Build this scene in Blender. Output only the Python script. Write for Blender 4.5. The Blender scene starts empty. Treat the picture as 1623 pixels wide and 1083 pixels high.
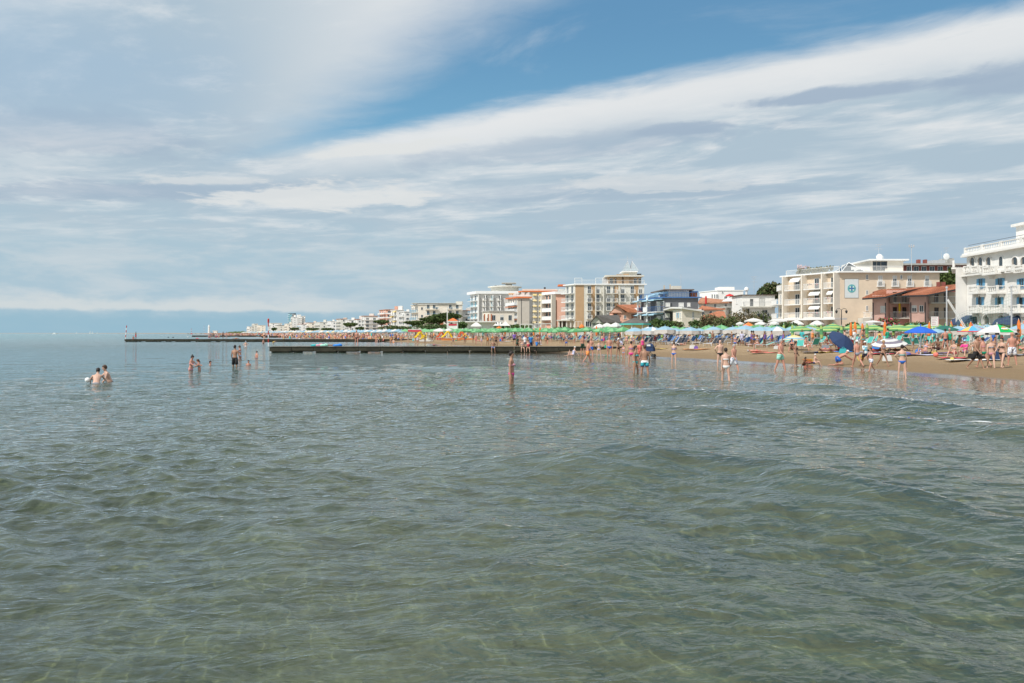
import bpy, math, random
import numpy as np
from mathutils import Vector, Matrix
R = math.radians
random.seed(7); rng = np.random.default_rng(7)
scene = bpy.context.scene
COL = scene.collection

# ------------------------------------------------------------ camera
CAM_H = 2.15; FPX = 1262.0; CX = 811.5; HY = 528.0
cd = bpy.data.cameras.new('camera'); cam = bpy.data.objects.new('camera', cd); COL.objects.link(cam)
cam.location = (0, 0, CAM_H); cam.rotation_euler = (R(90), 0, 0)
cd.sensor_width = 36; cd.lens = 28.0; cd.shift_y = -13.5 / 1623
cd.clip_start = 0.1; cd.clip_end = 60000
scene.camera = cam
vs = scene.view_settings
vs.view_transform = 'Standard'; vs.look = 'None'; vs.exposure = 0.12; vs.gamma = 1; vs.use_curve_mapping = False

# ------------------------------------------------------------ sun direction
SUN_AZ = math.atan2(-0.74, -0.62); SUN_EL = R(49)
sx, sy = math.sin(SUN_AZ) * math.cos(SUN_EL), math.cos(SUN_AZ) * math.cos(SUN_EL)
SUN = Vector((sx, sy, math.sin(SUN_EL)))
ld = bpy.data.lights.new('sun', 'SUN'); ld.energy = 3.9; ld.angle = R(0.55); ld.color = (1.0, 0.96, 0.90)
sun = bpy.data.objects.new('sun', ld); COL.objects.link(sun)
sun.rotation_euler = SUN.to_track_quat('Z', 'Y').to_euler(); sun.location = (0, 0, 60)

# ------------------------------------------------------------ node expression helper
class NT:
    def __init__(s, tree): s.t = tree; s.n = tree.nodes; s.l = tree.links
    def node(s, typ, **kw):
        n = s.n.new(typ)
        for k, v in kw.items(): setattr(n, k, v)
        return n
    def put(s, sock, v):
        if isinstance(v, X): s.l.new(v.s, sock)
        elif v is not None: sock.default_value = v
    def m(s, op, a, b=None, c=None):
        n = s.node('ShaderNodeMath', operation=op)
        s.put(n.inputs[0], a)
        if b is not None: s.put(n.inputs[1], b)
        if c is not None: s.put(n.inputs[2], c)
        return X(s, n.outputs[0])
    def vec(s, x, y, z=0.0):
        n = s.node('ShaderNodeCombineXYZ')
        for i, v in enumerate((x, y, z)): s.put(n.inputs[i], v)
        return X(s, n.outputs[0])
    def noise(s, v, scale=1, detail=4, rough=0.5, dist=0.0, col=False):
        n = s.node('ShaderNodeTexNoise'); s.put(n.inputs['Vector'], v)
        s.put(n.inputs['Scale'], scale); n.inputs['Detail'].default_value = detail
        n.inputs['Roughness'].default_value = rough; n.inputs['Distortion'].default_value = dist
        return X(s, n.outputs['Color' if col else 'Fac'])
    def mix(s, f, a, b):
        n = s.node('ShaderNodeMix', data_type='RGBA'); s.put(n.inputs[0], f)
        for i, v in ((6, a), (7, b)):
            if not isinstance(v, X): v = (*v, 1) if len(v) == 3 else v
            s.put(n.inputs[i], v)
        return X(s, n.outputs[2])
    def ss(s, v, a, b):      # smoothstep from a to b
        n = s.node('ShaderNodeMapRange', interpolation_type='SMOOTHSTEP'); s.put(n.inputs[0], v)
        s.put(n.inputs[1], a); s.put(n.inputs[2], b)
        return X(s, n.outputs[0])
class X:
    def __init__(s, nt, sock): s.nt = nt; s.s = sock
    def __add__(s, o): return s.nt.m('ADD', s, o)
    __radd__ = __add__
    def __sub__(s, o): return s.nt.m('SUBTRACT', s, o)
    def __rsub__(s, o): return s.nt.m('SUBTRACT', o, s)
    def __mul__(s, o): return s.nt.m('MULTIPLY', s, o)
    __rmul__ = __mul__
    def __truediv__(s, o): return s.nt.m('DIVIDE', s, o)
    def __rtruediv__(s, o): return s.nt.m('DIVIDE', o, s)
    def clamp(s):
        n = s.nt.node('ShaderNodeClamp'); s.nt.put(n.inputs[0], s); return X(s.nt, n.outputs[0])

# ------------------------------------------------------------ world: Nishita sky under a painted-by-direction cloud deck
world = bpy.data.worlds.new('World'); scene.world = world; world.use_nodes = True
wt = world.node_tree; wt.nodes.clear(); W = NT(wt)
wout = W.node('ShaderNodeOutputWorld'); bg = W.node('ShaderNodeBackground'); bg.inputs[1].default_value = 0.1
wt.links.new(bg.outputs[0], wout.inputs[0])
sky = W.node('ShaderNodeTexSky', sky_type='NISHITA'); sky.sun_disc = False
sky.sun_elevation = SUN_EL; sky.sun_rotation = SUN_AZ; sky.altitude = 0; sky.air_density = 1.0; sky.dust_density = 0.6; sky.ozone_density = 1.6
tc = W.node('ShaderNodeTexCoord'); sp = W.node('ShaderNodeSeparateXYZ'); wt.links.new(tc.outputs['Generated'], sp.inputs[0])
dx, dy, dz = (X(W, sp.outputs[i]) for i in range(3))
hyp = W.m('SQRT', dx * dx + dy * dy)
el = dz / W.m('MAXIMUM', hyp, 0.001)                       # tangent of elevation
az = W.m('ARCTAN2', dx, dy)
zc = W.m('MAXIMUM', dz, 0.012)
px_, py_ = dx / zc, dy / zc                                 # a flat cloud layer seen in perspective
Pxy = W.vec(px_, py_)
# streak coordinates: along and across the edge of the bright band
ux, uy = 0.825, -0.566
al = px_ * ux + py_ * uy; ac = px_ * (-uy) + py_ * ux       # ac grows away from the zenith
AC = 1.25 * (-uy) * -1 + 4.4 * ux + 0.04
wisp = W.noise(W.vec(al * 0.85, ac * 1.25), 1.25, 11, 0.60, 0.45)
big = W.noise(W.vec(al * 0.5, ac * 0.9), 0.9, 5, 0.55)
fine = W.noise(W.vec(al * 1.3, ac * 1.9), 3.2, 10, 0.62, 0.5)
bn = W.noise(W.vec(px_ * 1.2, py_ * 0.9 + 7.0), 1.9, 9, 0.62, 0.3)
acn = ac + (wisp - 0.5) * 0.42 + (fine - 0.5) * 0.16
d2 = AC - acn                                               # >0 : on the blue side of the lower edge
# left edge of the wedge: line from the apex towards (0.04, 2.39)
n1x, n1y = 0.842, 0.540
d1 = px_ * n1x + py_ * n1y - (-1.25 * n1x + 4.4 * n1y) + (wisp - 0.5) * 0.45 + (fine - 0.5) * 0.15
clear = W.ss(d2, -0.10, 0.22) * W.ss(d1, -0.42, 0.22)
hole = clear * (1 - W.ss(wisp, 0.55, 0.85) * 0.45)
blue = W.mix(W.ss(el, 0.16, 0.42), (0.140, 0.405, 0.610), (0.065, 0.250, 0.460))
nis = W.node('ShaderNodeMix', data_type='RGBA'); nis.inputs[0].default_value = 0.85
sc_ = W.node('ShaderNodeVectorMath', operation='SCALE'); sc_.inputs['Scale'].default_value = 0.1
wt.links.new(sky.outputs[0], sc_.inputs[0]); wt.links.new(sc_.outputs[0], nis.inputs[6]); W.put(nis.inputs[7], blue)
skycol = X(W, nis.outputs[2])
# cloud brightness
grey = (0.395, 0.500, 0.585); white = (0.745, 0.755, 0.760); shade = (0.330, 0.420, 0.530); veil = (0.530, 0.605, 0.660)
band = W.ss(d2, -0.85, -0.12) * W.ss(az, -0.42, -0.05) * (1 - W.ss(fine + (wisp - 0.5), 0.62, 0.8) * 0.5)
c = W.mix(W.ss(big + (wisp - 0.5) * 0.9, 0.40, 0.64), grey, veil)
c = W.mix(W.ss(wisp + (fine - 0.5) * 0.45, 0.48, 0.78) * 0.7, c, white)
c = W.mix(band * 0.85, c, white)
def blob(cx, cy, rx, ry, rot, edge=0.4, nz=1.0):           # a patch of shaded cloud base in layer coordinates
    ca, sa = math.cos(rot), math.sin(rot)
    a = ((px_ - cx) * ca + (py_ - cy) * sa) / rx; b = ((py_ - cy) * ca - (px_ - cx) * sa) / ry
    q = W.m('SQRT', a * a + b * b) + (bn - 0.5) * nz * 2.6 + (fine - 0.5) * nz * 0.8
    return 1 - W.ss(q, 1 - edge, 1 + edge)
for (cx, cy, rx, ry, rot, k) in ((1.38, 3.34, 0.48, 0.10, -0.42, 0.9), (0.86, 3.88, 0.26, 0.11, -0.5, 0.75), (2.15, 3.05, 0.45, 0.22, -0.3, 0.8),
                                 (0.25, 4.3, 0.95, 0.28, -0.45, 0.45), (-2.2, 4.0, 0.7, 0.5, 0.0, 0.45), (-2.6, 5.6, 1.5, 0.35, -0.1, 0.6), (0.9, 5.6, 1.2, 0.45, -0.1, 0.35)):
    c = W.mix(blob(cx, cy, rx, ry, rot) * k, c, shade)
# small bright cumulus crests in the middle distance
for (cx, cy, rx, ry, rot, k) in ((-1.45, 5.9, 0.75, 0.55, -0.3, 0.85), (-0.70, 4.32, 0.5, 0.13, -0.45, 0.9), (0.95, 5.35, 0.6, 0.3, 0.0, 0.5), (-2.05, 5.25, 0.45, 0.2, 0, 0.6)):
    c = W.mix(blob(cx, cy, rx, ry, rot, 0.3, 1.3) * k, c, (0.69, 0.71, 0.71))
# upper left: thin veil with blue showing through
c = W.mix((1 - W.ss(px_ + (big - 0.5) * 1.6, -1.75, -0.9)) * (1 - W.ss(py_, 3.0, 4.4)) * 0.5, c, (0.31, 0.46, 0.62))
c = W.mix(hole * 0.93, c, skycol)
# towards the horizon: angular features
A = W.noise(W.vec(az * 9, el * 40), 1.0, 7, 0.6, 0.3); B = W.noise(W.vec(az * 30, el * 60), 1.0, 8, 0.6)
lowc = W.mix(W.ss(A, 0.38, 0.66), (0.385, 0.520, 0.605), (0.505, 0.590, 0.640))
lowc = W.mix(W.ss(az, -0.15, 0.35) * 0.6, lowc, (0.315, 0.445, 0.575))
c = W.mix(1 - W.ss(el + (A - 0.5) * 0.08, 0.075, 0.17), c, lowc)
strip = (1 - W.ss(el + (B - 0.5) * 0.018, 0.014, 0.036))     # blue air under the last cloud line
cum = W.ss(el + (B - 0.5) * 0.010, 0.0235, 0.0285) * (1 - W.ss(el + (B - 0.5) * 0.026, 0.031, 0.046)) * (1 - W.ss(az, -0.27, -0.12))
c = W.mix(strip * 0.85, c, W.mix(W.ss(az, -0.35, 0.1), (0.270, 0.450, 0.560), (0.320, 0.470, 0.580)))
c = W.mix(cum * 0.85, c, (0.60, 0.645, 0.655))
c = W.mix(1 - W.ss(dz, -0.004, 0.0), c, (0.20, 0.26, 0.28))
vm = W.node('ShaderNodeVectorMath', operation='SCALE'); vm.inputs['Scale'].default_value = 10.0
W.put(vm.inputs[0], c); wt.links.new(vm.outputs[0], bg.inputs[0])

# ============================================================ materials
MATS = {}
def mat(name, rgb, rough=0.7, var=0.12, scale=2.0, spec=0.4, metal=0.0, bump=0.0, alpha=None, sss=None):
    if name in MATS: return MATS[name]
    m = bpy.data.materials.new(name); m.use_nodes = True; t = m.node_tree; N = NT(t)
    b = t.nodes['Principled BSDF']
    b.inputs['Roughness'].default_value = rough; b.inputs['Specular IOR Level'].default_value = spec; b.inputs['Metallic'].default_value = metal
    if var > 0:
        g = N.node('ShaderNodeNewGeometry'); p = X(N, g.outputs['Position'])
        f = N.noise(p, scale, 5, 0.6)
        n2 = N.ss(f, 0.3, 0.7)
        lo = tuple(c * (1 - var) for c in rgb); hi = tuple(min(1, c * (1 + var)) for c in rgb)
        N.put(b.inputs['Base Color'], N.mix(n2, lo, hi))
        if bump:
            bn = N.node('ShaderNodeBump'); bn.inputs['Strength'].default_value = bump; N.put(bn.inputs['Height'], f)
            t.links.new(bn.outputs[0], b.inputs['Normal'])
    else: b.inputs['Base Color'].default_value = (*rgb, 1)
    MATS[name] = m
    return m

# ============================================================ pixel / ground helpers (photo pixel -> place in the world)
def ray(px, py): return ((px - CX) / FPX, (HY - py) / FPX)          # x and z per metre of distance
def at(px, Y): return (px - CX) / FPX * Y
def zat(py, Y): return CAM_H + (HY - py) / FPX * Y
CTRL = [(21, -3000), (21, -60), (20.6, 8), (20.6, 30), (19.8, 40), (16.9, 53), (12.9, 64.5), (5.4, 81), (-7.0, 122), (-45, 226), (-96, 345), (-176, 540), (-330, 900), (-560, 1450), (-900, 2200), (-2600, 4500), (-9000, 9000)]
def catmull(P, n):
    P = np.array(P, float); out = []
    for i in range(len(P) - 1):
        p0 = P[max(i - 1, 0)]; p1 = P[i]; p2 = P[i + 1]; p3 = P[min(i + 2, len(P) - 1)]
        L = np.linalg.norm(p2 - p1); m1 = (p2 - p0); m2 = (p3 - p1)
        m1 = m1 / (np.linalg.norm(m1) + 1e-9) * L; m2 = m2 / (np.linalg.norm(m2) + 1e-9) * L
        for t in np.linspace(0, 1, n, endpoint=False):
            h = (2*t**3-3*t**2+1, t**3-2*t**2+t, -2*t**3+3*t**2, t**3-t**2)
            out.append(h[0]*p1 + h[1]*m1 + h[2]*p2 + h[3]*m2)
    out.append(P[-1]); return np.array(out)
SHORE = catmull(CTRL, 7)
SA, SB = SHORE[:-1], SHORE[1:]; SD = SB - SA; SL2 = (SD**2).sum(1)
def sdist(x, y):                       # signed distance from the waterline, positive inland
    x = np.atleast_1d(np.asarray(x, float)); y = np.atleast_1d(np.asarray(y, float))
    out = np.empty(x.shape).ravel(); xf, yf = x.ravel(), y.ravel()
    for k in range(0, len(xf), 20000):
        P = np.stack([xf[k:k+20000], yf[k:k+20000]], 1)[:, None, :]
        t = np.clip(((P - SA) * SD).sum(2) / SL2, 0, 1)
        V = P - (SA + t[..., None] * SD); d = (V**2).sum(2); j = d.argmin(1); r = np.arange(len(j))
        cr = SD[j, 0] * V[r, j, 1] - SD[j, 1] * V[r, j, 0]
        out[k:k+20000] = np.sqrt(d[r, j]) * np.where(cr > 0, -1, 1)
    return out.reshape(x.shape)
PS = [-4000, -400, -120, -60, -36, -19, -10, -3, 0, 2.5, 5, 10, 16, 30, 60, 5000]
PZ = [-12, -6, -2.4, -1.3, -.86, -.46, -.27, -.10, 0, .14, .33, .56, .72, .85, 1.1, 1.3]
def ground_z(x, y): return np.interp(sdist(x, y), PS, PZ)
def gz(x, y): return float(ground_z([x], [y])[0])
def hit(px, py, wade=True):            # where the ray through a pixel meets the ground (or the water surface)
    lo, hi = 3.0, 4000.0
    Ys = np.geomspace(8, 4000, 1500); xs = (px - CX) / FPX * Ys; zr = CAM_H + (HY - py) / FPX * Ys
    g = ground_z(xs, Ys); g = np.maximum(g, 0) if wade else g
    k = int(np.argmax(zr <= g)); return float(xs[k]), float(Ys[k])

# ============================================================ generic mesh building
def mesh_np(name, V, F, mats, uv=None, mi=None, smooth=False):
    me = bpy.data.meshes.new(name)
    V = np.asarray(V, np.float32); F = np.asarray(F, np.int32)
    me.vertices.add(len(V)); me.vertices.foreach_set('co', V.ravel())
    me.loops.add(F.size); me.loops.foreach_set('vertex_index', F.ravel())
    me.polygons.add(len(F)); k = F.shape[1]
    me.polygons.foreach_set('loop_start', np.arange(0, F.size, k, dtype=np.int32))
    me.polygons.foreach_set('loop_total', np.full(len(F), k, np.int32))
    for m in mats: me.materials.append(m)
    if mi is not None: me.polygons.foreach_set('material_index', np.asarray(mi, np.int32))
    if smooth: me.polygons.foreach_set('use_smooth', np.ones(len(F), bool))
    me.update(calc_edges=True)
    return me
def link(name, me, parent=None, loc=(0, 0, 0), rz=0.0, **props):
    o = bpy.data.objects.new(name, me); COL.objects.link(o); o.location = loc
    if rz: o.rotation_euler = (0, 0, rz)
    if parent is not None: o.parent = parent
    for k, v in props.items():
        if v is not None: o[k] = v
    return o
def thing(name, label, category, loc=(0, 0, 0), rz=0.0, group=None, me=None):
    return link(name, me, None, loc, rz, label=label, category=category, group=group)
def grid_faces(nr, nc):
    i = np.arange((nr - 1) * (nc - 1)); r, c = i // (nc - 1), i % (nc - 1); a = r * nc + c
    return np.stack([a, a + 1, a + nc + 1, a + nc], 1)

# ============================================================ terrain: one sheet from sea bed to town, out to the horizon
ang = np.concatenate([np.linspace(-180, -40, 40, endpoint=False), np.linspace(-40, 40, 561), np.linspace(40, 180, 41)[1:]]) * math.pi / 180
rad = np.concatenate([[0.3], np.geomspace(2.0, 40000, 430)])
RR, AA = np.meshgrid(rad, ang, indexing='ij'); TX, TY = RR * np.sin(AA), RR * np.cos(AA)
S = sdist(TX, TY); TZ = np.interp(S, PS, PZ)
dry = np.clip((S - 1.5) / 4, 0, 1) * np.clip((70 - S) / 20, 0, 1)
TZ += dry * (0.055 * np.sin(TX * 1.7 + 1.3 * np.sin(TY * 0.9)) * np.sin(TY * 1.1 + np.sin(TX * 1.3)) + 0.05 * np.sin(TX * 0.31 + TY * 0.17))
TZ += np.where((S < -1) & (RR < 30), 0.022 * np.sin(TX * 6 + 2 * np.sin(TY * 2.1) + TY * 2.5), 0)      # sand ripples under water
g = bpy.data.materials.new('sand'); g.use_nodes = True; t = g.node_tree; N = NT(t); b = t.nodes['Principled BSDF']
ge = N.node('ShaderNodeNewGeometry'); pos = X(N, ge.outputs['Position']); at_ = N.node('ShaderNodeAttribute', attribute_name='shore'); sh = X(N, at_.outputs['Fac'])
n1 = N.noise(pos, 0.6, 6, 0.6); n2 = N.noise(pos, 7.0, 5, 0.65); n3 = N.noise(pos, 2.2, 4, 0.6)
shn = sh + (n1 - 0.5) * 1.2
wet = 1 - N.ss(shn, 1.2, 2.3); damp = 1 - N.ss(shn, 4.0, 9.0)
sand = N.mix(N.ss(n2 * 0.5 + n1 * 0.5, 0.38, 0.62), (0.270, 0.180, 0.095), (0.400, 0.285, 0.165))
dampc = N.mix(n3, (0.225, 0.150, 0.078), (0.290, 0.200, 0.108))
colr = N.mix(damp, sand, dampc); colr = N.mix(wet, colr, (0.135, 0.098, 0.066))
sea = 1 - N.ss(sh, -1.5, 0.0); colr = N.mix(sea, colr, N.mix(N.ss(n3, .35, .65), (0.19, 0.165, 0.105), (0.33, 0.285, 0.18)))
paved = N.ss(sh, 66, 67); colr = N.mix(paved, colr, N.mix(n1, (0.26, 0.25, 0.22), (0.33, 0.31, 0.28)))
N.put(b.inputs['Base Color'], colr); N.put(b.inputs['Roughness'], 0.92 - wet * 0.80); b.inputs['Specular IOR Level'].default_value = 0.45
bp = N.node('ShaderNodeBump'); bp.inputs['Distance'].default_value = 0.16; N.put(bp.inputs['Strength'], (1 - wet) * 1.0)
N.put(bp.inputs['Height'], N.noise(pos, 4.5, 6, 0.7) + n2 * 0.3); t.links.new(bp.outputs[0], b.inputs['Normal'])
nr, nc = TX.shape
me = mesh_np('beach', np.stack([TX, TY, TZ], 2).reshape(-1, 3), grid_faces(nr, nc), [g], smooth=True)
a_ = me.attributes.new('shore', 'FLOAT', 'POINT'); a_.data.foreach_set('value', S.ravel().astype(np.float32))
beach = link('beach', me, kind='structure'); beach.cycles.is_caustics_receiver = True

# ============================================================ sea: real displaced waves near the camera, fine ripples as bump
def wave_height(x, y, step, s):
    z = np.zeros_like(x)
    r = np.random.default_rng(11)
    damp_ = np.clip((-s - 2) / 24.0, 0.08, 1)                     # calm towards the shore
    for i in range(104):
        L = 0.13 * (1.053 ** i) if i < 74 else 0.30 * (1.05 ** (i - 50))
        th = r.normal(1.25, 0.62) if i % 3 else r.normal(0.35, 0.5)   # travelling mostly shoreward and away from the camera
        k = 2 * math.pi / L; kx, ky = k * math.cos(th), k * math.sin(th)
        amp = 0.0036 * L ** 0.92 * r.uniform(0.5, 1.3) * (1.5 if L < 0.35 else 1.85 if L < 0.8 else 1.3 if L < 1.4 else 0.6) * (1.0 if L < 2.2 else 0.55)
        keep = np.clip((L / step - 2.5) / 3, 0, 1)
        ph = kx * x + ky * y + r.uniform(0, 6.28) + 0.6 * np.sin(0.21 * x + 0.13 * y + i)
        sn = np.sin(ph); z += keep * amp * (sn - 0.30 * np.cos(2 * ph) * 0.8 + 0.09 * np.sin(3 * ph - 1.57) * -1)
    z *= (0.24 + 0.76 * damp_)
    z *= 0.8 + 0.5 * np.sin(0.33 * x + 0.21 * y + 1.5 * np.sin(0.12 * y)) * np.sin(0.19 * x - 0.31 * y)
    return z
RIDGES = [  # crest line of a swell (world x, y), height, width of the side facing the sea, width of the shore face
    ([(6.6, 3.0), (6.1, 5.2), (5.35, 8.05), (4.55, 9.6), (3.75, 11.9), (2.2, 12.7), (0.2, 13.6), (-2.2, 14.3), (-4.6, 15.6)], 0.42, 1.5, 0.34),
    ([(3.2, 3.0), (2.5, 5.0), (1.7, 6.6), (0.6, 8.0), (-1.2, 9.4), (-3.4, 10.6)], 0.10, 1.5, 0.6),
    ([(14.6, 12.0), (13.6, 16.0), (12.6, 19.3), (11.2, 21.8), (9.8, 24.3), (7.7, 26.3), (4.4, 28.5), (0.5, 31.5), (-3, 34)], 0.30, 1.0, 0.30),
    ([(12.6, 11.5), (11.6, 15.0), (10.6, 16.9), (8.9, 18.9), (7.2, 20.3), (4.6, 21.5), (1.0, 23.4)], 0.23, 1.0, 0.4),
    ([(17.3, 16.0), (16.5, 21.0), (15.2, 25.2), (13.0, 30.0), (11.0, 33.0), (8.2, 36)], 0.18, 0.8, 0.25),
    ([(18.6, 20.0), (18.0, 26.0), (16.5, 32.0), (14.5, 38.0), (11.0, 44), (7.0, 50), (2, 58)], 0.06, 0.55, 0.2),
    ([(9.6, 6.0), (9.2, 9.0), (8.3, 12.0), (6.8, 14.4), (4.9, 16.2)], 0.05, 0.8, 0.5),
    ([(3.0, 41.0), (0.0, 45), (-4.5, 50), (-9, 58)], 0.09, 0.9, 0.35), ([(8.6, 51.0), (6.2, 55), (3.2, 60), (0.6, 66), (-3, 78)], 0.09, 0.6, 0.2)]
def ridges(x, y):
    z = np.zeros_like(x); foam = np.zeros_like(x)
    wob = 0.16 * np.sin(2.1 * x + 1.3 * y) + 0.10 * np.sin(4.7 * x - 3.1 * y + 1) + 0.05 * np.sin(9.3 * x + 7.7 * y)
    for n, (pts, h, ws, wf) in enumerate(RIDGES):
        C = catmull(pts, 6); A_, B_ = C[:-1], C[1:]; D_ = B_ - A_; l2 = (D_**2).sum(1)
        lo = C.min(0) - 5; hi = C.max(0) + 5
        msk = (x > lo[0]) & (x < hi[0]) & (y > lo[1]) & (y < hi[1]); idx = np.nonzero(msk)[0]
        for k in range(0, len(idx), 60000):
            ii = idx[k:k+60000]; P = np.stack([x[ii], y[ii]], 1)[:, None, :]
            t = ((P - A_) * D_).sum(2) / l2; tc_ = np.clip(t, 0, 1)
            V = P - (A_ + tc_[..., None] * D_); d = (V**2).sum(2); j = d.argmin(1); r = np.arange(len(j))
            sgn = np.where(D_[j, 0] * V[r, j, 1] - D_[j, 1] * V[r, j, 0] > 0, 1, -1)      # +1 on the seaward (left) side
            u = (j + tc_[r, j]) / len(D_); dd = np.sqrt(d[r, j]) * sgn + wob[ii]
            env = np.clip(u / 0.22, 0, 1) * np.clip((1 - u) / 0.25, 0, 1); env = env * env * (3 - 2 * env)
            env = env * (0.82 + 0.3 * np.sin(u * 17 + n * 2) * np.sin(u * 7 + n)) * (1 - 0.75 * np.clip((u - 0.5) / 0.4, 0, 1) * (n == 0))
            prof = np.where(dd > 0, np.exp(-(np.abs(dd) / ws) ** 1.7), np.exp(-(dd / wf) ** 2))
            z[ii] += h * env * prof
            if n in (2, 3, 4, 5, 7, 8): foam[ii] = np.maximum(foam[ii], env * np.exp(-((dd + 0.10) / (0.10 if n != 5 else 0.07)) ** 2) * (h / 0.12))
    return z, foam
ang = np.concatenate([np.linspace(-180, -37, 60, endpoint=False), np.linspace(-37, 37, 760), np.linspace(37, 180, 61)[1:]]) * math.pi / 180
pys = np.concatenate([np.linspace(1290, 780, 420, endpoint=False), np.linspace(780, 545, 290, endpoint=False), np.geomspace(17, 0.065, 60) + HY])
rad = np.concatenate([[0.2, 1.2, 2.2], CAM_H * FPX / (pys - HY)])
RR, AA = np.meshgrid(rad, ang, indexing='ij'); x = (RR * np.sin(AA)).ravel(); y = (RR * np.cos(AA)).ravel()
SW = sdist(x, y)
st = np.gradient(rad); step = np.repeat(st, len(ang)); astep = np.tile(np.gradient(ang), len(rad)) * RR.ravel()
step = np.maximum(step * 0.8, astep)
z = np.zeros_like(x); near = (RR.ravel() < 300) & (SW < 3)
z[near] = wave_height(x[near], y[near], step[near], SW[near])
rz_, foam = np.zeros_like(x), np.zeros_like(x)
nn = np.nonzero((RR.ravel() < 90) & (SW < 1))[0]
a1, a2 = ridges(x[nn], y[nn]); fade = np.clip(-SW[nn] / 1.5, 0, 1); rz_[nn] = a1 * fade; foam[nn] = a2 * fade
z = z * (1 - 0.62 * np.clip(rz_ / 0.2, 0, 1)) + rz_
# thin swash lines where the water runs up the sand
sw = np.exp(-((SW - 0.35 + 0.25 * np.sin(y * 0.45) + 0.12 * np.sin(y * 1.7)) / 0.10) ** 2) * (0.5 + 0.5 * np.sin(y * 0.9 + 2 * np.sin(y * 0.23)))
foam = np.maximum(foam, sw * 0.8 * (RR.ravel() < 120))
z = np.where(SW > -1.5, z * np.clip(-SW / 1.5, 0, 1), z)
z += np.where((SW > -2.5) & (SW < 0.6), 0.012, 0)
z = np.where(SW > 0.75 + 0.3 * np.sin(y * 0.4), -0.6 * np.clip(SW - 0.75, 0, 5) - 0.02, z)     # the sheet dives under the sand
dep = np.clip(-np.interp(SW, PS, PZ) + z, 0, 20)
wm = bpy.data.materials.new('sea_water'); wm.use_nodes = True; t = wm.node_tree; t.nodes.clear(); N = NT(t)
o = N.node('ShaderNodeOutputMaterial'); ge = N.node('ShaderNodeNewGeometry'); pos = X(N, ge.outputs['Position'])
at_ = N.node('ShaderNodeAttribute', attribute_name='depth'); depth = X(N, at_.outputs['Fac'])
af = N.node('ShaderNodeAttribute', attribute_name='foam'); foamx = X(N, af.outputs['Fac'])
sp = N.node('ShaderNodeSeparateXYZ'); N.put(sp.inputs[0], pos); qx, qy = X(N, sp.outputs[0]), X(N, sp.outputs[1])
# crests run roughly along the shore normal's cross direction: stretch the ripple noise along them
rp = N.vec(qx * 0.80 + qy * 0.30, qy * 1.25 - qx * 0.30)
rid = lambda v: 1 - N.m('ABSOLUTE', v - 0.5) * 2.6
h1 = rid(N.noise(rp, 1.9, 3, 0.5, 0.6)); h2 = rid(N.noise(rp, 6.0, 3, 0.5, 0.6)); h3 = N.noise(rp, 0.55, 4, 0.55, 0.3); h4 = N.noise(rp, 24.0, 2, 0.5)
dist = N.m('SQRT', qx * qx + qy * qy)
farf = N.ss(dist, 18, 60)
hh = h1 * 0.034 * (0.60 + N.ss(dist, 8, 20) * 0.7) * (1 - N.ss(dist, 30, 80) * 0.5) + h2 * 0.0085 * 0.8 * (1 - N.ss(dist, 8, 22) * 0.75) + h3 * 0.26 * N.ss(dist, 10, 34) * (N.ss(depth, 0.05, 0.42) * 0.72 + 0.28) + N.noise(rp, 0.16, 3, 0.5) * 0.8 * N.ss(dist, 50, 160)
bp = N.node('ShaderNodeBump'); bp.inputs['Strength'].default_value = 1.0; bp.inputs['Distance'].default_value = 1.0; 
shal = 1 - N.ss(depth, 0.02, 0.22)
N.put(bp.inputs['Height'], hh * (1 - shal * 0.45) * (N.ss(depth, 0.08, 0.62) * 0.45 + 0.55)); nrm = bp.outputs[0]
fr = N.node('ShaderNodeFresnel'); fr.inputs['IOR'].default_value = 1.333; t.links.new(nrm, fr.inputs['Normal'])
gl = N.node('ShaderNodeBsdfGlossy'); N.put(gl.inputs['Roughness'], 0.008 + N.ss(dist, 25, 250) * 0.17); t.links.new(nrm, gl.inputs['Normal']); gl.inputs['Color'].default_value = (0.96, 0.98, 1, 1)
tr = N.node('ShaderNodeBsdfRefraction'); tr.inputs['IOR'].default_value = 1.333; tr.inputs['Roughness'].default_value = 0.0; N.put(tr.inputs['Color'], N.mix(N.ss(depth, 0.0, 0.5), (0.97, 0.98, 0.97), (0.72, 0.84, 0.74)))
df = N.node('ShaderNodeBsdfDiffuse')
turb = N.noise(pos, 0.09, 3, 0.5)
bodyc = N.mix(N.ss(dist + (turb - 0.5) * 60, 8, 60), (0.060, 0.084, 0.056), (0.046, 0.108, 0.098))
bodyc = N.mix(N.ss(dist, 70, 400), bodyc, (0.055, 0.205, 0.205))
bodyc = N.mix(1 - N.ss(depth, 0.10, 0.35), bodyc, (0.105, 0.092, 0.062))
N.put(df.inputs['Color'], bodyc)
lw = N.node('ShaderNodeLayerWeight'); lw.inputs[0].default_value = 0.5
cosv = N.m('MAXIMUM', 1 - X(N, lw.outputs['Facing']), 0.06)
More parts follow.
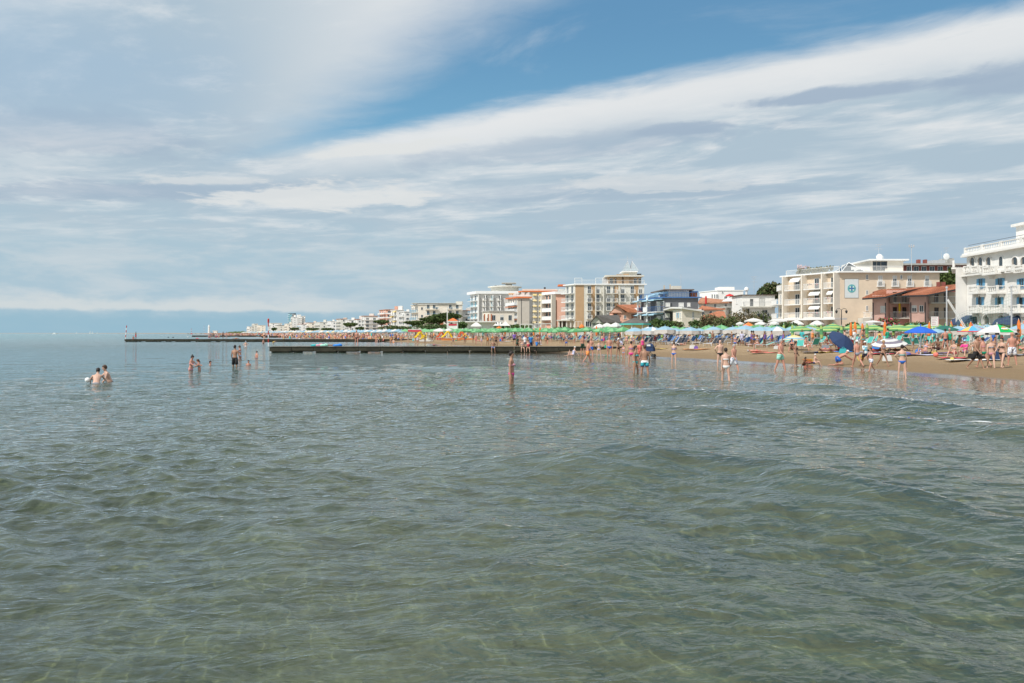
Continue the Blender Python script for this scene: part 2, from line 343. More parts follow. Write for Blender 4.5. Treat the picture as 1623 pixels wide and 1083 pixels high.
# path length through the water after refraction is about depth / cos(refracted angle)
cosr = N.m('SQRT', 1 - (1 - cosv * cosv) * 0.5625)
opac = 1 - N.m('EXPONENT', (depth / cosr) * -0.55)
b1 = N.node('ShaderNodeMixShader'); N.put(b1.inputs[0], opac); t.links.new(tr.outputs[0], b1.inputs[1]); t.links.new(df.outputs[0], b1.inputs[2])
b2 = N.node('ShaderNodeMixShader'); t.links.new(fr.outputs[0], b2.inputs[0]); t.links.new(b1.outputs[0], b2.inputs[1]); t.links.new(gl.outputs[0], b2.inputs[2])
fo = N.node('ShaderNodeBsdfDiffuse'); fo.inputs['Color'].default_value = (0.78, 0.80, 0.80, 1)
fm = N.ss(foamx * 0.9 + (N.noise(pos, 3.4, 7, 0.8) - 0.5) * 3.4, 0.74, 1.15)
b3 = N.node('ShaderNodeMixShader'); N.put(b3.inputs[0], fm * 0.9 * N.ss(foamx, 0.02, 0.12)); t.links.new(b2.outputs[0], b3.inputs[1]); t.links.new(fo.outputs[0], b3.inputs[2])
t.links.new(b3.outputs[0], o.inputs[0])
me = mesh_np('sea', np.stack([x, y, z], 1), grid_faces(len(rad), len(ang)), [wm], smooth=True)
for nm_, arr in (('depth', dep), ('foam', foam)):
    a_ = me.attributes.new(nm_, 'FLOAT', 'POINT'); a_.data.foreach_set('value', arr.astype(np.float32))
sea = link('sea', me, kind='structure'); sea.cycles.is_caustics_caster = True; ld.cycles.is_caustics_light = True

# ============================================================ small-part mesh builder
class MB:
    def __init__(s): s.v = []; s.f = []; s.m = []; s.M = None
    def add(s, V, F, m=0):
        k = len(s.v); s.v += [tuple(p) for p in V]; s.f += [tuple(i + k for i in q) for q in F]; s.m += [m] * len(F); return s
    def box(s, x0, x1, y0, y1, z0, z1, m=0):
        V = [(x0,y0,z0),(x1,y0,z0),(x1,y1,z0),(x0,y1,z0),(x0,y0,z1),(x1,y0,z1),(x1,y1,z1),(x0,y1,z1)]
        return s.add(V, [(0,3,2,1),(4,5,6,7),(0,1,5,4),(1,2,6,5),(2,3,7,6),(3,0,4,7)], m)
    def prism(s, P, z0, z1, m=0):
        n = len(P); V = [(p[0], p[1], z0) for p in P] + [(p[0], p[1], z1) for p in P]
        return s.add(V, [tuple(range(n))[::-1], tuple(range(n, 2*n))] + [(i, (i+1) % n, n + (i+1) % n, n + i) for i in range(n)], m)
    def tube(s, a, b, r0, r1=None, n=6, m=0, cap=True):
        r1 = r0 if r1 is None else r1; a, b = Vector(a), Vector(b); d = (b - a).normalized()
        u = d.orthogonal().normalized(); w = d.cross(u); V = []
        for p, r in ((a, r0), (b, r1)):
            for i in range(n): t_ = 2*math.pi*i/n; V.append(p + (u*math.cos(t_) + w*math.sin(t_)) * r)
        F = [(i, (i+1) % n, n + (i+1) % n, n + i) for i in range(n)]
        if cap: F += [tuple(range(n))[::-1], tuple(range(n, 2*n))]
        return s.add(V, F, m)
    def path(s, P, r, n=5, m=0):
        for a, b in zip(P[:-1], P[1:]): s.tube(a, b, r, r, n, m)
        return s
    def lathe(s, prof, n=8, m=0, c=(0, 0), cap=True):       # profile of (radius, z)
        V = []; F = []
        for r, z_ in prof:
            for i in range(n): t_ = 2*math.pi*(i+.5)/n; V.append((c[0] + r*math.cos(t_), c[1] + r*math.sin(t_), z_))
        for k in range(len(prof)-1): F += [(k*n+i, k*n+(i+1) % n, (k+1)*n+(i+1) % n, (k+1)*n+i) for i in range(n)]
        if cap: F += [tuple(range(n))[::-1], tuple(range((len(prof)-1)*n, len(prof)*n))]
        return s.add(V, F, m)
    def ball(s, c, rx, ry=None, rz=None, n=8, k=5, m=0):
        ry = ry or rx; rz = rz or rx; V = [(c[0], c[1], c[2]-rz)]; F = []
        for j in range(1, k):
            p = math.pi*j/k
            for i in range(n): t_ = 2*math.pi*i/n; V.append((c[0]+rx*math.sin(p)*math.cos(t_), c[1]+ry*math.sin(p)*math.sin(t_), c[2]-rz*math.cos(p)))
        V.append((c[0], c[1], c[2]+rz)); L = len(V)-1
        F += [(0, 1+(i+1) % n, 1+i) for i in range(n)]
        for j in range(k-2): F += [(1+j*n+i, 1+j*n+(i+1) % n, 1+(j+1)*n+(i+1) % n, 1+(j+1)*n+i) for i in range(n)]
        F += [(L, 1+(k-2)*n+i, 1+(k-2)*n+(i+1) % n) for i in range(n)]
        return s.add(V, F, m)
    def me(s, name, mats, smooth=False):
        me = bpy.data.meshes.new(name); me.from_pydata(s.v, [], s.f)
        for q in (mats if isinstance(mats, (list, tuple)) else [mats]): me.materials.append(q)
        me.polygons.foreach_set('material_index', s.m)
        if smooth: me.polygons.foreach_set('use_smooth', [True]*len(s.f))
        me.update(); return me
    def obj(s, name, mats, parent=None, loc=(0, 0, 0), rz=0.0, smooth=False, **p): return link(name, s.me(name, mats, smooth), parent, loc, rz, **p)
CACHE = {}
def shared(key, fn):
    if key not in CACHE: CACHE[key] = fn()
    return CACHE[key]

# palette
plaster_beige = mat('plaster_beige', (0.69, 0.565, 0.43), 0.85, 0.05, 0.6); plaster_cream = mat('plaster_cream', (0.76, 0.69, 0.585), 0.85, 0.05, 0.6)
plaster_white = mat('plaster_white', (0.75, 0.73, 0.69), 0.8, 0.05, 0.8); bright_white = mat('bright_white_render', (0.84, 0.82, 0.78), 0.8, 0.03, 0.8); plaster_off = mat('plaster_off_white', (0.64, 0.62, 0.55), 0.85, 0.06, 0.6)
plaster_pink = mat('plaster_pink', (0.66, 0.42, 0.35), 0.85, 0.06, 0.7); plaster_salmon = mat('plaster_salmon', (0.74, 0.43, 0.32), 0.85, 0.05, 0.7)
plaster_tan = mat('plaster_tan', (0.46, 0.31, 0.18), 0.85, 0.05, 0.7); plaster_grey = mat('plaster_grey', (0.125, 0.13, 0.14), 0.85, 0.07, 0.7)
plaster_taupe = mat('plaster_taupe', (0.52, 0.47, 0.40), 0.85, 0.05, 0.5); plaster_red = mat('plaster_dark_red', (0.26, 0.085, 0.07), 0.85, 0.08, 0.7)
plaster_orange = mat('plaster_orange', (0.62, 0.35, 0.15), 0.85, 0.06, 0.7); plaster_yellow = mat('plaster_yellow', (0.66, 0.50, 0.22), 0.85, 0.06, 0.7)
white_paint = mat('white_paint', (0.80, 0.80, 0.78), 0.5, 0.03); grey_concrete = mat('grey_concrete', (0.42, 0.41, 0.38), 0.9, 0.12, 1.5)
blue_paint = mat('blue_paint', (0.06, 0.15, 0.34), 0.5, 0.08); light_blue_paint = mat('light_blue_paint', (0.23, 0.46, 0.62), 0.6, 0.08); blue_cloth = mat('pale_blue_cloth', (0.38, 0.58, 0.70), 0.8, 0.05)
tile_orange = mat('terracotta_tiles', (0.41, 0.155, 0.08), 0.85, 0.22, 1.4, bump=0.3); tile_brown = mat('brown_tiles', (0.40, 0.19, 0.11), 0.85, 0.2, 1.2); orange_band = mat('orange_fascia', (0.66, 0.17, 0.05), 0.6, 0.06)
slate = mat('dark_shingle', (0.115, 0.105, 0.095), 0.9, 0.15, 1.2); teal_paint = mat('teal_paint', (0.10, 0.48, 0.42), 0.5, 0.05)
dark_metal = mat('dark_metal', (0.035, 0.04, 0.045), 0.5, 0.1); pale_metal = mat('pale_metal', (0.55, 0.56, 0.57), 0.4, 0.05, metal=0.3)
white_cloth = mat('white_cloth', (0.80, 0.79, 0.76), 0.85, 0.03); yellow_cloth = mat('yellow_cloth', (0.70, 0.54, 0.24), 0.85, 0.06)
brown_wood = mat('brown_wood', (0.16, 0.08, 0.045), 0.7, 0.2, 3.0); red_brown = mat('red_brown_panel', (0.40, 0.14, 0.07), 0.8, 0.1)
blue_shutter = mat('blue_shutter', (0.12, 0.33, 0.52), 0.6, 0.08, 4); shutter_grey = mat('roller_shutter', (0.60, 0.60, 0.57), 0.7, 0.04)
aqua_panel = mat('aqua_panel', (0.22, 0.50, 0.58), 0.35, 0.05); red_cloth = mat('red_cloth', (0.55, 0.03, 0.03), 0.8, 0.08); flower = mat('pink_flowers', (0.60, 0.12, 0.15), 0.8, 0.3, 9)
g_ = bpy.data.materials.new('window_glass'); g_.use_nodes = True; b_ = g_.node_tree.nodes['Principled BSDF']
b_.inputs['Base Color'].default_value = (0.035, 0.05, 0.06, 1); b_.inputs['Roughness'].default_value = 0.06; b_.inputs['Specular IOR Level'].default_value = 0.8
glass = g_
g_ = bpy.data.materials.new('balcony_glass'); g_.use_nodes = True; b_ = g_.node_tree.nodes['Principled BSDF']
b_.inputs['Base Color'].default_value = (0.35, 0.55, 0.62, 1); b_.inputs['Roughness'].default_value = 0.1; b_.inputs['Alpha'].default_value = 0.55
pale_glass = g_

# ============================================================ a wall of a building as a frame for windows, doors and balconies
class Face:                                # p0 -> p1 along the wall, outward side to the right of that direction
    def __init__(s, root, p0, p1, off=0.0):
        s.root = root; s.p0 = Vector((*p0, 0)); d = Vector((*p1, 0)) - s.p0; s.L = d.length; s.d = d.normalized(); s.n = Vector((s.d.y, -s.d.x, 0))
        s.rz = math.atan2(s.d.y, s.d.x); s.p0 = s.p0 + s.n * off
    def pos(s, px):                        # distance along the wall of the point that stands behind pixel column px
        r = (px - CX) / FPX; den = s.d.x - r * s.d.y
        return -(s.p0.x - r * s.p0.y) / den
    def w(s, u): return s.p0 + s.d * u
    def z(s, px, py): return zat(py, s.w(s.pos(px)).y)
    def put(s, name, me, u, z_, out=0.0, parent=None, **p):
        q = s.w(u) + s.n * out
        if parent is None: return link(name, me, s.root, (q.x - s.root.location.x, q.y - s.root.location.y, z_ - s.root.location.z), s.rz, **p)
        return link(name, me, parent, (0, 0, 0), 0, **p)
# meshes in wall coordinates: x along, -y outward, z up; origin at the bottom centre
def me_frame(w, h, t=0.07, d=0.07):
    b = MB(); b.box(-w/2-t, -w/2, -d, 0, -t, h+t); b.box(w/2, w/2+t, -d, 0, -t, h+t); b.box(-w/2, w/2, -d, 0, h, h+t); b.box(-w/2-t-.04, w/2+t+.04, -d-.06, 0, -t-.05, -t)
    b.box(-.025, .025, -d*.7, -.012, 0, h); return b
def me_pane(w, h): return MB().box(-w/2, w/2, -0.012, 0.02, 0, h)
def window(f, px, py0, py1, wpx=None, w=None, frame=None, pane=None, kind='window', u=None, shutters=None, half=0):
    u = f.pos(px) if u is None else u; Y = f.w(u).y
    z0, z1 = zat(py1, Y), zat(py0, Y); w = w or min(abs(f.pos(px+wpx/2)-f.pos(px-wpx/2)), 1.6*wpx/FPX*Y)
    return window_m(f, u, z0, z1 - z0, w, frame, pane, kind, shutters, half)
def window_m(f, u, z0, h, w, frame=None, pane=None, kind='window', shutters=None, half=0):
    w = round(w, 1); h = round(h, 1); frame = frame or white_paint; pane = pane or glass
    a = f.put(kind, shared(('fr', w, h, frame.name), lambda: me_frame(w, h).me('window_frame', frame)), u, z0)
    link('pane', shared(('pn', w, h, pane.name), lambda: me_pane(w, h).me('pane', pane)), a)
    if half: link('roller_shutter', shared(('rs', w, h, half), lambda: MB().box(-w/2, w/2, -0.04, -0.014, h*(1-half), h).me('roller_shutter', shutter_grey)), a)
    if shutters:
        for s_ in (-1, 1): link('shutter', shared(('sh', w, h, s_, shutters.name), lambda: MB().box(s_*(w/2+.09) if s_ > 0 else -(w/2+.09)-w*.48, s_*(w/2+.09)+w*.48 if s_ > 0 else -(w/2+.09), -.06, -.015, 0, h).me('shutter', shutters)), a)
    return a
def arch_window(f, px, py0, py1, wpx, frame, pane, shutters=None, kind='arched_window', deep=0.08):
    u = f.pos(px); Y = f.w(u).y; w = round(min(abs(f.pos(px+wpx/2)-f.pos(px-wpx/2)), 1.6*wpx/FPX*Y), 1); z0 = zat(py1, Y); h = round(zat(py0, Y) - z0, 1)
    def mk(m, grow, y0, y1, ring):
        P = []; r = w/2 + grow; hh = h - w/2
        for i in range(9): t_ = math.pi * i / 8; P.append((r*math.cos(t_), hh + r*math.sin(t_)))
        b = MB(); V = [(p[0], y0, p[1]) for p in P] + [(-r, y0, 0), (r, y0, 0)]
        if not ring:
            n = len(V); V2 = V + [(v[0], y1, v[2]) for v in V]
            return b.add(V2, [tuple(range(n)), tuple(range(n, 2*n))[::-1]] + [(i, n+i, n+(i+1) % n, (i+1) % n) for i in range(n)]).me(kind, m)
        q = (w/2) / r; Q = [(w/2*math.cos(math.pi*i/8), hh + w/2*math.sin(math.pi*i/8)) for i in range(9)]
        Po = [(r, 0)] + P + [(-r, 0)]; Pi = [(w/2, 0)] + Q + [(-w/2, 0)]
        for a, c_, d_, e in zip(Po[:-1], Po[1:], Pi[:-1], Pi[1:]):
            b.add([(a[0], y0, a[1]), (c_[0], y0, c_[1]), (e[0], y0, e[1]), (d_[0], y0, d_[1]), (a[0], y1, a[1]), (c_[0], y1, c_[1]), (e[0], y1, e[1]), (d_[0], y1, d_[1])],
                  [(0,1,2,3), (4,7,6,5), (0,4,5,1), (3,2,6,7)])
        return b.me(kind, m)
    a = f.put(kind, shared(('af', w, h, frame.name, deep), lambda: mk(frame, 0.12, -deep, 0.0, True)), u, z0)
    link('pane', shared(('ap', w, h, pane.name), lambda: mk(pane, 0.0, -0.014, 0.02, False)), a)
    if shutters:
        for s_ in (-1, 1): link('shutter', shared(('ash', w, h, s_), lambda: MB().box(*(sorted((s_*(w/2-.05), s_*(w/2+.45)))), -.14, -.085, 0, h*.82).me('shutter', shutters)), a)
    return a
def me_rail(w, d, h=1.0, m=0, bars=True, solid=None, step=0.22):
    b = MB()
    if solid: b.box(-w/2, w/2, -d, -d+.06, 0, h*solid); b.box(-w/2, -w/2+.06, -d+.06, 0, 0, h*solid); b.box(w/2-.06, w/2, -d+.06, 0, 0, h*solid)
    b.box(-w/2, w/2, -d-.02, -d+.05, h, h+.07); b.box(-w/2, -w/2+.05, -d+.05, 0, h, h+.07); b.box(w/2-.05, w/2, -d+.05, 0, h, h+.07)
    if bars and not (solid and solid > .9):
        n = max(2, int(w / step))
        for i in range(n+1): x_ = -w/2+.03 + (w-.06)*i/n; b.box(x_-.02, x_+.02, -d, -d+.035, 0, h)
        for s_ in (-1, 1):
            for k in range(1, 4): b.box(s_*(w/2-.03)-.02, s_*(w/2-.03)+.02, -d*k/4-.02, -d*k/4+.02, 0, h)
    return b
def balcony_m(f, u, z0, w, d=1.2, h=1.0, slab=None, rail=None, solid=None, step=0.22):
    w = round(w, 1); slab = slab or white_paint; rail = rail or white_paint
    a = f.put('balcony', shared(('bs', w, d, slab.name), lambda: MB().box(-w/2, w/2, -d, -.003, -.18, 0).me('balcony_slab', slab)), u, z0)
    link('railing', shared(('br', w, d, h, rail.name, solid, step), lambda: me_rail(w, d, h, solid=solid, step=step).me('railing', rail)), a)
    return a
def awning_m(f, u, z0, w, d=1.3, drop=0.75, m=None, parent_kind='awning'):
    w = round(w, 1); m = m or white_cloth
    def mk():
        b = MB(); b.add([(-w/2, 0, 0), (w/2, 0, 0), (w/2, -d*.72, -drop*.45), (-w/2, -d*.72, -drop*.45), (w/2, -d, -drop), (-w/2, -d, -drop), (w/2, -d, -drop-.22), (-w/2, -d, -drop-.22),
                         (-w/2, 0, -.06), (w/2, 0, -.06)], [(0, 3, 2, 1), (3, 5, 4, 2), (5, 7, 6, 4), (0, 8, 3), (1, 2, 9)])
        b.add([(-w/2, 0, -.03), (-w/2, -d*.72, -drop*.45-.03), (-w/2, -d, -drop-.03), (-w/2, 0, -drop*.9)], [(0, 1, 2, 3)])
        b.add([(w/2, 0, -.03), (w/2, -d*.72, -drop*.45-.03), (w/2, -d, -drop-.03), (w/2, 0, -drop*.9)], [(3, 2, 1, 0)]); return b.me('awning', m)
    return f.put(parent_kind, shared(('aw', w, d, drop, m.name), mk), u, z0, 0.02)
def root(name, label, cat, x_, y_, group=None): return thing(name, label, cat, (x_, y_, 0.9), 0, group)
def poly_part(nm, r, P, z0, z1, m, **k): return MB().prism([(p[0]-r.location.x, p[1]-r.location.y) for p in P], z0-r.location.z, z1-r.location.z).obj(nm, m, r, **k)
def block(r, C, L_, Rr, depth, z1, wall, roofm=None, over=0.3, rt=0.3, z0=0.5, nm='wall'):
    """corner C, far end of the beach front L_, far end of the side wall Rr (world xy)"""
    C, L_, Rr = Vector(C), Vector(L_), Vector(Rr)
    back = L_ + (Rr - C)
    P = [L_, C, Rr, back]
    poly_part(nm, r, P, z0, z1, wall)
    if rt:
        ce = (L_ + Rr) / 2; e = []
        d1_, d2_ = (L_ - C).normalized(), (Rr - C).normalized()
        e = [L_ + d1_*over - d2_*over, C - d1_*over - d2_*over, Rr - d1_*over + d2_*over, back + d1_*over + d2_*over]
        poly_part('roof', r, e, z1, z1+rt, roofm or white_paint)
    return Face(r, L_, C), Face(r, C, Rr), back
def antenna(px, py0, py1, Y, parent, kind=0):
    z0, z1 = zat(py1, Y) - parent.location.z, zat(py0, Y) - parent.location.z; b = MB()
    X0, Y0 = at(px, Y) - parent.location.x, Y - parent.location.y
    b.tube((X0, Y0, z0), (X0, Y0, z1), .05, .03, 5)
    if kind == 0:
        for k, wd in ((0, .7), (.12, .5), (.3, .8)): zz = z1 - (z1-z0)*k; b.box(X0-wd, X0+wd, Y0-.02, Y0+.02, zz-.03, zz+.03)
        for i in range(-2, 3): b.box(X0+i*.28-.02, X0+i*.28+.02, Y0-.3, Y0+.3, z1-.02, z1+.02)
    b.obj('antenna', pale_metal, parent)
def dish(px, py, Y, parent, r=.45):
    X0, Y0, z_ = at(px, Y)-parent.location.x, Y-parent.location.y, zat(py, Y)-parent.location.z
    b = MB(); b.ball((X0, Y0, z_), r, .12, r, 10, 6); b.tube((X0, Y0+.1, z_-r*1.6), (X0, Y0+.1, z_), .04); b.obj('satellite_dish', white_paint, parent)
def box_at(nm, r, px0, px1, py0, py1, Y, d, m, **k):
    x0, x1 = at(px0, Y), at(px1, Y); lx, ly, lz = r.location
    return MB().box(x0-lx, x1-lx, Y-ly, Y+d-ly, zat(py1, Y)-lz, zat(py0, Y)-lz).obj(nm, m, r, **k)
def flowers(f, u, z0, w, parent=None):
    def mk():
        b = MB(); q = random.Random(3)
        for i in range(int(w*9)): b.ball((q.uniform(-w/2, w/2), q.uniform(-.12, .12), q.uniform(0, .35)), q.uniform(.05, .13), n=4, k=3, m=q.choice((0, 0, 1)))
        return b.me('flower_box', [leaf_green, flower])
    return f.put('flower_box', shared(('fl', round(w, 1)), mk), u, z0, 1.25, kind='stuff')
leaf_green = mat('leaf_green', (0.062, 0.112, 0.030), 0.8, 0.35, 5); leaf_olive = mat('leaf_olive', (0.135, 0.130, 0.060), 0.8, 0.35, 4); leaf_pine = mat('pine_needles', (0.070, 0.105, 0.030), 0.85, 0.3, 3); bark = mat('bark', (0.13, 0.085, 0.06), 0.95, 0.2, 3)

# ------------------------------------------------------------ 1. white hotel with loggias at the right edge
def white_hotel():
    Y1 = 124.0; L_ = (at(1532, Y1), Y1); Yc = 96.0; C = (L_[0] - .0, Yc)
    C = (at(1532, Y1) - 0.2, Yc); Rr = (C[0] + 22, Yc + 1)
    r = root('grand_hotel', 'large white hotel with arched loggias, blue shutters and balustrades at right edge', 'hotel', *C)
    zt = zat(405.0, Y1)
    f, s, back = block(r, C, L_, Rr, 20, zt, plaster_white, plaster_white, 0.5, 0.25)
    # roof balustrade
    def baluster_me(w, h, d):
        b = MB(); b.box(-w/2, w/2, -d-.1, -d+.1, 0, .12); b.box(-w/2, w/2, -d-.12, -d+.12, h-.12, h)
        n = max(2, int(w/.42))
        for i in range(n): x_ = -w/2 + w*(i+.5)/n; b.lathe([(.05, .12), (.10, .3*h), (.05, .6*h), (.07, h-.12)], 5, c=(x_, -d), cap=False)
        for x_ in (-w/2+.1, w/2-.1): b.box(x_-.13, x_+.13, -d-.14, -d+.14, 0, h+.08)
        if d > .3:
            for s_ in (-1, 1): b.box(s_*(w/2-.1)-.06, s_*(w/2-.1)+.06, -d, 0, h-.12, h); b.box(s_*(w/2-.1)-.05, s_*(w/2-.1)+.05, -d, 0, 0, h*.35)
        return b
    n = 6; seg = f.L / n
    for i in range(n): f.put('roof_balustrade', shared('rb', lambda: baluster_me(round(seg, 2), .85, 0).me('roof_balustrade', plaster_white)), seg*(i+.5), zt+.25, .3)
    f.put('cornice', MB().box(-f.L/2-.4, f.L/2+.4, -.75, 0.0, -.32, -.003).me('cornice', plaster_white), f.L/2, zt)
    # loggia on the top floor: shallow arches, opening shade painted as pane colour
    for px, w_ in ((1541.5, 8.6), (1554, 8.8), (1567, 9), (1609, 10), (1623, 10)):
        a = arch_window(f, px, 407.5, 424.5, w_, plaster_white, mat('loggia_painted_shade', (0.30, 0.26, 0.22), .9, .1), deep=0.14, kind='loggia_arch')
        link('door', shared('lgd', lambda: MB().box(-.35, .35, -.03, -.016, 0, 1.5).me('door', glass)), a)
    arch_window(f, 1586.5, 407, 423, 6, plaster_white, glass)
    for px0, px1 in ((1535.5, 1546.5), (1547.5, 1559.5), (1561, 1573), (1602, 1614.5), (1616, 1632)):
        u0, u1 = f.pos(px0), f.pos(px1); w_ = round(abs(u1-u0), 1)
        f.put('balustrade', shared(('bal', w_), lambda: baluster_me(w_, 1.0, .75).me('balustrade', plaster_white)), (u0+u1)/2, f.z((px0+px1)/2, 432.5), 0)
    f.put('string_course', MB().box(-f.L/2, f.L/2, -.85, -.003, -.25, 0).me('string_course', plaster_white), f.L/2, f.z(1560, 433))
    def balus(px, py, wpx, d=1.1):
        u = f.pos(px); Y = f.w(u).y; w_ = round(min(abs(f.pos(px+wpx/2)-f.pos(px-wpx/2)), 1.6*wpx/FPX*Y), 1)
        a = f.put('balcony', shared(('wbs', w_, d), lambda: MB().box(-w_/2-.1, w_/2+.1, -d-.15, -.003, -.22, 0).box(-w_/2+.2, -w_/2+.45, -d*.6, -.003, -.7, -.22).box(w_/2-.45, w_/2-.2, -d*.6, -.003, -.7, -.22).me('balcony_slab', plaster_white)), u, zat(py, Y))
        link('balustrade', shared(('wbb', w_, d), lambda: baluster_me(w_, .95, d).me('balustrade', plaster_white)), a)
    balus(1583.5, 433.5, 22, 1.4)
    for px in (1529.5, 1554.5, 1585, 1619):
        if px > 1531: window(f, px, 442, 456, 6.5, shutters=blue_shutter, frame=blue_shutter); balus(px, 464, 17)
    for px in (1529.5, 1554, 1584.5, 1619):
        if px > 1531: arch_window(f, px, 468, 486, 6.5, plaster_white, glass, blue_shutter); balus(px, 494.5, 17 if px != 1584.5 else 30)
    for px in (1548, 1566, 1590, 1616):
        arch_window(f, px, 499.5, 514, 12, plaster_white, mat('dim_arcade', (0.16, 0.15, 0.13), .9, .1), deep=.4, kind='arcade_arch')
    for px in (1534, 1606):
        u = f.pos(px); awning_m(f, u, f.z(px, 500), 4.2, 1.8, 1.3, mat('navy_awning', (0.035, 0.06, 0.12), .8, .08))
    # lower wing on the far side with its terrace
    a_ = L_; Yw = 133.0; Lw = (at(1515.5, Yw), Yw); Cw = (L_[0]-1.7, L_[1]+.05)
    zt2 = zat(431, Yw); P = [Lw, Cw, (Cw[0]+12, Cw[1]+.1), (Lw[0]+13, Yw)]
    poly_part('side_wing', r, P, .5, zt2, plaster_white)
    fw = Face(r, Lw, Cw)
    w2 = fw.L
    fw.put('cornice', MB().box(-w2/2-.3, w2/2, -.6, -.002, -.25, 0).me('cornice', plaster_white), w2/2, zt2)
    fw.put('balustrade', baluster_me(w2, 1.0, 0).me('balustrade', plaster_white), w2/2, zt2, .3)
    for py0, py1, ar in ((442, 456.5, 0), (468.5, 486, 1)):
        (arch_window if ar else window)(fw, 1527, py0, py1, 6, **(dict(frame=plaster_white, pane=glass, shutters=blue_shutter) if ar else dict(shutters=blue_shutter, frame=blue_shutter)))
        u = fw.pos(1527); fw.put('balcony', shared('wwb', lambda: MB().box(-1.3, 1.3, -1.2, -.003, -.22, 0).me('balcony_slab', plaster_white)), u, fw.z(1527, 463.5 if not ar else 494.5))
        fw.put('balustrade', shared('wwbb', lambda: baluster_me(2.5, .95, 1.0).me('balustrade', plaster_white)), u, fw.z(1527, 463.5 if not ar else 494.5))
    # corner turret
    b = MB(); tx, ty = C[0]+6.4-r.location.x, 118-r.location.y; zb = zt+.25-r.location.z
    b.box(tx-1.3, tx+3, ty-1.6, ty+1.6, zb, zb+3.6); b.box(tx-1.8, tx+3.5, ty-2.1, ty+2.1, zb+3.6, zb+4.0)
    b.lathe([(1.6, zb+4.0), (1.5, zb+5.2), (1.9, zb+5.25), (.4, zb+6.8), (.06, zb+9)], 8, c=(tx+1, ty)); b.obj('turret', plaster_white, r)
    f.put('terrace_rail', shared('wtr', lambda: MB().box(-13, 13, -.02, .02, 0.1, .15).me('terrace_rail', dark_metal)), f.L/2, zt+1.3, .3)
white_hotel()

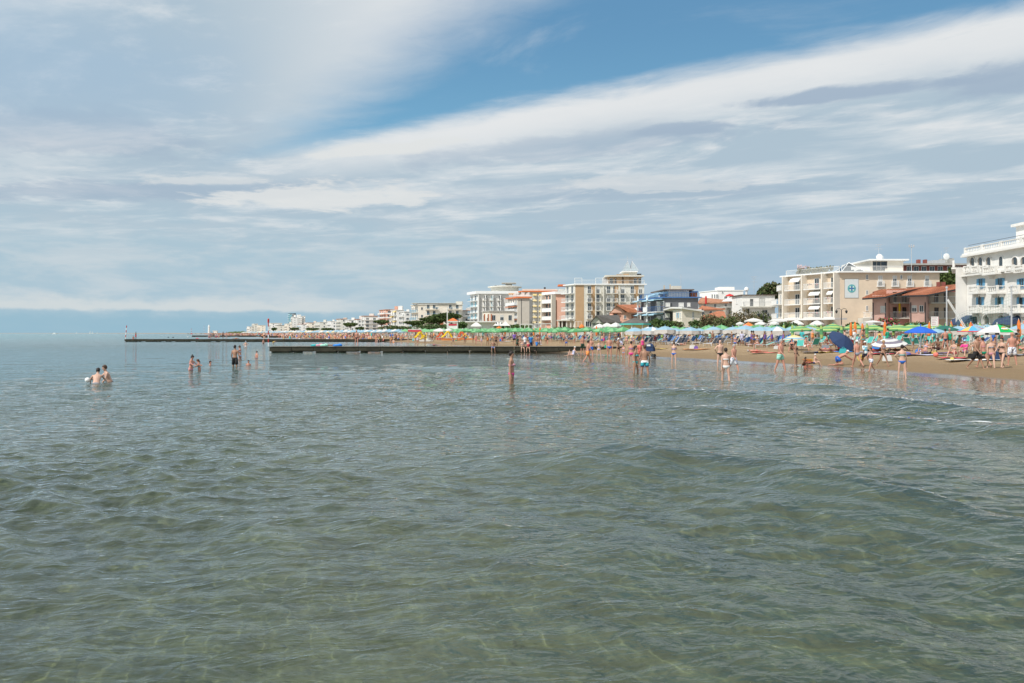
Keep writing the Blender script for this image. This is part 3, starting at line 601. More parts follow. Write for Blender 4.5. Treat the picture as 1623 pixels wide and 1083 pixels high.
# ------------------------------------------------------------ 2. beige hotel with compass emblem
def beige_hotel():
    Yc = 160.0; C = (at(1331.5, Yc), Yc); L_ = (at(1247, 172.5), 172.5); Rr = (at(1489, 160), 160.0)
    r = root('beach_hotel', 'beige four storey hotel with white awnings, roof garden and round compass emblem panel', 'hotel', *C)
    zt = zat(432.5, Yc); f, s, back = block(r, C, L_, Rr, 15, zt, plaster_beige, white_paint, 0.9, 0.28)
    # cream fins standing out of the front, dividing bays
    fl = [zat(py, Yc) for py in (502.5, 480, 456)]
    depth = 1.7
    fins = [f.pos(px) for px in (1249, 1279, 1311, 1331)]
    for u in fins: f.put('fin_wall', shared('bfin', lambda: MB().box(-.14, .14, -depth, -.004, 0, zt-.9).me('fin_wall', plaster_cream)), min(max(u, .2), f.L-.16), .9)
    for (pa, pb) in ((1250, 1278), (1280, 1310), (1312, 1330)):
        ua, ub = f.pos(pa), f.pos(pb); u = (ua+ub)/2; w_ = abs(ub-ua)-.5
        for k, z_ in enumerate(fl):
            balcony_m(f, u, z_, w_, depth-.1, 1.0, plaster_white, white_paint, step=.2)
            for du in ((-w_*.24, w_*.24) if w_ > 5 else (0,)):
                window_m(f, u+du, z_+.02, 2.1, 1.1, kind='balcony_door')
            if k > 0 or w_ > 3: link_a = awning_m(f, u+w_*.12, z_+2.75, min(w_*.6, 3.2), 1.6, .9) if (k, pa) in ((0, 1280), (1, 1280), (1, 1312), (0, 1312), (2, 1250)) else None
            if (k, pa) in ((2, 1280), (1, 1280), (1, 1312), (0, 1280), (0, 1312)):
                ff = flowers(f, u, z_+.75, w_*.7); 
    # left lower wing
    Yl = 178.0; A = (at(1233.5, Yl), Yl); B = (L_[0]-.6, L_[1]+.5)
    z2 = zat(461, Yl); poly_part('side_wing', r, [A, B, (B[0]+9, B[1]+.2), (A[0]+9, A[1])], .5, z2, plaster_cream)
    fw = Face(r, A, B)
    for k, py in enumerate((505, 483.5, 462)):
        z_ = zat(py, Yl) if k < 2 else z2
        balcony_m(fw, fw.L/2, z_, fw.L*(1.1 if k < 2 else .98), 1.5 if k < 2 else .4, 1.0, plaster_white, white_paint)
        if k < 2: window_m(fw, fw.L*.55, z_+.02, 2.0, 1.1, kind='balcony_door')
    # ground floor canopy and dark doors
    f.put('canopy', MB().box(-7.5, 9.5, -5.2, -1.8, 0, .35).me('canopy', white_cloth), f.L*.55, zat(507, 157))
    for px in (1290, 1299, 1307): window(f, px, 508.5, 515.5, 7, kind='entrance_door')
    # side wall: windows
    for px, a0, a1 in ((1374, 436, 442.8), (1374, 461, 467), (1374, 485, 492.3), (1428.3, 436.2, 442)): window(s, px, a0, a1, 2.6, frame=white_paint)
    for px in (1395, 1418, 1441.5, 1469):
        window(s, px, 437.5, 452.8, 5.2, frame=white_paint, half=.6 if px == 1395 else .3)
        u = s.pos(px); balcony_m(s, u, s.z(px, 453.4), 1.4, .4, .9, white_paint, white_paint, step=.16)
    # emblem
    u = s.pos(1349.5); Ym = s.w(u).y; zc_ = zat(457.5, Ym); ppm = Ym/FPX
    w_, h_ = 21.5*ppm, 29.5*ppm
    pan = s.put('emblem_panel', MB().box(-w_/2, w_/2, -.08, 0, -h_/2, h_/2, 0).box(-w_/2-.06, w_/2+.06, -.05, 0, -h_/2-.06, h_/2+.06, 1).me('emblem_panel', [mat('emblem_ground', (.62, .66, .66), .7, .03), mat('emblem_edge', (.25, .25, .24), .7, .03)]), u, zc_)
    b = MB(); rr = 6.6*ppm
    disc = [(rr*math.cos(i*math.pi/12), rr*math.sin(i*math.pi/12)) for i in range(24)]
    b.add([(p[0], -.11, p[1]) for p in disc] + [(p[0], -.08, p[1]) for p in disc], [tuple(range(24))[::-1]] + [(i, (i+1) % 24, 24+(i+1) % 24, 24+i) for i in range(24)])
    b.obj('emblem_disc', mat('emblem_teal', (.13, .42, .42), .6, .04), pan)
    b = MB(); r1 = rr*.96
    for k in range(4):
        t_ = math.pi/2*k; c_, s_ = math.cos(t_), math.sin(t_)
        b.add([(0, -.125, 0), (r1*.16*(c_-s_), -.125, r1*.16*(s_+c_)), (r1*c_, -.125, r1*s_), (r1*.16*(c_+s_), -.125, r1*.16*(s_-c_))], [(0, 1, 2, 3)], 0)
        t2 = t_ + math.pi/4; c_, s_ = math.cos(t2), math.sin(t2)
        for q in (-.13, .13): b.add([(.3*r1*c_, -.125, .3*r1*s_), (.42*r1*math.cos(t2-q*2), -.125, .42*r1*math.sin(t2-q*2)), (.82*r1*math.cos(t2-q*1.8), -.125, .82*r1*math.sin(t2-q*1.8)), (.62*r1*c_, -.125, .62*r1*s_)], [(0, 1, 2, 3)], 1)
    b.obj('compass_star', [mat('emblem_navy', (.07, .16, .38), .6, .03), mat('emblem_white', (.72, .78, .72), .6, .03)], pan)
    # roof terrace
    Yp = 163.0; P0, P1 = (at(1381, Yp), Yp), (at(1431.5, Yp), Yp)
    zp = zat(413.5, Yp); poly_part('penthouse', r, [(at(1337, 176), 176), P0, P1, (P1[0]+2, 176)], zt+.28, zp, plaster_cream)
    poly_part('roof', r, [(at(1334, 177), 177), (P0[0]-.8, P0[1]-.8), (P1[0]+.8, P1[1]-.8), (P1[0]+2.8, 177)], zp, zp+.3, white_paint)
    fp = Face(r, P0, P1)
    for px in (1386, 1392.5, 1399): window(fp, px, 415.5, 428.5, 4.6, frame=dark_metal)
    window(fp, 1403.5, 415.5, 424.5, 3.2, frame=dark_metal)
    f.put('terrace_railing', shared('btr', lambda: me_rail(round(f.L, 1), .3, 1.0).me('terrace_railing', white_paint)), f.L/2, zt+.28)
    s.put('terrace_railing', shared('btr2', lambda: me_rail(12.0, .3, 1.0).me('terrace_railing', white_paint)), 6.2, zt+.28)
    q = random.Random(5); b = MB()
    for i in range(240):
        u = q.uniform(f.pos(1260), f.pos(1314)); p = f.w(u) - f.n*q.uniform(.2, 1.3); b.ball((p.x-r.location.x, p.y-r.location.y, zt+.3+q.uniform(.1, 1.25)-r.location.z), q.uniform(.12, .3), n=5, k=3)
    b.obj('roof_garden', leaf_olive, r)
    b = MB()                                                   # glass pyramid skylight
    bx, by, bz = at(1345, 165)-r.location.x, 165-r.location.y, zt+.28-r.location.z
    apex = (bx, by, bz+2.2); cs = [(bx-2.6, by-2.6, bz), (bx+2.6, by-2.6, bz), (bx+2.6, by+2.6, bz), (bx-2.6, by+2.6, bz)]
    b.add(cs+[apex], [(0, 1, 4), (1, 2, 4), (2, 3, 4), (3, 0, 4)], 0)
    for c_ in cs: b.tube(c_, apex, .09, n=4, m=1)
    for i in range(4): b.tube(cs[i], cs[(i+1) % 4], .09, n=4, m=1)
    b.obj('skylight', [glass, white_paint], r)
    b = MB(); q = random.Random(8)                              # washing on the terrace
    for i in range(17): x_ = at(1349+i*1.75, 162)-r.location.x; z_ = zat(423.5, 162)-r.location.z; b.box(x_, x_+.19, 162-r.location.y, 162.03-r.location.y, z_-q.uniform(.5, .85), z_+q.uniform(-.05, .1))
    b.tube((at(1347, 162)-r.location.x, 162-r.location.y, zat(423.3, 162)-r.location.z), (at(1380, 162)-r.location.x, 162-r.location.y, zat(423.3, 162)-r.location.z), .02, n=4)
    b.obj('washing_line', white_cloth, r)
    # name letters on the roof edge
    for i, (ch, px) in enumerate(zip('Bellariva', (1262.5, 1265.4, 1267.7, 1269.2, 1270.8, 1273.3, 1275.4, 1277, 1279.6))):
        Yn = f.w(f.pos(1270)).y; cu = bpy.data.curves.new('letter', 'FONT'); cu.body = ch; cu.size = 1.15; cu.extrude = .06; cu.fill_mode = 'BOTH'
        ob = bpy.data.objects.new('letter_tmp', cu); COL.objects.link(ob); bpy.context.view_layer.update()
        me_ = bpy.data.meshes.new_from_object(ob); bpy.data.objects.remove(ob); me_.materials.clear(); me_.materials.append(mat('pale_pink_sign', (.72, .55, .55), .6, .02))
        o_ = link('sign_letter', me_, r, (at(px-1, Yn)-r.location.x, Yn-r.location.y-.5, zat(426, Yn)-r.location.z)); o_.rotation_euler = (R(90), 0, 0)
    b = MB(); b.tube((at(1265, 170)-r.location.x, 170-r.location.y, zt-r.location.z), (at(1265, 170)-r.location.x, 170-r.location.y, zat(422, 170)-r.location.z), .06); b.tube((at(1279, 168)-r.location.x, 168-r.location.y, zt-r.location.z), (at(1279, 168)-r.location.x, 168-r.location.y, zat(422, 168)-r.location.z), .06); b.obj('sign_post', dark_metal, r)
    antenna(1392.5, 388, 411, 166, r); antenna(1400.5, 406, 411, 166, r, 1); dish(1394, 408, 164, r, .7)
    # small ground annex on the right
    box_at('annex', r, 1367.5, 1380, 504, 520, 157.5, 2.3, plaster_off)
    balcony_m(s, s.pos(1373.5), s.z(1373.5, 503.5), 1.5, 1.1, 1.0)
beige_hotel()

# ------------------------------------------------------------ 3. pink house with terracotta roofs
def sloped_roof(nm, r, A, B, over, eave_z, rise, m, th=.22, fascia=dark_metal):
    """gable roof over the quadrilateral A(front left) B(front right) ... given as list of 4 world points; ridge runs from mid of 0-1 to mid of 3-2"""
    P = A; lx, ly, lz = r.location
    def off(p, q): return (p[0]-lx, p[1]-ly, q-lz)
    m0 = ((P[0][0]+P[1][0])/2, (P[0][1]+P[1][1])/2); m1 = ((P[3][0]+P[2][0])/2, (P[3][1]+P[2][1])/2)
    V = [off(P[0], eave_z), off(P[1], eave_z), off(P[2], eave_z), off(P[3], eave_z), off(m0, eave_z+rise), off(m1, eave_z+rise)]
    V += [(v[0], v[1], v[2]+th) for v in V]
    F = [(6, 10, 11, 9), (7, 8, 11, 10), (0, 3, 5, 4), (1, 4, 5, 2), (0, 6, 9, 3), (1, 2, 8, 7)]
    b = MB(); b.add(V, F, 0); b.add(V, [(0, 4, 10, 6), (1, 7, 10, 4), (3, 9, 11, 5), (2, 5, 11, 8)], 1)
    return b.obj(nm, [m, fascia], r)
def pink_house():
    Yc = 141.0; r = root('pink_house', 'pink two storey house with terracotta roofs beside the white hotel', 'house', at(1382, Yc), Yc)
    lx, ly, lz = r.location
    ze = zat(473.5, Yc)
    def W_(px0, px1, Y, d, zt_, m): poly_part('wall', r, [(at(px0, Y), Y), (at(px1, Y), Y), (at(px1, Y)+.75*d, Y+d), (at(px0, Y)+.75*d, Y+d)], .5, zt_, m)
    W_(1382.5, 1404.5, 141.0, 11, ze+.6, plaster_pink); W_(1404.8, 1441, 143.2, 9, ze+1.6, plaster_pink); W_(1441.5, 1467.5, 139, 12, zat(470, 139), plaster_pink); W_(1467.8, 1514, 141.5, 10, zat(463, 141.5), plaster_beige)
    def roof_px(pts, m=tile_orange):                          # pts: (px, py, Y) eaves left, eaves right, ridge right, ridge left
        V = [(at(a, Y)-lx, Y-ly, zat(b_, Y)-lz) for a, b_, Y in pts]; V2 = [(v[0], v[1], v[2]-.28) for v in V]; n = len(V)
        b = MB(); b.add(V, [tuple(range(n))], 0); b.add(V+V2, [tuple(range(n, 2*n))[::-1]] + [(i, n+i, n+(i+1) % n, (i+1) % n) for i in range(n)], 1); b.obj('roof', [m, dark_metal], r)
        # rows of tile ridges
        a, b_, c_, d_ = [Vector(v) for v in V[:4]]; k = max(6, int((b_-a).length/.45)); mb = MB()
        for i in range(k+1): t_ = i/k; mb.tube(a.lerp(b_, t_)+Vector((0, 0, .03)), d_.lerp(c_, t_)+Vector((0, 0, .03)), .07, n=4)
        mb.obj('tile_ribs', m, r, kind='stuff')
    roof_px([(1366.5, 473, 139.5), (1403, 470.5, 139.5), (1440, 457.5, 149), (1398, 459, 149)])
    roof_px([(1403, 470.5, 139.6), (1436, 461, 139.6), (1470, 455, 149), (1441, 457, 149)])
    roof_px([(1430, 468.5, 137.5), (1468, 467.5, 137.5), (1494, 453.5, 147), (1464, 456.5, 147)])
    roof_px([(1468, 467.6, 137.6), (1516, 458, 137.6), (1516, 451, 147), (1494, 453.5, 147)])
    roof_px([(1383, 463.5, 147), (1412, 462, 147), (1432, 457.8, 152), (1398, 459, 152)])
    # recessed balconies
    f = Face(r, (at(1404.8, 143.2), 143.2), (at(1441, 143.2), 143.2)); g = Face(r, (at(1467.8, 141.5), 141.5), (at(1514, 141.5), 141.5)); h = Face(r, (at(1382.5, 141), 141), (at(1404.5, 141), 141)); k = Face(r, (at(1441.5, 139), 139), (at(1467.5, 139), 139))
    for ff, pc, wp in ((f, 1425, 31), (g, 1491, 44)):
        for py in (480, 504):
            u = ff.pos(pc); balcony_m(ff, u, ff.z(pc, py), wp/FPX*142, 1.5, 1.0, plaster_off, white_paint, step=.25)
            for dp in (-7, 8): window(ff, pc+dp, py-16, py-.5, 5, kind='balcony_door', frame=brown_wood)
    window(h, 1399, 485.5, 495.5, 6.5, pane=shutter_grey); window(k, 1448.5, 484.5, 494, 6, half=.4); window(k, 1460, 484.5, 494, 5)
    for ff, px in ((h, 1403), (k, 1443), (k, 1466), (h, 1383.5)): u = ff.pos(px); ff.put('drainpipe', shared('dp', lambda: MB().box(-.06, .06, -.12, -.005, 0, 6.6).me('drainpipe', dark_metal)), u, .9)
    b = MB(); u = f.pos(1420.5); p = f.w(u)+f.n*1.2; b.lathe([(.12, 0), (.2, .2), (.18, 1.9), (.05, 2.1)], 6, c=(p.x-lx, p.y-ly)); o_ = b.obj('folded_parasol', mat('mustard_cloth', (.72, .48, .02), .8, .05), r); o_.location.z = f.z(1420, 497.5)-lz
    for px in (1489, 1497): box_at('chimney', r, px-1.5, px+1.5, 447, 455, 146, .8, plaster_red)
pink_house()

def red_block():
    Y = 192.0; r = root('red_apartment_block', 'dark red apartment block with flat overhanging roof behind pink house', 'apartment block', at(1436, Y), Y)
    P0, P1 = (at(1431, Y), Y), (at(1533, Y), Y)
    poly_part('wall', r, [P0, P1, (P1[0], Y+12), (P0[0], Y+12)], .5, zat(421, Y), plaster_red)
    poly_part('roof', r, [(P0[0]-.6, Y-1.5), (P1[0]+.6, Y-1.5), (P1[0], Y+12), (P0[0], Y+12)], zat(421, Y), zat(418.5, Y), grey_concrete)
    f = Face(r, P0, P1)
    for px in (1441, 1452, 1464, 1477, 1490, 1505, 1519): window(f, px, 423, 430, 7, frame=white_paint)
    for px in (1457, 1467.5): box_at('chimney', r, px-2, px+2, 411.5, 418.4, Y+3, 1, plaster_red)
    box_at('roof_equipment', r, 1479, 1498, 412.5, 418.3, Y+3, 3, pale_metal); box_at('stair_head', r, 1498, 1512, 409.5, 418.3, Y+5, 3, grey_concrete)
    antenna(1499.5, 393, 410, Y+4, r); antenna(1492, 399, 412, Y+5, r, 1); dish(1500, 407, Y+3, r, .8)
red_block()

# ------------------------------------------------------------ 4. low white building, big white block behind, cream and grey houses
def low_white():
    Y = 180.0; C = (at(1176, Y), Y); L_ = (at(1160, 188), 188); Rr = (at(1228, 180), 180)
    r = root('low_white_house', 'low white two storey house with long upper terrace left of beige hotel', 'house', *C)
    f, s, b_ = block(r, C, L_, Rr, 10, zat(468.5, Y), bright_white, mat('brown_eaves', (.12, .09, .07), .8, .1), .35, .18)
    s.put('terrace', MB().box(-.5, s.L+.2, -1.4, -.003, -.25, 0).me('terrace_slab', plaster_off), 0, s.z(1200, 486))
    s.put('railing', me_rail(round(s.L-.3, 1), 1.3, .95).me('railing', pale_metal), s.L/2, s.z(1200, 486))
    window(s, 1207.5, 473, 485.5, 7.5, pane=shutter_grey, frame=grey_concrete, kind='balcony_door'); window(s, 1191, 474, 485.5, 4, frame=grey_concrete, kind='balcony_door'); window(s, 1185, 489.5, 495, 5); window(s, 1212, 492, 497.5, 7.5); window(f, 1168, 473, 481, 3.6, pane=shutter_grey)
    b = MB(); b.lathe([(.25, 0), (.25, 1.0), (.55, 1.05), (.5, 1.5), (.1, 1.8)], 8); o_ = b.obj('vent', white_paint, r); o_.location = (at(1183, Y+2)-C[0], 2, zat(467, Y)-r.location.z)
    antenna(1195, 439, 466, Y+3, r)
low_white()
def white_block():
    Y = 222.0; C = (at(1137, Y), Y); r = root('white_flat_roofed_block', 'big plain white flat roofed block behind the tiled houses', 'apartment block', *C)
    f, s, b_ = block(r, C, (at(1109, 232), 232), (at(1178, Y), Y), 12, zat(461.2, Y), bright_white, white_paint, .15, .25)
    box_at('roof_room', r, 1140, 1164, 455, 460.2, Y+4, 5, plaster_white)
    for px, py in ((1129, 470), (1133, 470), (1136.5, 470), (1145, 459)): window(f if px < 1137 else s, px, py-3 if px < 1140 else 462.5, py+3 if px < 1140 else 464.5, 2.4)
    window(s, 1150, 470, 473, 4); window(s, 1165, 470, 474, 4)
white_block()
def tiled_row():
    for nm_, (p0, p1, pe, pr, Y, d, wallm, lab) in enumerate((
        (1107, 1160, 480, 471.5, 197, 10, plaster_off, 'taupe house with stepped brown tiled roofs under the big white block'),
        (1107, 1146, 490.5, 484.5, 186, 8, plaster_cream, 'small cream house with orange tiled lean-to roof behind the bushes'))):
        r = root('tiled_house', lab, 'house', at((p0+p1)/2, Y), Y); P0, P1 = (at(p0, Y), Y), (at(p1, Y), Y)
        poly_part('wall', r, [P0, P1, (P1[0]+d*.5, Y+d), (P0[0]+d*.5, Y+d)], .5, zat(pe, Y), wallm)
        V = [(P0[0]-.4, Y-.5, zat(pe+.6, Y)), (P1[0]+.4, Y-.5, zat(pe-1, Y)), (P1[0]+.2, Y+d*.6, zat(pr+4, Y+d*.6)), (P0[0]+2, Y+d*.6, zat(pr, Y+d*.6))]
        V = [(a-r.location.x, b-Y, c-r.location.z) for a, b, c in V]
        MB().add(V+[(a, b, c-.25) for a, b, c in V], [(0, 1, 2, 3), (7, 6, 5, 4), (0, 4, 5, 1), (1, 5, 6, 2), (2, 6, 7, 3), (3, 7, 4, 0)]).obj('roof', tile_brown if nm_ == 0 else tile_orange, r)
        f = Face(r, P0, P1)
        for q in range(3): window(f, p0+(p1-p0)*(q+.6)/3.2, pe+2.5, pe+7.5, 3.5)
        if nm_ == 0:
            b = MB(); b.box(at(1144, Y-3)-r.location.x, at(1161, Y-3)-r.location.x, -6, 0, zat(486.5, Y-3)-r.location.z-.3, zat(486.5, Y-3)-r.location.z); b.obj('terrace', grey_concrete, r)
            for px in (1151, 1158): box_at('pillar', r, px-1.2, px+1.2, 487, 508, Y-5, .5, plaster_white)
            o_ = MB().lathe([(.1, 0), (.25, .2), (.22, 1.8), (.05, 2.1)], 6).obj('folded_parasol', red_cloth, r); o_.location = (at(1118.5, Y-1)-r.location.x, -1.2, zat(482.5, Y-1)-r.location.z)
            o_ = MB().lathe([(1.7, 0), (1.2, .35), (.05, .8)], 8).tube((0, 0, -1.6), (0, 0, .3), .05).obj('terrace_parasol', white_cloth, r); o_.location = (at(1155, Y-4)-r.location.x, -4, zat(478, Y-4)-r.location.z)
            o_ = MB().lathe([(1.1, 0), (.8, .3), (.05, .6)], 8).tube((0, 0, -1.4), (0, 0, .3), .05).obj('terrace_parasol', red_cloth, r); o_.location = (at(1156.5, Y-1)-r.location.x, -1, zat(470, Y)-r.location.z)
    Y = 160; r = root('orange_roofed_bungalow', 'orange tiled bungalow roof rising out of the olive bushes', 'house', at(1125, Y), Y)
    poly_part('wall', r, [(at(1098, Y), Y), (at(1148, Y), Y), (at(1148, Y)+3, Y+9), (at(1098, Y)+3, Y+9)], .5, zat(506.5, Y), plaster_off)
    V = [(at(1095, Y-1), Y-1, zat(507, Y)), (at(1151, Y-1), Y-1, zat(503, Y)), (at(1148, Y+6), Y+6, zat(494, Y+6)), (at(1138, Y+6), Y+6, zat(493, Y+6))]
    V = [(a-r.location.x, b-Y, c-r.location.z) for a, b, c in V]; MB().add(V+[(a, b, c-.25) for a, b, c in V], [(0, 1, 2, 3), (7, 6, 5, 4), (0, 4, 5, 1), (1, 5, 6, 2), (2, 6, 7, 3), (3, 7, 4, 0)]).obj('roof', tile_orange, r)
    b = MB(); bx = at(1113.5, Y-3)-r.location.x; b.tube((bx, -3, zat(512, Y)-r.location.z), (bx, -3, zat(490, Y)-r.location.z), .12, .08); b.box(bx-.8, bx+.8, -3.4, -2.6, zat(505, Y)-r.location.z, zat(504.4, Y)-r.location.z); b.obj('flue', dark_metal, r)
    window(Face(r, (at(1098, Y), Y), (at(1148, Y), Y)), 1106, 509, 513, 4)
tiled_row()
def cream_house():
    Y = 154.0; C = (at(1081, Y), Y); L_ = (at(1066.5, 158), 158); Rr = (at(1111.5, 155), 155)
    r = root('cream_house', 'narrow cream house with pale blue shutters between grey house and bushes', 'house', *C)
    poly_part('wall', r, [L_, C, Rr, (Rr[0]+2, 166), (at(1068, 166), 166)], .5, zat(491.5, Y), plaster_cream)
    z0, z1, z2 = zat(487, 158), zat(487.2, Y), zat(492, Y)
    V = [(L_[0]-.5, L_[1]-.7, z0), (C[0]-.2, C[1]-.7, z1), (Rr[0]+.4, Rr[1]-.4, z2), (Rr[0], 167, z2), (L_[0]-.3, 167, z1)]
    V = [(a-C[0], b-C[1], c-r.location.z) for a, b, c in V]; V2 = [(a, b, c-.3) for a, b, c in V]; MB().add(V+V2, [(0, 1, 2, 3, 4), (9, 8, 7, 6, 5)] + [(i, 5+i, 5+(i+1) % 5, (i+1) % 5) for i in range(5)]).obj('roof', plaster_white, r)
    poly_part('gable', r, [L_, C, Rr, (Rr[0]+2, 166)], zat(491.5, Y)+.002, zat(490, Y), plaster_cream)
    f = Face(r, L_, C); window(f, 1074, 496, 504, 2.6, shutters=light_blue_paint); window(f, 1078.5, 496, 504, 1.6)
    window(Face(r, C, Rr), 1098.5, 495, 505, 1.4, frame=pale_metal, pane=pale_metal)
cream_house()
def grey_house():
    Y = 166.0; C = (at(1053, Y), Y); L_ = (at(1016, 177), 177); Rr = (at(1106.5, Y), Y)
    r = root('grey_blue_house', 'dark grey three storey house with bright blue railings and awnings', 'house', *C)
    f, s, back = block(r, C, L_, Rr, 10, zat(472.5, Y), plaster_grey, blue_paint, .5, .22)
    fl = [zat(py, Y) for py in (517, 494, 473)]
    for k in (0, 1):
        z_ = fl[k]
        a = balcony_m(f, f.L/2, z_, f.L, 1.7, 1.0, plaster_white, blue_paint, step=.4)
        for px in (1018.5, 1034): link('panel', shared('ghp', lambda: MB().box(-1.0, 1.0, -1.78, -1.72, 0, 1.05).me('panel', white_paint)), a, (f.pos(px)-f.L/2, 0, 0))
        for px in (1023, 1029, 1044, 1050): window_m(f, f.pos(px), z_+.02, 2.1, 1.3, kind='balcony_door', pane=shutter_grey if px in (1023, 1044) else glass)
        for px in (1021, 1036, 1047): awning_m(f, f.pos(px), z_+2.75, 2.6, 2.2, .28, blue_cloth)
    for px in (1021, 1036): f.put('pillar', shared('ghpl', lambda: MB().box(-.15, .15, -1.69, -1.4, 0, 7.6).me('pillar', white_paint)), f.pos(px), fl[0]-1.0)
    for px, w_ in ((1058.5, 6), (1079.5, 6.8), (1091.5, 3.8)): window(s, px, 481, 486, w_, pane=shutter_grey)
    window(s, 1058, 498, 503, 6, pane=shutter_grey)
    s.put('drainpipe', MB().box(-.14, .14, -.15, -.005, 0, 7.5).me('drainpipe', dark_metal), s.pos(1063), .9)
    Yp = 168.5; P0, P1 = (at(1060, Yp), Yp), (at(1092, Yp), Yp); zb, zp = zat(471, Y), zat(460.5, Yp)
    poly_part('penthouse', r, [(at(1035, 178), 178), P0, P1, (P1[0]+1, 178)], zb, zp, plaster_white)
    poly_part('roof', r, [(at(1031, 180), 180), (P0[0]-1.2, P0[1]-1), (P1[0]+.9, P1[1]-1), (P1[0]+1.5, 180)], zp, zp+.22, mat('brown_metal', (.16, .12, .10), .7, .1))
    fp = Face(r, (at(1035, 178), 178), P0); awning_m(fp, fp.L*.72, zp-.15, fp.L*.5, 2.2, .6, blue_cloth); awning_m(fp, fp.L*.2, zp-.3, fp.L*.3, 2.2, .9, blue_cloth)
    s.put('terrace_rail', me_rail(round(s.L, 1), .2, .9, step=.55).me('terrace_rail', blue_paint), s.L/2, zb); f.put('terrace_rail', me_rail(round(f.L, 1), .2, .9, step=.55).me('terrace_rail', blue_paint), f.L/2, zb)
    box_at('roof_hut', r, 1095, 1105, 463, 471, Y+4, 3, mat('rust_panel', (.35, .13, .06), .8, .1)); box_at('hut_roof', r, 1094, 1106.5, 461.5, 463, Y+3.6, 4, blue_paint)
    for px, t_ in ((1053, 452.5), (1062.5, 451)): box_at('chimney', r, px-1, px+1, t_, 459.5, Yp+3, .5, plaster_taupe)
    box_at('roof_room', r, 1066, 1080, 453.3, 459, Yp+4, 3, plaster_off); antenna(1079, 435, 458, Yp+2, r, 1)
grey_house()
def gable_house():
    Y = 176.0; r = root('gabled_pink_house', 'small pink house with terracotta gable roof beside tan hotel', 'house', at(985, Y), Y); lx, ly, lz = r.location
    poly_part('wall', r, [(at(966, Y+3), Y+3), (at(985, Y), Y), (at(1014, Y), Y), (at(1014, Y), Y+9), (at(966, Y+9), Y+9)], .5, zat(495, Y), plaster_salmon)
    zr, ze = zat(483.5, Y), zat(494.5, Y)
    V = [(at(978, Y-1), Y-1, zr), (at(996, Y-1.2), Y-1.2, ze), (at(1017, Y-1.2), Y-1.2, ze), (at(1013, Y+5), Y+5, zr+.3), (at(965.5, Y+1), Y+1, ze-.4)]
    V = [(a-lx, b-ly, c-lz) for a, b, c in V]; V2 = [(a, b, c-.2) for a, b, c in V]
    b = MB(); b.add(V+V2, [(0, 1, 2, 3), (5, 8, 7, 6), (0, 5, 6, 1), (1, 6, 7, 2), (2, 7, 8, 3)], 0); b.add(V+V2, [(0, 4, 9, 5)], 1); b.add([V[0], V[3], (at(1000, Y+9)-lx, 9, ze-lz), V[4]], [(0, 1, 2, 3)], 0); b.obj('roof', [tile_orange, brown_wood], r)
    b = MB(); b.add([(at(968, Y-.3)-lx, -.3, ze-lz-.2), (at(992, Y-.3)-lx, -.3, ze-lz-.2), (at(979, Y-.3)-lx, -.3, zr-lz-.15)], [(0, 1, 2)]); b.add([(at(968, Y-.3)-lx, .2, ze-lz-.2), (at(992, Y-.3)-lx, .2, ze-lz-.2), (at(979, Y-.3)-lx, .2, zr-lz-.15)], [(2, 1, 0)]); b.obj('gable', plaster_salmon, r)
    f = Face(r, (at(985, Y), Y), (at(1014, Y), Y)); window(f, 990.3, 500.5, 505, 2.8); window(f, 1005, 499, 506, 7, pane=red_brown, frame=brown_wood)
    g = Face(r, (at(966, Y+3), Y+3), (at(985, Y), Y)); balcony_m(g, g.L/2, zat(509, Y), g.L, 1.4, 1.0, plaster_salmon, dark_metal); window(g, 976, 498, 508, 5, frame=brown_wood, kind='balcony_door')
gable_house()
def dark_hut():
    Y = 150.0; r = root('dark_roofed_cabin', 'cabin with dark shingle roof and white gable in front of tan hotel', 'house', at(945, Y), Y); lx, ly, lz = r.location
    poly_part('wall', r, [(at(937, Y), Y), (at(982, Y+2), Y+2), (at(982, Y+8), Y+8), (at(937, Y+8), Y+8)], .5, zat(512, Y), plaster_off)
    zr, ze = zat(499.8, Y), zat(511.5, Y)
    V = [(at(945, Y-.8), Y-.8, zr), (at(956, Y-1), Y-1, ze+.1), (at(984, Y), Y, ze), (at(981, Y+4), Y+4, zr+.1), (at(934.5, Y-.8), Y-.8, ze)]
    V = [(a-lx, b-ly, c-lz) for a, b, c in V]; V2 = [(a, b, c-.18) for a, b, c in V]
    b = MB(); b.add(V+V2, [(0, 1, 2, 3), (5, 8, 7, 6), (0, 5, 6, 1), (1, 6, 7, 2), (2, 7, 8, 3), (0, 4, 9, 5)]); b.add([V[0], V[3], (at(975, Y+8)-lx, 8, ze-lz), V[4]], [(0, 1, 2, 3)]); b.obj('roof', slate, r)
    b = MB(); G = [(at(936.5, Y-.4)-lx, ze-lz-.1), (at(955.5, Y-.4)-lx, ze-lz-.1), (at(945, Y-.4)-lx, zr-lz-.2)]
    b.add([(p[0], -.4, p[1]) for p in G]+[(p[0], 0, p[1]) for p in G], [(0, 1, 2), (5, 4, 3), (0, 3, 4, 1), (1, 4, 5, 2), (2, 5, 3, 0)]); b.obj('gable', plaster_off, r)
    f = Face(r, (at(937, Y), Y), (at(982, Y+2), Y+2)); 
    for px in (941, 948): window(f, px, 512.5, 515.5, 3.5)
dark_hut()
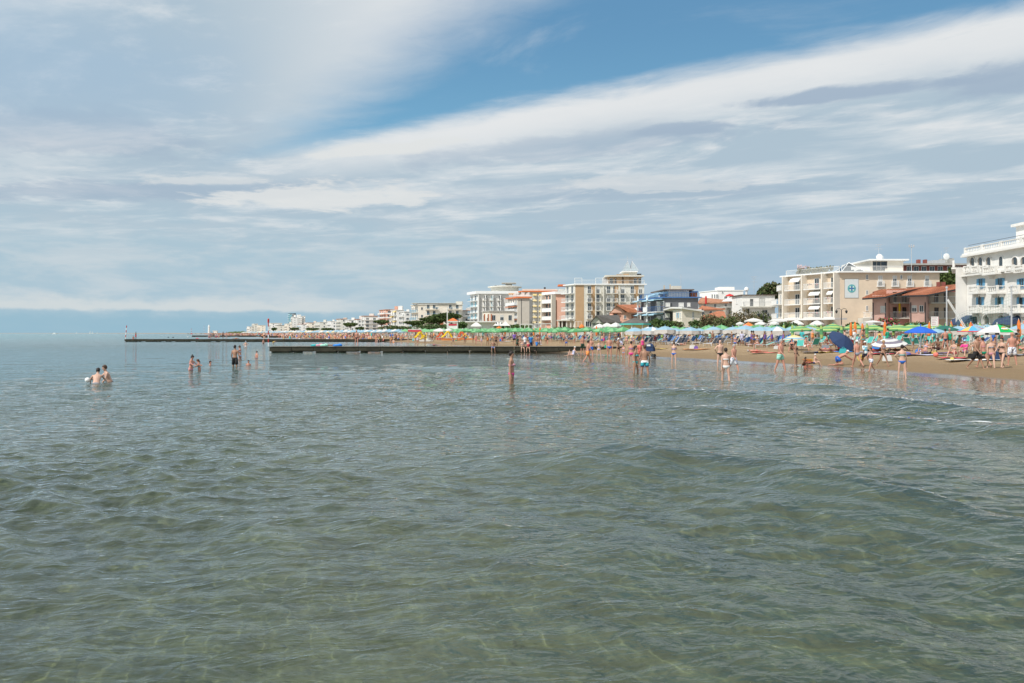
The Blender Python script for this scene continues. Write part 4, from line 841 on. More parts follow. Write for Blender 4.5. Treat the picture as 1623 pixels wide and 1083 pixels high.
def gazebo():
    Y = 126.0; cx_ = at(1006.5, Y); g0 = gz(cx_, Y); r = thing('beach_kiosk', 'round beach bar with dark pyramid roof and teal eaves', 'kiosk', (cx_, Y, g0))
    R_ = (1031.5-982)/2/FPX*Y; ze, za = zat(512.8, Y)-g0, zat(503.4, Y)-g0
    MB().lathe([(R_, ze), (R_*.55, ze+(za-ze)*.45), (.08, za)], 8, m=0).obj('roof', slate, r); MB().lathe([(R_+.05, ze-.25), (R_+.05, ze-.01)], 8).obj('eaves', teal_paint, r)
    b = MB()
    for i in range(8): t_ = 2*math.pi*(i+.5)/8; b.tube((R_*.86*math.cos(t_), R_*.86*math.sin(t_), 0), (R_*.86*math.cos(t_), R_*.86*math.sin(t_), ze-.25), .1)
    b.obj('post', white_paint, r); MB().lathe([(R_*.7, 0), (R_*.7, 1.1), (R_*.76, 1.12), (R_*.76, 1.2)], 12).obj('counter', plaster_yellow, r)
    MB().lathe([(R_*.78, ze-.9), (R_*.88, ze-.25)], 8, cap=False).obj('awning', yellow_cloth, r)
gazebo()

# ------------------------------------------------------------ 5. generic hotel blocks farther along the beach
def along(C, a, lpx):                                        # point on the front, running away from corner C at angle a, seen in column lpx
    d = Vector((-math.sin(a), math.cos(a))); r_ = (lpx-CX)/FPX
    t_ = (C[0]-r_*C[1]) / (r_*d[1]-d[0]); return (C[0]+d[0]*t_, C[1]+d[1]*t_)
def hotel(name, label, cat, cpx, Y, lpx, rpx, top, n, wall, side=None, roofm=None, ang=24, over=.4, rt=.35, fr='balcony', sd='window', rail=None, bay=4.2, sbay=3.6, depth=14, awn=None, base=1.1, group=None, solid=None, panem=None, roofbits=2, det=True):
    C = (at(cpx, Y), Y); L_ = along(C, R(ang), lpx); Rr = (at(rpx, Y+.5), Y+.5)
    r = root(name, label, cat, *C, group=group); zt = zat(top, Y)
    f, s, back = block(r, C, L_, Rr, depth, zt, wall, roofm, over, rt)
    if side: s.put('side_wall', MB().box(0, s.L, -.05, -.002, 0, zt-.9).me('side_wall', side), 0, .9)
    fh = (zt-base)/n
    def fill(F, style, bw, off):
        if F.L < 1.6: return
        m_ = max(1, round(F.L/bw)); bw = F.L/m_
        for k in range(n):
            z_ = base+fh*k
            for i in range(m_):
                u = bw*(i+.5); w_ = min(1.7, bw*.45)
                if style == 'balcony':
                    window_m(F, u, z_+.15, fh*.68, w_, kind='balcony_door', pane=panem if (panem and i % 2) else None, half=.35 if random.random() < .3 else 0)
                    if k > 0: balcony_m(F, u, z_, bw*.92, 1.25, fh*.32, wall, rail or white_paint, solid=solid, step=.5)
                    if awn and random.random() < .5: awning_m(F, u, z_+fh*.93, bw*.8, 1.2, .8, awn)
                elif style == 'window':
                    window_m(F, u, z_+fh*.28, fh*.42, min(1.3, bw*.4), half=.4 if random.random() < .35 else 0)
                elif style == 'sparse' and (i % 2 == 0): window_m(F, u, z_+fh*.35, fh*.33, .9)
    fill(f, fr, bay, 0); fill(s, sd, sbay, 0)
    q = random.Random(int(cpx))
    for i in range(roofbits):
        px = q.uniform(cpx+2, max(cpx+3, rpx-4)); w_ = q.uniform(1.5, 3.5); x_ = at(px, Y+4)
        MB().box(x_-C[0], x_-C[0]+w_, 3.5, 6.5, zt+rt-r.location.z, zt+rt+q.uniform(1, 2.4)-r.location.z).obj('roof_room', wall, r)
        if q.random() < .6: antenna(px+1, top-q.uniform(4, 7)*200/Y, top-.2, Y+3, r, 1)
    return r, f, s, zt, C, L_, Rr

# tan hotel with the glass pyramids
def tan_hotel():
    Yc = 243.0; C = (at(911, Yc), Yc); L_ = along(C, R(25), 896); Rr = (at(1021, Yc), Yc)
    r = root('tan_hotel', 'tall tan and white hotel with twin glass pyramids on its roof', 'hotel', *C); lx, ly, lz = r.location
    zt = zat(451.8, Yc); f, s, back = block(r, C, L_, Rr, 16, zt, plaster_off, white_paint, .5, .35)
    def panel(px0, px1, py0, py1, m, F=s, out=.06): u0, u1 = F.pos(px0), F.pos(px1); F.put('wall_panel', MB().box(0, u1-u0, -out, -.004, 0, F.z(px0, py0)-F.z(px0, py1)).me('wall_panel', m), u0, F.z(px0, py1))
    panel(912, 925.5, 452.5, 519, plaster_tan); 
    for a_, b_ in ((937, 943.5), (974, 979.5), (1005, 1012)): panel(a_, b_, 452.5, 505, plaster_tan)
    rows = (465.2, 478.8, 492.2, 505.5)
    for px in (934, 947.5, 964.5, 974.5, 987, 1002, 1015):
        for k, py in enumerate(rows):
            if px > 970 and k == 3: continue
            window(s, px, py-11, py-.2, 5.2, kind='balcony_door', half=.4 if (k+int(px)) % 2 else 0)
            balcony_m(s, s.pos(px), s.z(px, py), 1.65, 1.3, 1.0, plaster_off, white_paint, step=.3)
    for px in (943.8, 956, 981.5): u = s.pos(px); s.put('fin_wall', shared('tfin', lambda: MB().box(-.16, .16, -.9, -.07, 0, zt-3).me('fin_wall', plaster_off)), u, 2.5)
    for py in rows:
        balcony_m(f, f.L/2, zat(py+.4, 246), f.L*.95, 1.6, 1.0, white_paint, white_paint, step=.3)
        for du in (-.25, .25): window_m(f, f.L*(.5+du), zat(py, 246)+.05, 2.0, 1.2, kind='balcony_door')
    for px in (914.5, 918.5, 931, 937): window(s, px, 509.5, 518, 5)
    # upper wing
    z2 = zat(438.8, Yc); U0, U1 = (at(963.5, Yc+1), Yc+1), (at(1016.5, Yc+1), Yc+1)
    poly_part('upper_wing', r, [(at(957, Yc+12), Yc+12), U0, U1, (U1[0], Yc+13)], zt+.36, z2, plaster_tan)
    poly_part('roof', r, [(at(955, Yc+13), Yc+13), (U0[0]-1, Yc-.6), (U1[0]+.6, Yc-.6), (U1[0]+.6, Yc+13)], z2, z2+.45, plaster_off)
    fu = Face(r, U0, U1)
    for px in (969, 977, 1007, 1014): window(fu, px, 441.5, 450.5, 4)
    for px, t_ in ((981, 435), (992, 434)): fu.put('pier', MB().box(-.8, .8, -.9, -.005, 0, zat(t_, Yc)-zt).me('pier', plaster_tan), fu.pos(px), zt)
    fu.put('terrace_railing', me_rail(round(fu.L+1, 1), 1.2, 1.0, step=.4).me('terrace_railing', white_paint), fu.L/2+.3, zt+.36)
    s.put('terrace_railing', me_rail(10.0, .2, 1.1, step=.3).me('terrace_railing', white_paint), 5.2, zt+.36)
    s.put('terrace_frame', MB().path([(0, 0, 0), (0, 0, 1.7), (2.2, 0, 1.7), (2.2, 0, 0)], .07).me('terrace_frame', white_paint), s.pos(944), zt+.36); s.put('terrace_frame', MB().path([(0, 0, 0), (0, 0, 1.7), (2.2, 0, 1.7), (2.2, 0, 0)], .07).me('terrace_frame', white_paint), s.pos(900.5)+2, zt+.36)
    box_at('roof_equipment', r, 955.5, 965, 441.5, 450.5, Yc+3, 3, pale_metal)
    Yt = Yc+3; a_, b_ = at(986.5, Yt), at(1010, Yt); zt2 = zat(430.5, Yt)
    box_at('turret', r, 989.5, 1009.5, 431.5, 437.5, Yt, 5.5, plaster_off); box_at('turret_slab', r, 986.5, 1011, 429.7, 431.5, Yt-.8, 7, white_paint); box_at('dark_railing', r, 1010.5, 1016.5, 434, 437.5, Yt, 3, dark_metal)
    pyr = mat('pyramid_glass', (.34, .40, .42), .25, .12, 1.5)
    for px0, px1, pa in ((988.5, 1000, 996.4), (999.5, 1012, 1003.5)):
        x0, x1, xa = at(px0, Yt)-lx, at(px1, Yt)-lx, at(pa, Yt)-lx; zb, za = zat(429.7, Yt)-lz, zat(413, Yt)-lz; y0, y1 = Yt-.5-ly, Yt+5-ly; ym = (y0+y1)/2
        b = MB(); cs = [(x0, y0, zb), (x1, y0, zb), (x1, y1, zb), (x0, y1, zb)]; ap = (xa, ym, za); b.add(cs+[ap], [(0, 1, 4), (1, 2, 4), (2, 3, 4), (3, 0, 4)], 0); b.obj('glass_pyramid', pyr, r)
        b = MB()
        for c_ in cs: b.tube(c_, ap, .07, n=4)
        for t_ in (.3, .65): b.tube(Vector(cs[0]).lerp(Vector(cs[1]), t_), ap, .03, n=4)
        b.tube((xa, ym, za-.3), (xa, ym, za+1.5), .05, n=4); b.obj('pyramid_frame', pale_metal, r)
tan_hotel()

def salmon_hotel():
    Y = 262.0; C = (at(880.8, Y), Y); L_ = along(C, R(31), 863.5); Rr = (at(896, Y), Y)
    r = root('salmon_hotel', 'salmon pink hotel with rounded white roof edge left of tan hotel', 'hotel', *C)
    f, s, back = block(r, C, L_, Rr, 12, zat(466.5, Y), plaster_salmon, white_paint, .7, .9)
    for py in (480.5, 494, 507): 
        balcony_m(f, f.L*.52, zat(py, Y+3), f.L*.9, 1.5, 1.05, white_paint, white_paint, solid=1.0)
        for i in range(3): window_m(f, f.L*(.2+.3*i), zat(py, Y+3)+1.0, 1.5, 1.2)
    for u in (.15, f.L-.2): f.put('pillar', shared('spl', lambda: MB().box(-.25, .25, -1.65, -.004, 0, zat(467.5, Y)-.9).me('pillar', plaster_cream)), u, .9)
    box_at('roof_room', r, 886, 895, 458, 461.8, Y+5, 4, plaster_off); box_at('orange_hat', r, 885, 896.5, 451, 453.5, Y+6, 5, orange_band)
    s.put('drainpipe', MB().box(-.12, .12, -.12, -.005, 0, 11).me('drainpipe', brown_wood), s.pos(881.7), 2)
    # long ground floor with columns in front of the hotel
    a = root('hotel_porch', 'long flat porch with dark openings at the foot of salmon hotel', 'porch', at(884, 246), 246)
    box_at('porch_roof', a, 884, 912, 507, 508.8, 243, 6, plaster_off); box_at('back_wall', a, 885, 910.5, 509, 519, 248, .3, mat('porch_dark', (.10, .09, .08), .9, .1))
    for px in (886, 891, 898, 904.5, 910): box_at('column', a, px-1, px+1, 508.9, 520, 243.4, .4, plaster_off)
    me_ = me_rail(4.6, .2, 1.0, step=.4).me('railing', white_paint); link('railing', me_, a, (2.6, -2.7, zat(507, 243)-.9))
salmon_hotel()

def orange_band_hotels():
    Y = 330.0; C = (at(820, Y), Y); L_ = along(C, R(20), 805); Rr = (at(839, Y), Y)
    r = root('cream_hotel', 'cream hotel with orange roof edge and small awnings in front of white finned hotel', 'hotel', *C)
    f, s, back = block(r, C, L_, Rr, 14, zat(472.8, Y), plaster_cream, orange_band, .8, .55)
    s.put('side_wall', MB().box(0, s.L, -.06, -.003, 0, zat(473, Y)-.9).me('side_wall', plaster_taupe), 0, .9)
    fh = 2.75; z0 = zat(472.8, Y)-fh
    for k in range(5):
        z_ = z0-fh*k
        for i in range(4): u = f.L*(i+.5)/4; window_m(f, u, z_+.3, 1.7, 1.2, kind='balcony_door')
        if k < 5: balcony_m(f, f.L/2, z_, f.L*.97, 1.3, .95, white_paint, white_paint, solid=.95)
        if k in (1, 3, 4) : [awning_m(f, f.L*(i+.5)/3, z_+2.35, f.L/3.3, 1.3, .3, mat('rust_awning', (.55, .2, .1), .8, .06)) for i in range(3)]
    s.put('joint', MB().box(-.12, .12, -.1, -.062, 0, 15).me('joint', dark_metal), s.pos(826.5), 1.2)
    back_w = (at(843.5, Y+12), Y+12); poly_part('rear_wall', r, [Rr, back_w, (back_w[0], Y+16), (Rr[0], Y+16)], .5, zat(474, Y), plaster_taupe)
    fb = Face(r, Rr, back_w)
    for k in range(4): window_m(fb, fb.L*.4, z0-fh*k, .9, .8)
    b = MB(); q = random.Random(4)
    for i in range(26): x_ = at(807+i*1.3, Y+3)-C[0]; b.box(x_, x_+.25, 3, 3.1, zat(472, Y)-.9+.3, zat(472, Y)-.9+q.uniform(1.0, 2.6))
    b.box(at(806, Y+3)-C[0], at(842, Y+3)-C[0], 2.9, 3.15, zat(469.6, Y+3)-.9, zat(469.2, Y+3)-.9); b.obj('terrace_railing', white_paint, r)
    box_at('terrace_awning', r, 806, 817, 465, 467, Y+5, 3, mat('apricot_cloth', (.75, .42, .18), .8, .05))
    # taller block behind with yellow awnings
    Y = 372.0; C = (at(829, Y), Y); Rr = (at(866, Y), Y); L_ = (at(821, Y+6), Y+6)
    r = root('awning_hotel', 'tall taupe hotel with columns of yellow awnings and orange fascia', 'hotel', *C)
    f, s, back = block(r, C, L_, Rr, 14, zat(463, Y), plaster_taupe, orange_band, .8, .55)
    box_at('parapet', r, 828, 884, 458.3, 461, Y+3, 8, plaster_off); poly_part('east_wing', r, [Rr, (at(888, Y), Y), (at(888, Y)+1, Y+13), (Rr[0], Y+13)], .5, zat(463, Y)-.01, plaster_taupe); box_at('fascia', r, 866.3, 884, 461.2, 463, Y-.8, 12, orange_band)
    for px in (847.5, 857):
        s.put('niche', MB().box(-1.1, 1.1, -.03, -.004, 0, zat(464, Y)-3).me('niche', plaster_off), s.pos(px), 3)
        for k in range(6):
            u = s.pos(px); z_ = s.z(px, 473.5+k*9.6 if k else 473.5); z_ = zat(472.5+k*8.7, Y)
            window_m(s, u, z_-.9, 2.0, 1.3, kind='balcony_door'); balcony_m(s, u, z_-1.0, 2.2, 1.0, .9, white_paint, pale_metal, step=.4)
            awning_m(s, u, z_+1.9, 1.8, 1.2, .7, yellow_cloth)
    for px in (842.5, 853, 862.5): s.put('rib', shared('orib', lambda: MB().box(-.3, .3, -.4, -.005, 0, 17).me('rib', plaster_off)), s.pos(px), 1.5)
    antenna(853.5, 456, 461, Y+3, r, 1); box_at('chimney', r, 862, 865, 455.5, 458.3, Y+4, 1, dark_metal)
orange_band_hotels()

def fin_hotel():
    Y = 377.0; C = (at(757.3, Y), Y); L_ = along(C, R(20), 745.5); Rr = (at(826, Y), Y)
    r = root('white_finned_hotel', 'big white hotel with tall vertical fins and round roof pavilion', 'hotel', *C); lx, ly, lz = r.location
    f, s, back = block(r, C, L_, Rr, 15, zat(466, Y), plaster_white, white_paint, 1.3, 1.3)
    fh = 2.85
    for k in range(7):
        z_ = zat(468, Y)-fh*(k+1)+.4
        for u in (f.L*.25, f.L*.72): window_m(f, u, z_, 2.2, 2.2, pane=aqua_panel if k in (1, 3, 5) else None)
        balcony_m(f, f.L/2, z_-.1, f.L*.95, 1.5, .9, white_paint, light_blue_paint, step=.5)
        for px in (766.5, 778, 790): u = s.pos(px); window_m(s, u+.9, z_, 2.1, 1.2, kind='balcony_door', pane=aqua_panel if px == 778 else None); balcony_m(s, u+.4, z_-.1, 2.2, 1.4, .9, plaster_off, pale_metal, step=.5)
    for px in (757.6, 769.5, 781.3, 793.3): s.put('fin_wall', shared('ffin', lambda: MB().box(-.25, .25, -1.2, -.004, 0, zat(466.3, Y)-2).me('fin_wall', plaster_white)), s.pos(px)+(.3 if px < 758 else 0), 1.6)
    for a_, b_ in ((758.5, 764), (770.5, 775.5), (782.5, 787.5), (794.5, 804)): s.put('wall_panel', MB().box(0, s.pos(b_)-s.pos(a_), -.1, -.004, 0, 17.3).me('wall_panel', mat('pale_render', (.56, .54, .51), .9, .03)), s.pos(a_), 1.6)
    cx_, cy_ = at(800, Y+8)-lx, 8.0; zb = zat(462, Y)-lz
    b = MB(); b.lathe([(6.8, zb), (6.8, zb+1.9)], 16, c=(cx_, cy_)); b.obj('pavilion', plaster_off, r); MB().lathe([(6.6, zb+1.9), (8.3, zb+2.2), (8.3, zb+2.6), (5, zb+3.0)], 20, c=(cx_, cy_)).obj('pavilion_roof', plaster_off, r)
    box_at('lift_tower', r, 801, 811.5, 449.5, 455, Y+6, 4, plaster_off); box_at('lift_roof', r, 795, 818, 448, 449.5, Y+4, 7, grey_concrete); antenna(809.5, 438, 448, Y+6, r, 1); antenna(826, 448, 459, Y+6, r)
    for px in (784, 789): box_at('solar_panel', r, px, px+4, 452.5, 456, Y+5, 2, glass)
    q = mat('pine_shade', (.03, .05, .02), .9, .2)
fin_hotel()
def mid_low():
    r, *_ = hotel('annex_house', 'low cream annex with brick columns in front of the finned hotel', 'building', 776, 300, 765, 815, 494, 2, plaster_cream, None, grey_concrete, sd='window', roofbits=0)
    for px in (768, 774, 779): box_at('brick_column', r, px-1, px+1, 498, 518, 298, .5, red_brown)
    box_at('parasol_box', r, 775, 781, 493, 494, 301, 2, red_cloth)
    r, *_ = hotel('white_terraced_house', 'small white house with solid balconies left of the finned hotel', 'apartment house', 733, 410, 726, 748, 493, 4, plaster_white, None, tile_brown, solid=1.0, fr='balcony', sd='balcony', roofbits=1)
    r, *_ = hotel('porch_building', 'low white flat roofed pavilion below the finned hotel', 'building', 738, 285, 733, 788, 511, 1, plaster_white, None, white_paint, over=1.5, roofbits=0)
    # long block with roof terrace
    Y = 403
    r, f, s, zt, C, L_, Rr = hotel('long_apartment_block', 'long cream apartment block with aqua balconies above the umbrella pines', 'apartment block', 663, Y, 652, 733, 483.5, 4, plaster_cream, None, plaster_off, ang=22, fr='balcony', sd='sparse', rail=light_blue_paint, roofbits=0, bay=3.5)
    for py in (490, 500, 510):
        for a_, b_ in ((674, 695), (709, 718), (720, 731)):
            u0, u1 = s.pos(a_), s.pos(b_); balcony_m(s, (u0+u1)/2, zat(py+.6, Y), u1-u0, 1.5, 1.0, plaster_cream, light_blue_paint, step=.6)
            for i in range(max(1, int((u1-u0)/3))): window_m(s, u0+1.5+i*3, zat(py, Y)+.2, 2.0, 1.3, kind='balcony_door')
    s.put('wall_panel', MB().box(-.9, .9, -.1, -.004, 0, 8).me('wall_panel', red_brown), s.pos(700), 4)
    box_at('upper_storey', r, 694, 722, 481.2, 483.4, Y+2, 8, plaster_cream); box_at('terrace_roof', r, 652, 722, 480.4, 481.2, Y-.5, 9, plaster_off); 
    for px in (655, 663, 672, 681, 690): box_at('post', r, px, px+.6, 481.3, 483.4, Y, .2, brown_wood)
    box_at('stair_head', r, 722.5, 733, 478, 483, Y+4, 4, plaster_off); antenna(727, 474, 478, Y+4, r, 1)
    for px in (659, 672, 704): antenna(px, 477.5, 480.5, Y+3, r, 1)
mid_low()
FAR = [  # label, corner px, Y, left px, right px, top py, storeys, wall, roof, rail, extra
 ('white block with square grey windows right of the pink apartment tower', 641, 440, 634, 651, 494.5, 5, plaster_white, plaster_white, None, 24, {}),
 ('stepped white block with yellow awnings between pink tower and long block', 629, 455, 620, 640, 492, 5, plaster_white, plaster_white, None, 24, dict(awn=yellow_cloth)),
 ('pink and white apartment tower with brown roof behind the umbrella pine', 612, 490, 601.5, 632, 491.5, 6, plaster_salmon, tile_brown, white_paint, 24, dict(solid=.9, sd='balcony')),
 ('cream block with brown hipped roof edge left of the pink apartment tower', 577, 510, 573.5, 599, 501.5, 5, plaster_white, tile_brown, None, 24, dict(sd='balcony')),
 ('low white block in front of pink tower behind the glass pavilion', 604, 520, 598, 616, 505, 4, plaster_off, plaster_white, None, 24, {}),
 ('white house with small orange roof between two far beach blocks', 566, 560, 562, 574, 506.5, 4, plaster_white, tile_orange, None, 24, {}),
 ('pale terraced block with flat roof, second left of the brown roofed block', 553, 620, 547, 564, 507.5, 4, plaster_white, plaster_white, None, 24, {}),
 ('far cream block with orange tiled attic above stepped balconies', 540, 680, 533, 550, 506, 5, plaster_off, tile_orange, None, 24, {}),
 ('far white stepped apartment block left of the orange attic', 524, 760, 519, 536, 509.5, 4, plaster_white, plaster_white, None, 24, {}),
 ('far pale block with pitched white roofs right of the teal tower', 507, 820, 499, 521, 511, 4, plaster_off, plaster_white, None, 24, {}),
 ('far low cream house just right of the tall towers', 490, 850, 486, 502, 512, 4, plaster_cream, tile_brown, None, 24, {}),
 ('far white block at the foot of the tall towers', 477, 900, 472, 487, 514, 4, plaster_white, tile_orange, None, 24, dict(rail=light_blue_paint)),
 ('tall white tower with wide balconies, rightmost of the far towers', 476.5, 1010, 471.5, 484, 501.3, 9, plaster_white, plaster_white, None, 24, dict(sd='balcony', bay=5)),
 ('slim white lift tower between the far towers', 472.6, 1030, 470.5, 477, 499.2, 9, plaster_white, plaster_white, None, 24, dict(sd='none', fr='none')),
 ('plain white tower standing before the teal glass tower', 463.5, 990, 461.5, 471.5, 502.8, 8, plaster_white, plaster_white, None, 24, dict(sd='sparse', bay=6)),
 ('teal glass tower, tallest and leftmost of the far towers', 459.5, 1100, 457, 462.8, 497.2, 12, aqua_panel, dark_metal, None, 24, dict(sd='window', bay=7, sbay=5)),
 ('dark glass tower peeping out behind the teal tower', 466.2, 1120, 463, 469, 497.2, 12, plaster_grey, dark_metal, None, 24, dict(sd='window', bay=7, sbay=5)),
 ('far cream house with low roof left of the tall towers', 455, 960, 451, 463, 513.5, 4, plaster_cream, plaster_off, None, 24, {}),
 ('far grey roofed block with long dark attic', 440, 980, 436.5, 452, 516, 3, plaster_off, slate, None, 24, {}),
 ('far white block with stepped roof left of the grey roofed block', 429, 1080, 426, 447, 512.5, 5, plaster_white, plaster_off, None, 24, {}),
 ('far pale hotel with gable roof, third from the left end of the town', 412, 1240, 408, 421, 516, 4, plaster_cream, plaster_off, None, 24, {}),
 ('far tall cream block, second from the left end of the town', 402.5, 1300, 399.5, 409, 513.5, 6, plaster_off, plaster_white, None, 24, {}),
 ('far low white block at the very left end of the town', 395, 1330, 391.5, 400, 518, 3, plaster_white, plaster_white, None, 24, {}),
]
for (lab, cpx, Y, lpx, rpx, top, n, wall, roofm, rail, ang_, ex) in FAR:
    kw = dict(bay=5.5 if Y < 700 else 8, sbay=5 if Y < 700 else 8, roofbits=1 if Y < 1000 else 0, group=None, rail=rail); kw.update(ex)
    hotel('beach_apartment_block', lab, 'apartment block', cpx, Y, lpx, rpx, top, n, wall, None, roofm, ang=ang_, **kw)

# ------------------------------------------------------------ trees and bushes
def leaves(n, sampler, size, seed, mats_, name='crown'):
    q = np.random.default_rng(seed); P = sampler(q, n); n = len(P)
    a = q.normal(size=(n, 3)); a /= np.linalg.norm(a, axis=1)[:, None]; b = q.normal(size=(n, 3)); b -= (a*b).sum(1)[:, None]*a; b /= np.linalg.norm(b, axis=1)[:, None]
    s_ = (size*q.uniform(.5, 1.3, n))[:, None]
    V = np.stack([P-a*s_-b*s_*.3, P+a*s_*.1-b*s_*.7, P+a*s_+b*s_*.2, P-a*s_*.1+b*s_*.7], 1).reshape(-1, 3)
    return mesh_np(name, V, np.arange(n*4).reshape(-1, 4), mats_, mi=(q.random(n) < .35).astype(int) if len(mats_) > 1 else None)
def crown_sampler(lobes):
    def f(q, n):
        w = np.array([l[3]*l[4]*l[5] for l in lobes]); idx = q.choice(len(lobes), n, p=w/w.sum()); L = np.array(lobes)[idx]
        d = q.normal(size=(n, 3)); d /= np.linalg.norm(d, axis=1)[:, None]; rr = q.uniform(.55, 1.0, n)**.6
        rr *= 1 + .22*np.sin(d[:, 0]*7+idx)*np.sin(d[:, 2]*6+idx*2) + .1*np.sin(d[:, 1]*13)
        return L[:, :3] + d*L[:, 3:6]*rr[:, None]
    return f
leaf_pine2 = mat('pine_needles_light', (0.085, 0.120, 0.030), .85, .3, 3); leaf_green2 = mat('leaf_green_light', (.10, .15, .04), .8, .3, 5); leaf_olive2 = mat('leaf_olive_brown', (.17, .13, .07), .8, .3, 4)
def plant(name, label, cat, px0, px1, pt, pb, Y, mats_, n=900, size=.25, nl=7, seed=1, trunk=True, flat=False, group=None):
    x0, x1 = at(px0, Y), at(px1, Y); w_ = x1-x0; cx_ = (x0+x1)/2; g0 = gz(cx_, Y); zt, zb = zat(pt, Y)-g0, zat(pb, Y)-g0
    q = random.Random(seed); o_ = thing(name, label, cat, (cx_, Y, g0), 0, group); h = zt-zb; lobes = []
    for i in range(nl):
        a = -w_/2 + w_*(i+.5)/nl + q.uniform(-.05, .05)*w_; edge = 1-abs(a/(w_/2))**(2.5 if flat else 2)*.75
        hh = h*(.38+.12*q.random())*max(.35, edge)
        lobes.append((a*.92, q.uniform(-.25, .25)*min(w_, 6), zt-hh-(1-edge)*h*.25 - (0 if flat else q.uniform(0, .2)*h), w_/nl*q.uniform(.75, 1.1)+.12*h, min(w_*.3, 3)*q.uniform(.7, 1), hh))
        if not flat: lobes.append((a*.85, q.uniform(-.2, .2)*min(w_, 6), zb+h*q.uniform(.25, .4), w_/nl*q.uniform(.8, 1.1)+.1*h, min(w_*.3, 3)*.9, h*.32))
    link('crown', leaves(n, crown_sampler(lobes), size, seed, mats_), o_)
    b = MB(); b.tube((0, 0, -.1), (.15*q.uniform(-1, 1), 0, zb+h*.2), .22 if trunk else .1, .15 if trunk else .06, 6)
    for l in lobes[::2 if not flat else 1]: b.tube((0, 0, (zb+h*.1)*.8), (l[0]*.9, l[1], l[2]), .13 if trunk else .05, .04, 5)
    b.obj('trunk', bark, o_)
    return o_
for i, (a_, b_, t_, bb, Y_, lab) in enumerate(((643, 676, 509, 516, 318, 'broad flat umbrella pine, leftmost of the row before the long block'), (668, 700, 503, 513.5, 322, 'umbrella pine in the middle of the row before the long block'), (690, 728, 496.5, 511, 326, 'tallest umbrella pine of the row, right end near the kiosk'), (679, 712, 499, 513, 334, 'umbrella pine filling the gap behind the two right hand ones'))):
    plant('umbrella_pine', lab, 'tree', a_, b_, t_, bb, Y_, [leaf_pine, leaf_pine2], 3800, .38, 8, 30+i, True, True, 'umbrella pines before the long block')
plant('umbrella_pine', 'small round umbrella pine before the pink apartment tower', 'tree', 594, 616, 507.5, 514, 430, [leaf_pine, leaf_pine2], 1100, .45, 6, 41, True, True)
plant('umbrella_pine', 'far umbrella pine grove left of the brown roofed block', 'tree', 545, 566, 511.5, 519, 540, [leaf_pine, leaf_pine2], 1000, .5, 6, 42, True, True)
for i, (a_, b_, Y_, t_, lab) in enumerate(((487, 505, 800, 519, 'far dark pines below the white terraced blocks'), (461, 472, 860, 518.5, 'far round pine at the foot of the tall towers'), (431, 438, 900, 519, 'far small conical tree left of the grey roofed block'), (566, 576, 500, 518, 'far bush right of the pine grove'), (510, 528, 700, 520, 'low far hedge under the stepped block'))):
    plant('far_tree', lab, 'tree', a_, b_, t_, 523.5, Y_, [leaf_pine, leaf_green], 500, .7, 4, 50+i, True, False)
plant('pine_tree', 'dark pine rising behind the left end of the beige hotel', 'tree', 1206, 1240, 446, 476, 196, [leaf_pine, leaf_olive], 2400, .35, 6, 60); plant('pine_tree', 'round green pine between red block and white hotel', 'tree', 1488, 1520, 423, 455, 170, [leaf_pine2, leaf_pine], 2600, .3, 6, 61)
BUSH = [(1030, 1064, 505, 519, 128, leaf_green, leaf_green2, 'rounded dark green bush below the blue balconies'), (1056, 1082, 508, 519, 130, leaf_olive, leaf_green2, 'pale olive shrub in front of the cream house'), (1021, 1042, 513, 519.5, 126, leaf_green2, leaf_green, 'low green hedge right of the beach kiosk'),
 (1095, 1118, 505, 519.5, 140, leaf_green, leaf_green2, 'yellow green shrub under the orange roofed bungalow'), (1112, 1142, 495, 519, 137, leaf_olive, leaf_olive2, 'large olive brown tamarisk left of the concrete terrace'), (1134, 1168, 499, 519, 134, leaf_olive, leaf_green2, 'olive tamarisk in front of the concrete terrace'), (1155, 1200, 489, 517, 143, leaf_olive2, leaf_olive, 'tallest brown tamarisk before the low white house'), (1190, 1218, 493, 515, 146, leaf_olive, leaf_green, 'green tamarisk right of the brown one, near the street lamp'),
 (1232, 1262, 510, 519, 128, leaf_green, leaf_olive, 'small palm like shrub before the hotel canopy'), (1393, 1420, 501, 516, 130, leaf_green, flower, 'oleander with pink flowers in front of the pink house'), (1434, 1475, 510, 522, 118, leaf_green, leaf_green2, 'dark green hedge behind folded orange parasols'), (1562, 1612, 513, 523, 108, leaf_green, leaf_green2, 'clipped green hedge before the white hotel'), (1343, 1358, 511, 517, 136, leaf_green, leaf_green2, 'little round shrub at the foot of the emblem wall'),
 (726, 738, 508.5, 517, 270, leaf_green, leaf_green2, 'small round tree right of the lifeguard tower'), (786, 838, 513.5, 519.5, 262, leaf_green, leaf_green2, 'long low hedge under the white canopy'), (655, 712, 513, 520, 300, leaf_green, leaf_pine, 'dense dark hedge under the umbrella pines'), (600, 652, 515.5, 521, 330, leaf_green, leaf_olive, 'low shrubs in front of the white blocks')]
for i, (a_, b_, t_, bb, Y_, m1, m2, lab) in enumerate(BUSH):
    plant('oleander' if 'oleander' in lab else 'bush', lab, 'bush', a_, b_, t_, bb+3, Y_, [m1, m2], 1500, .17 if Y_ < 200 else .3, 5, 70+i, False)

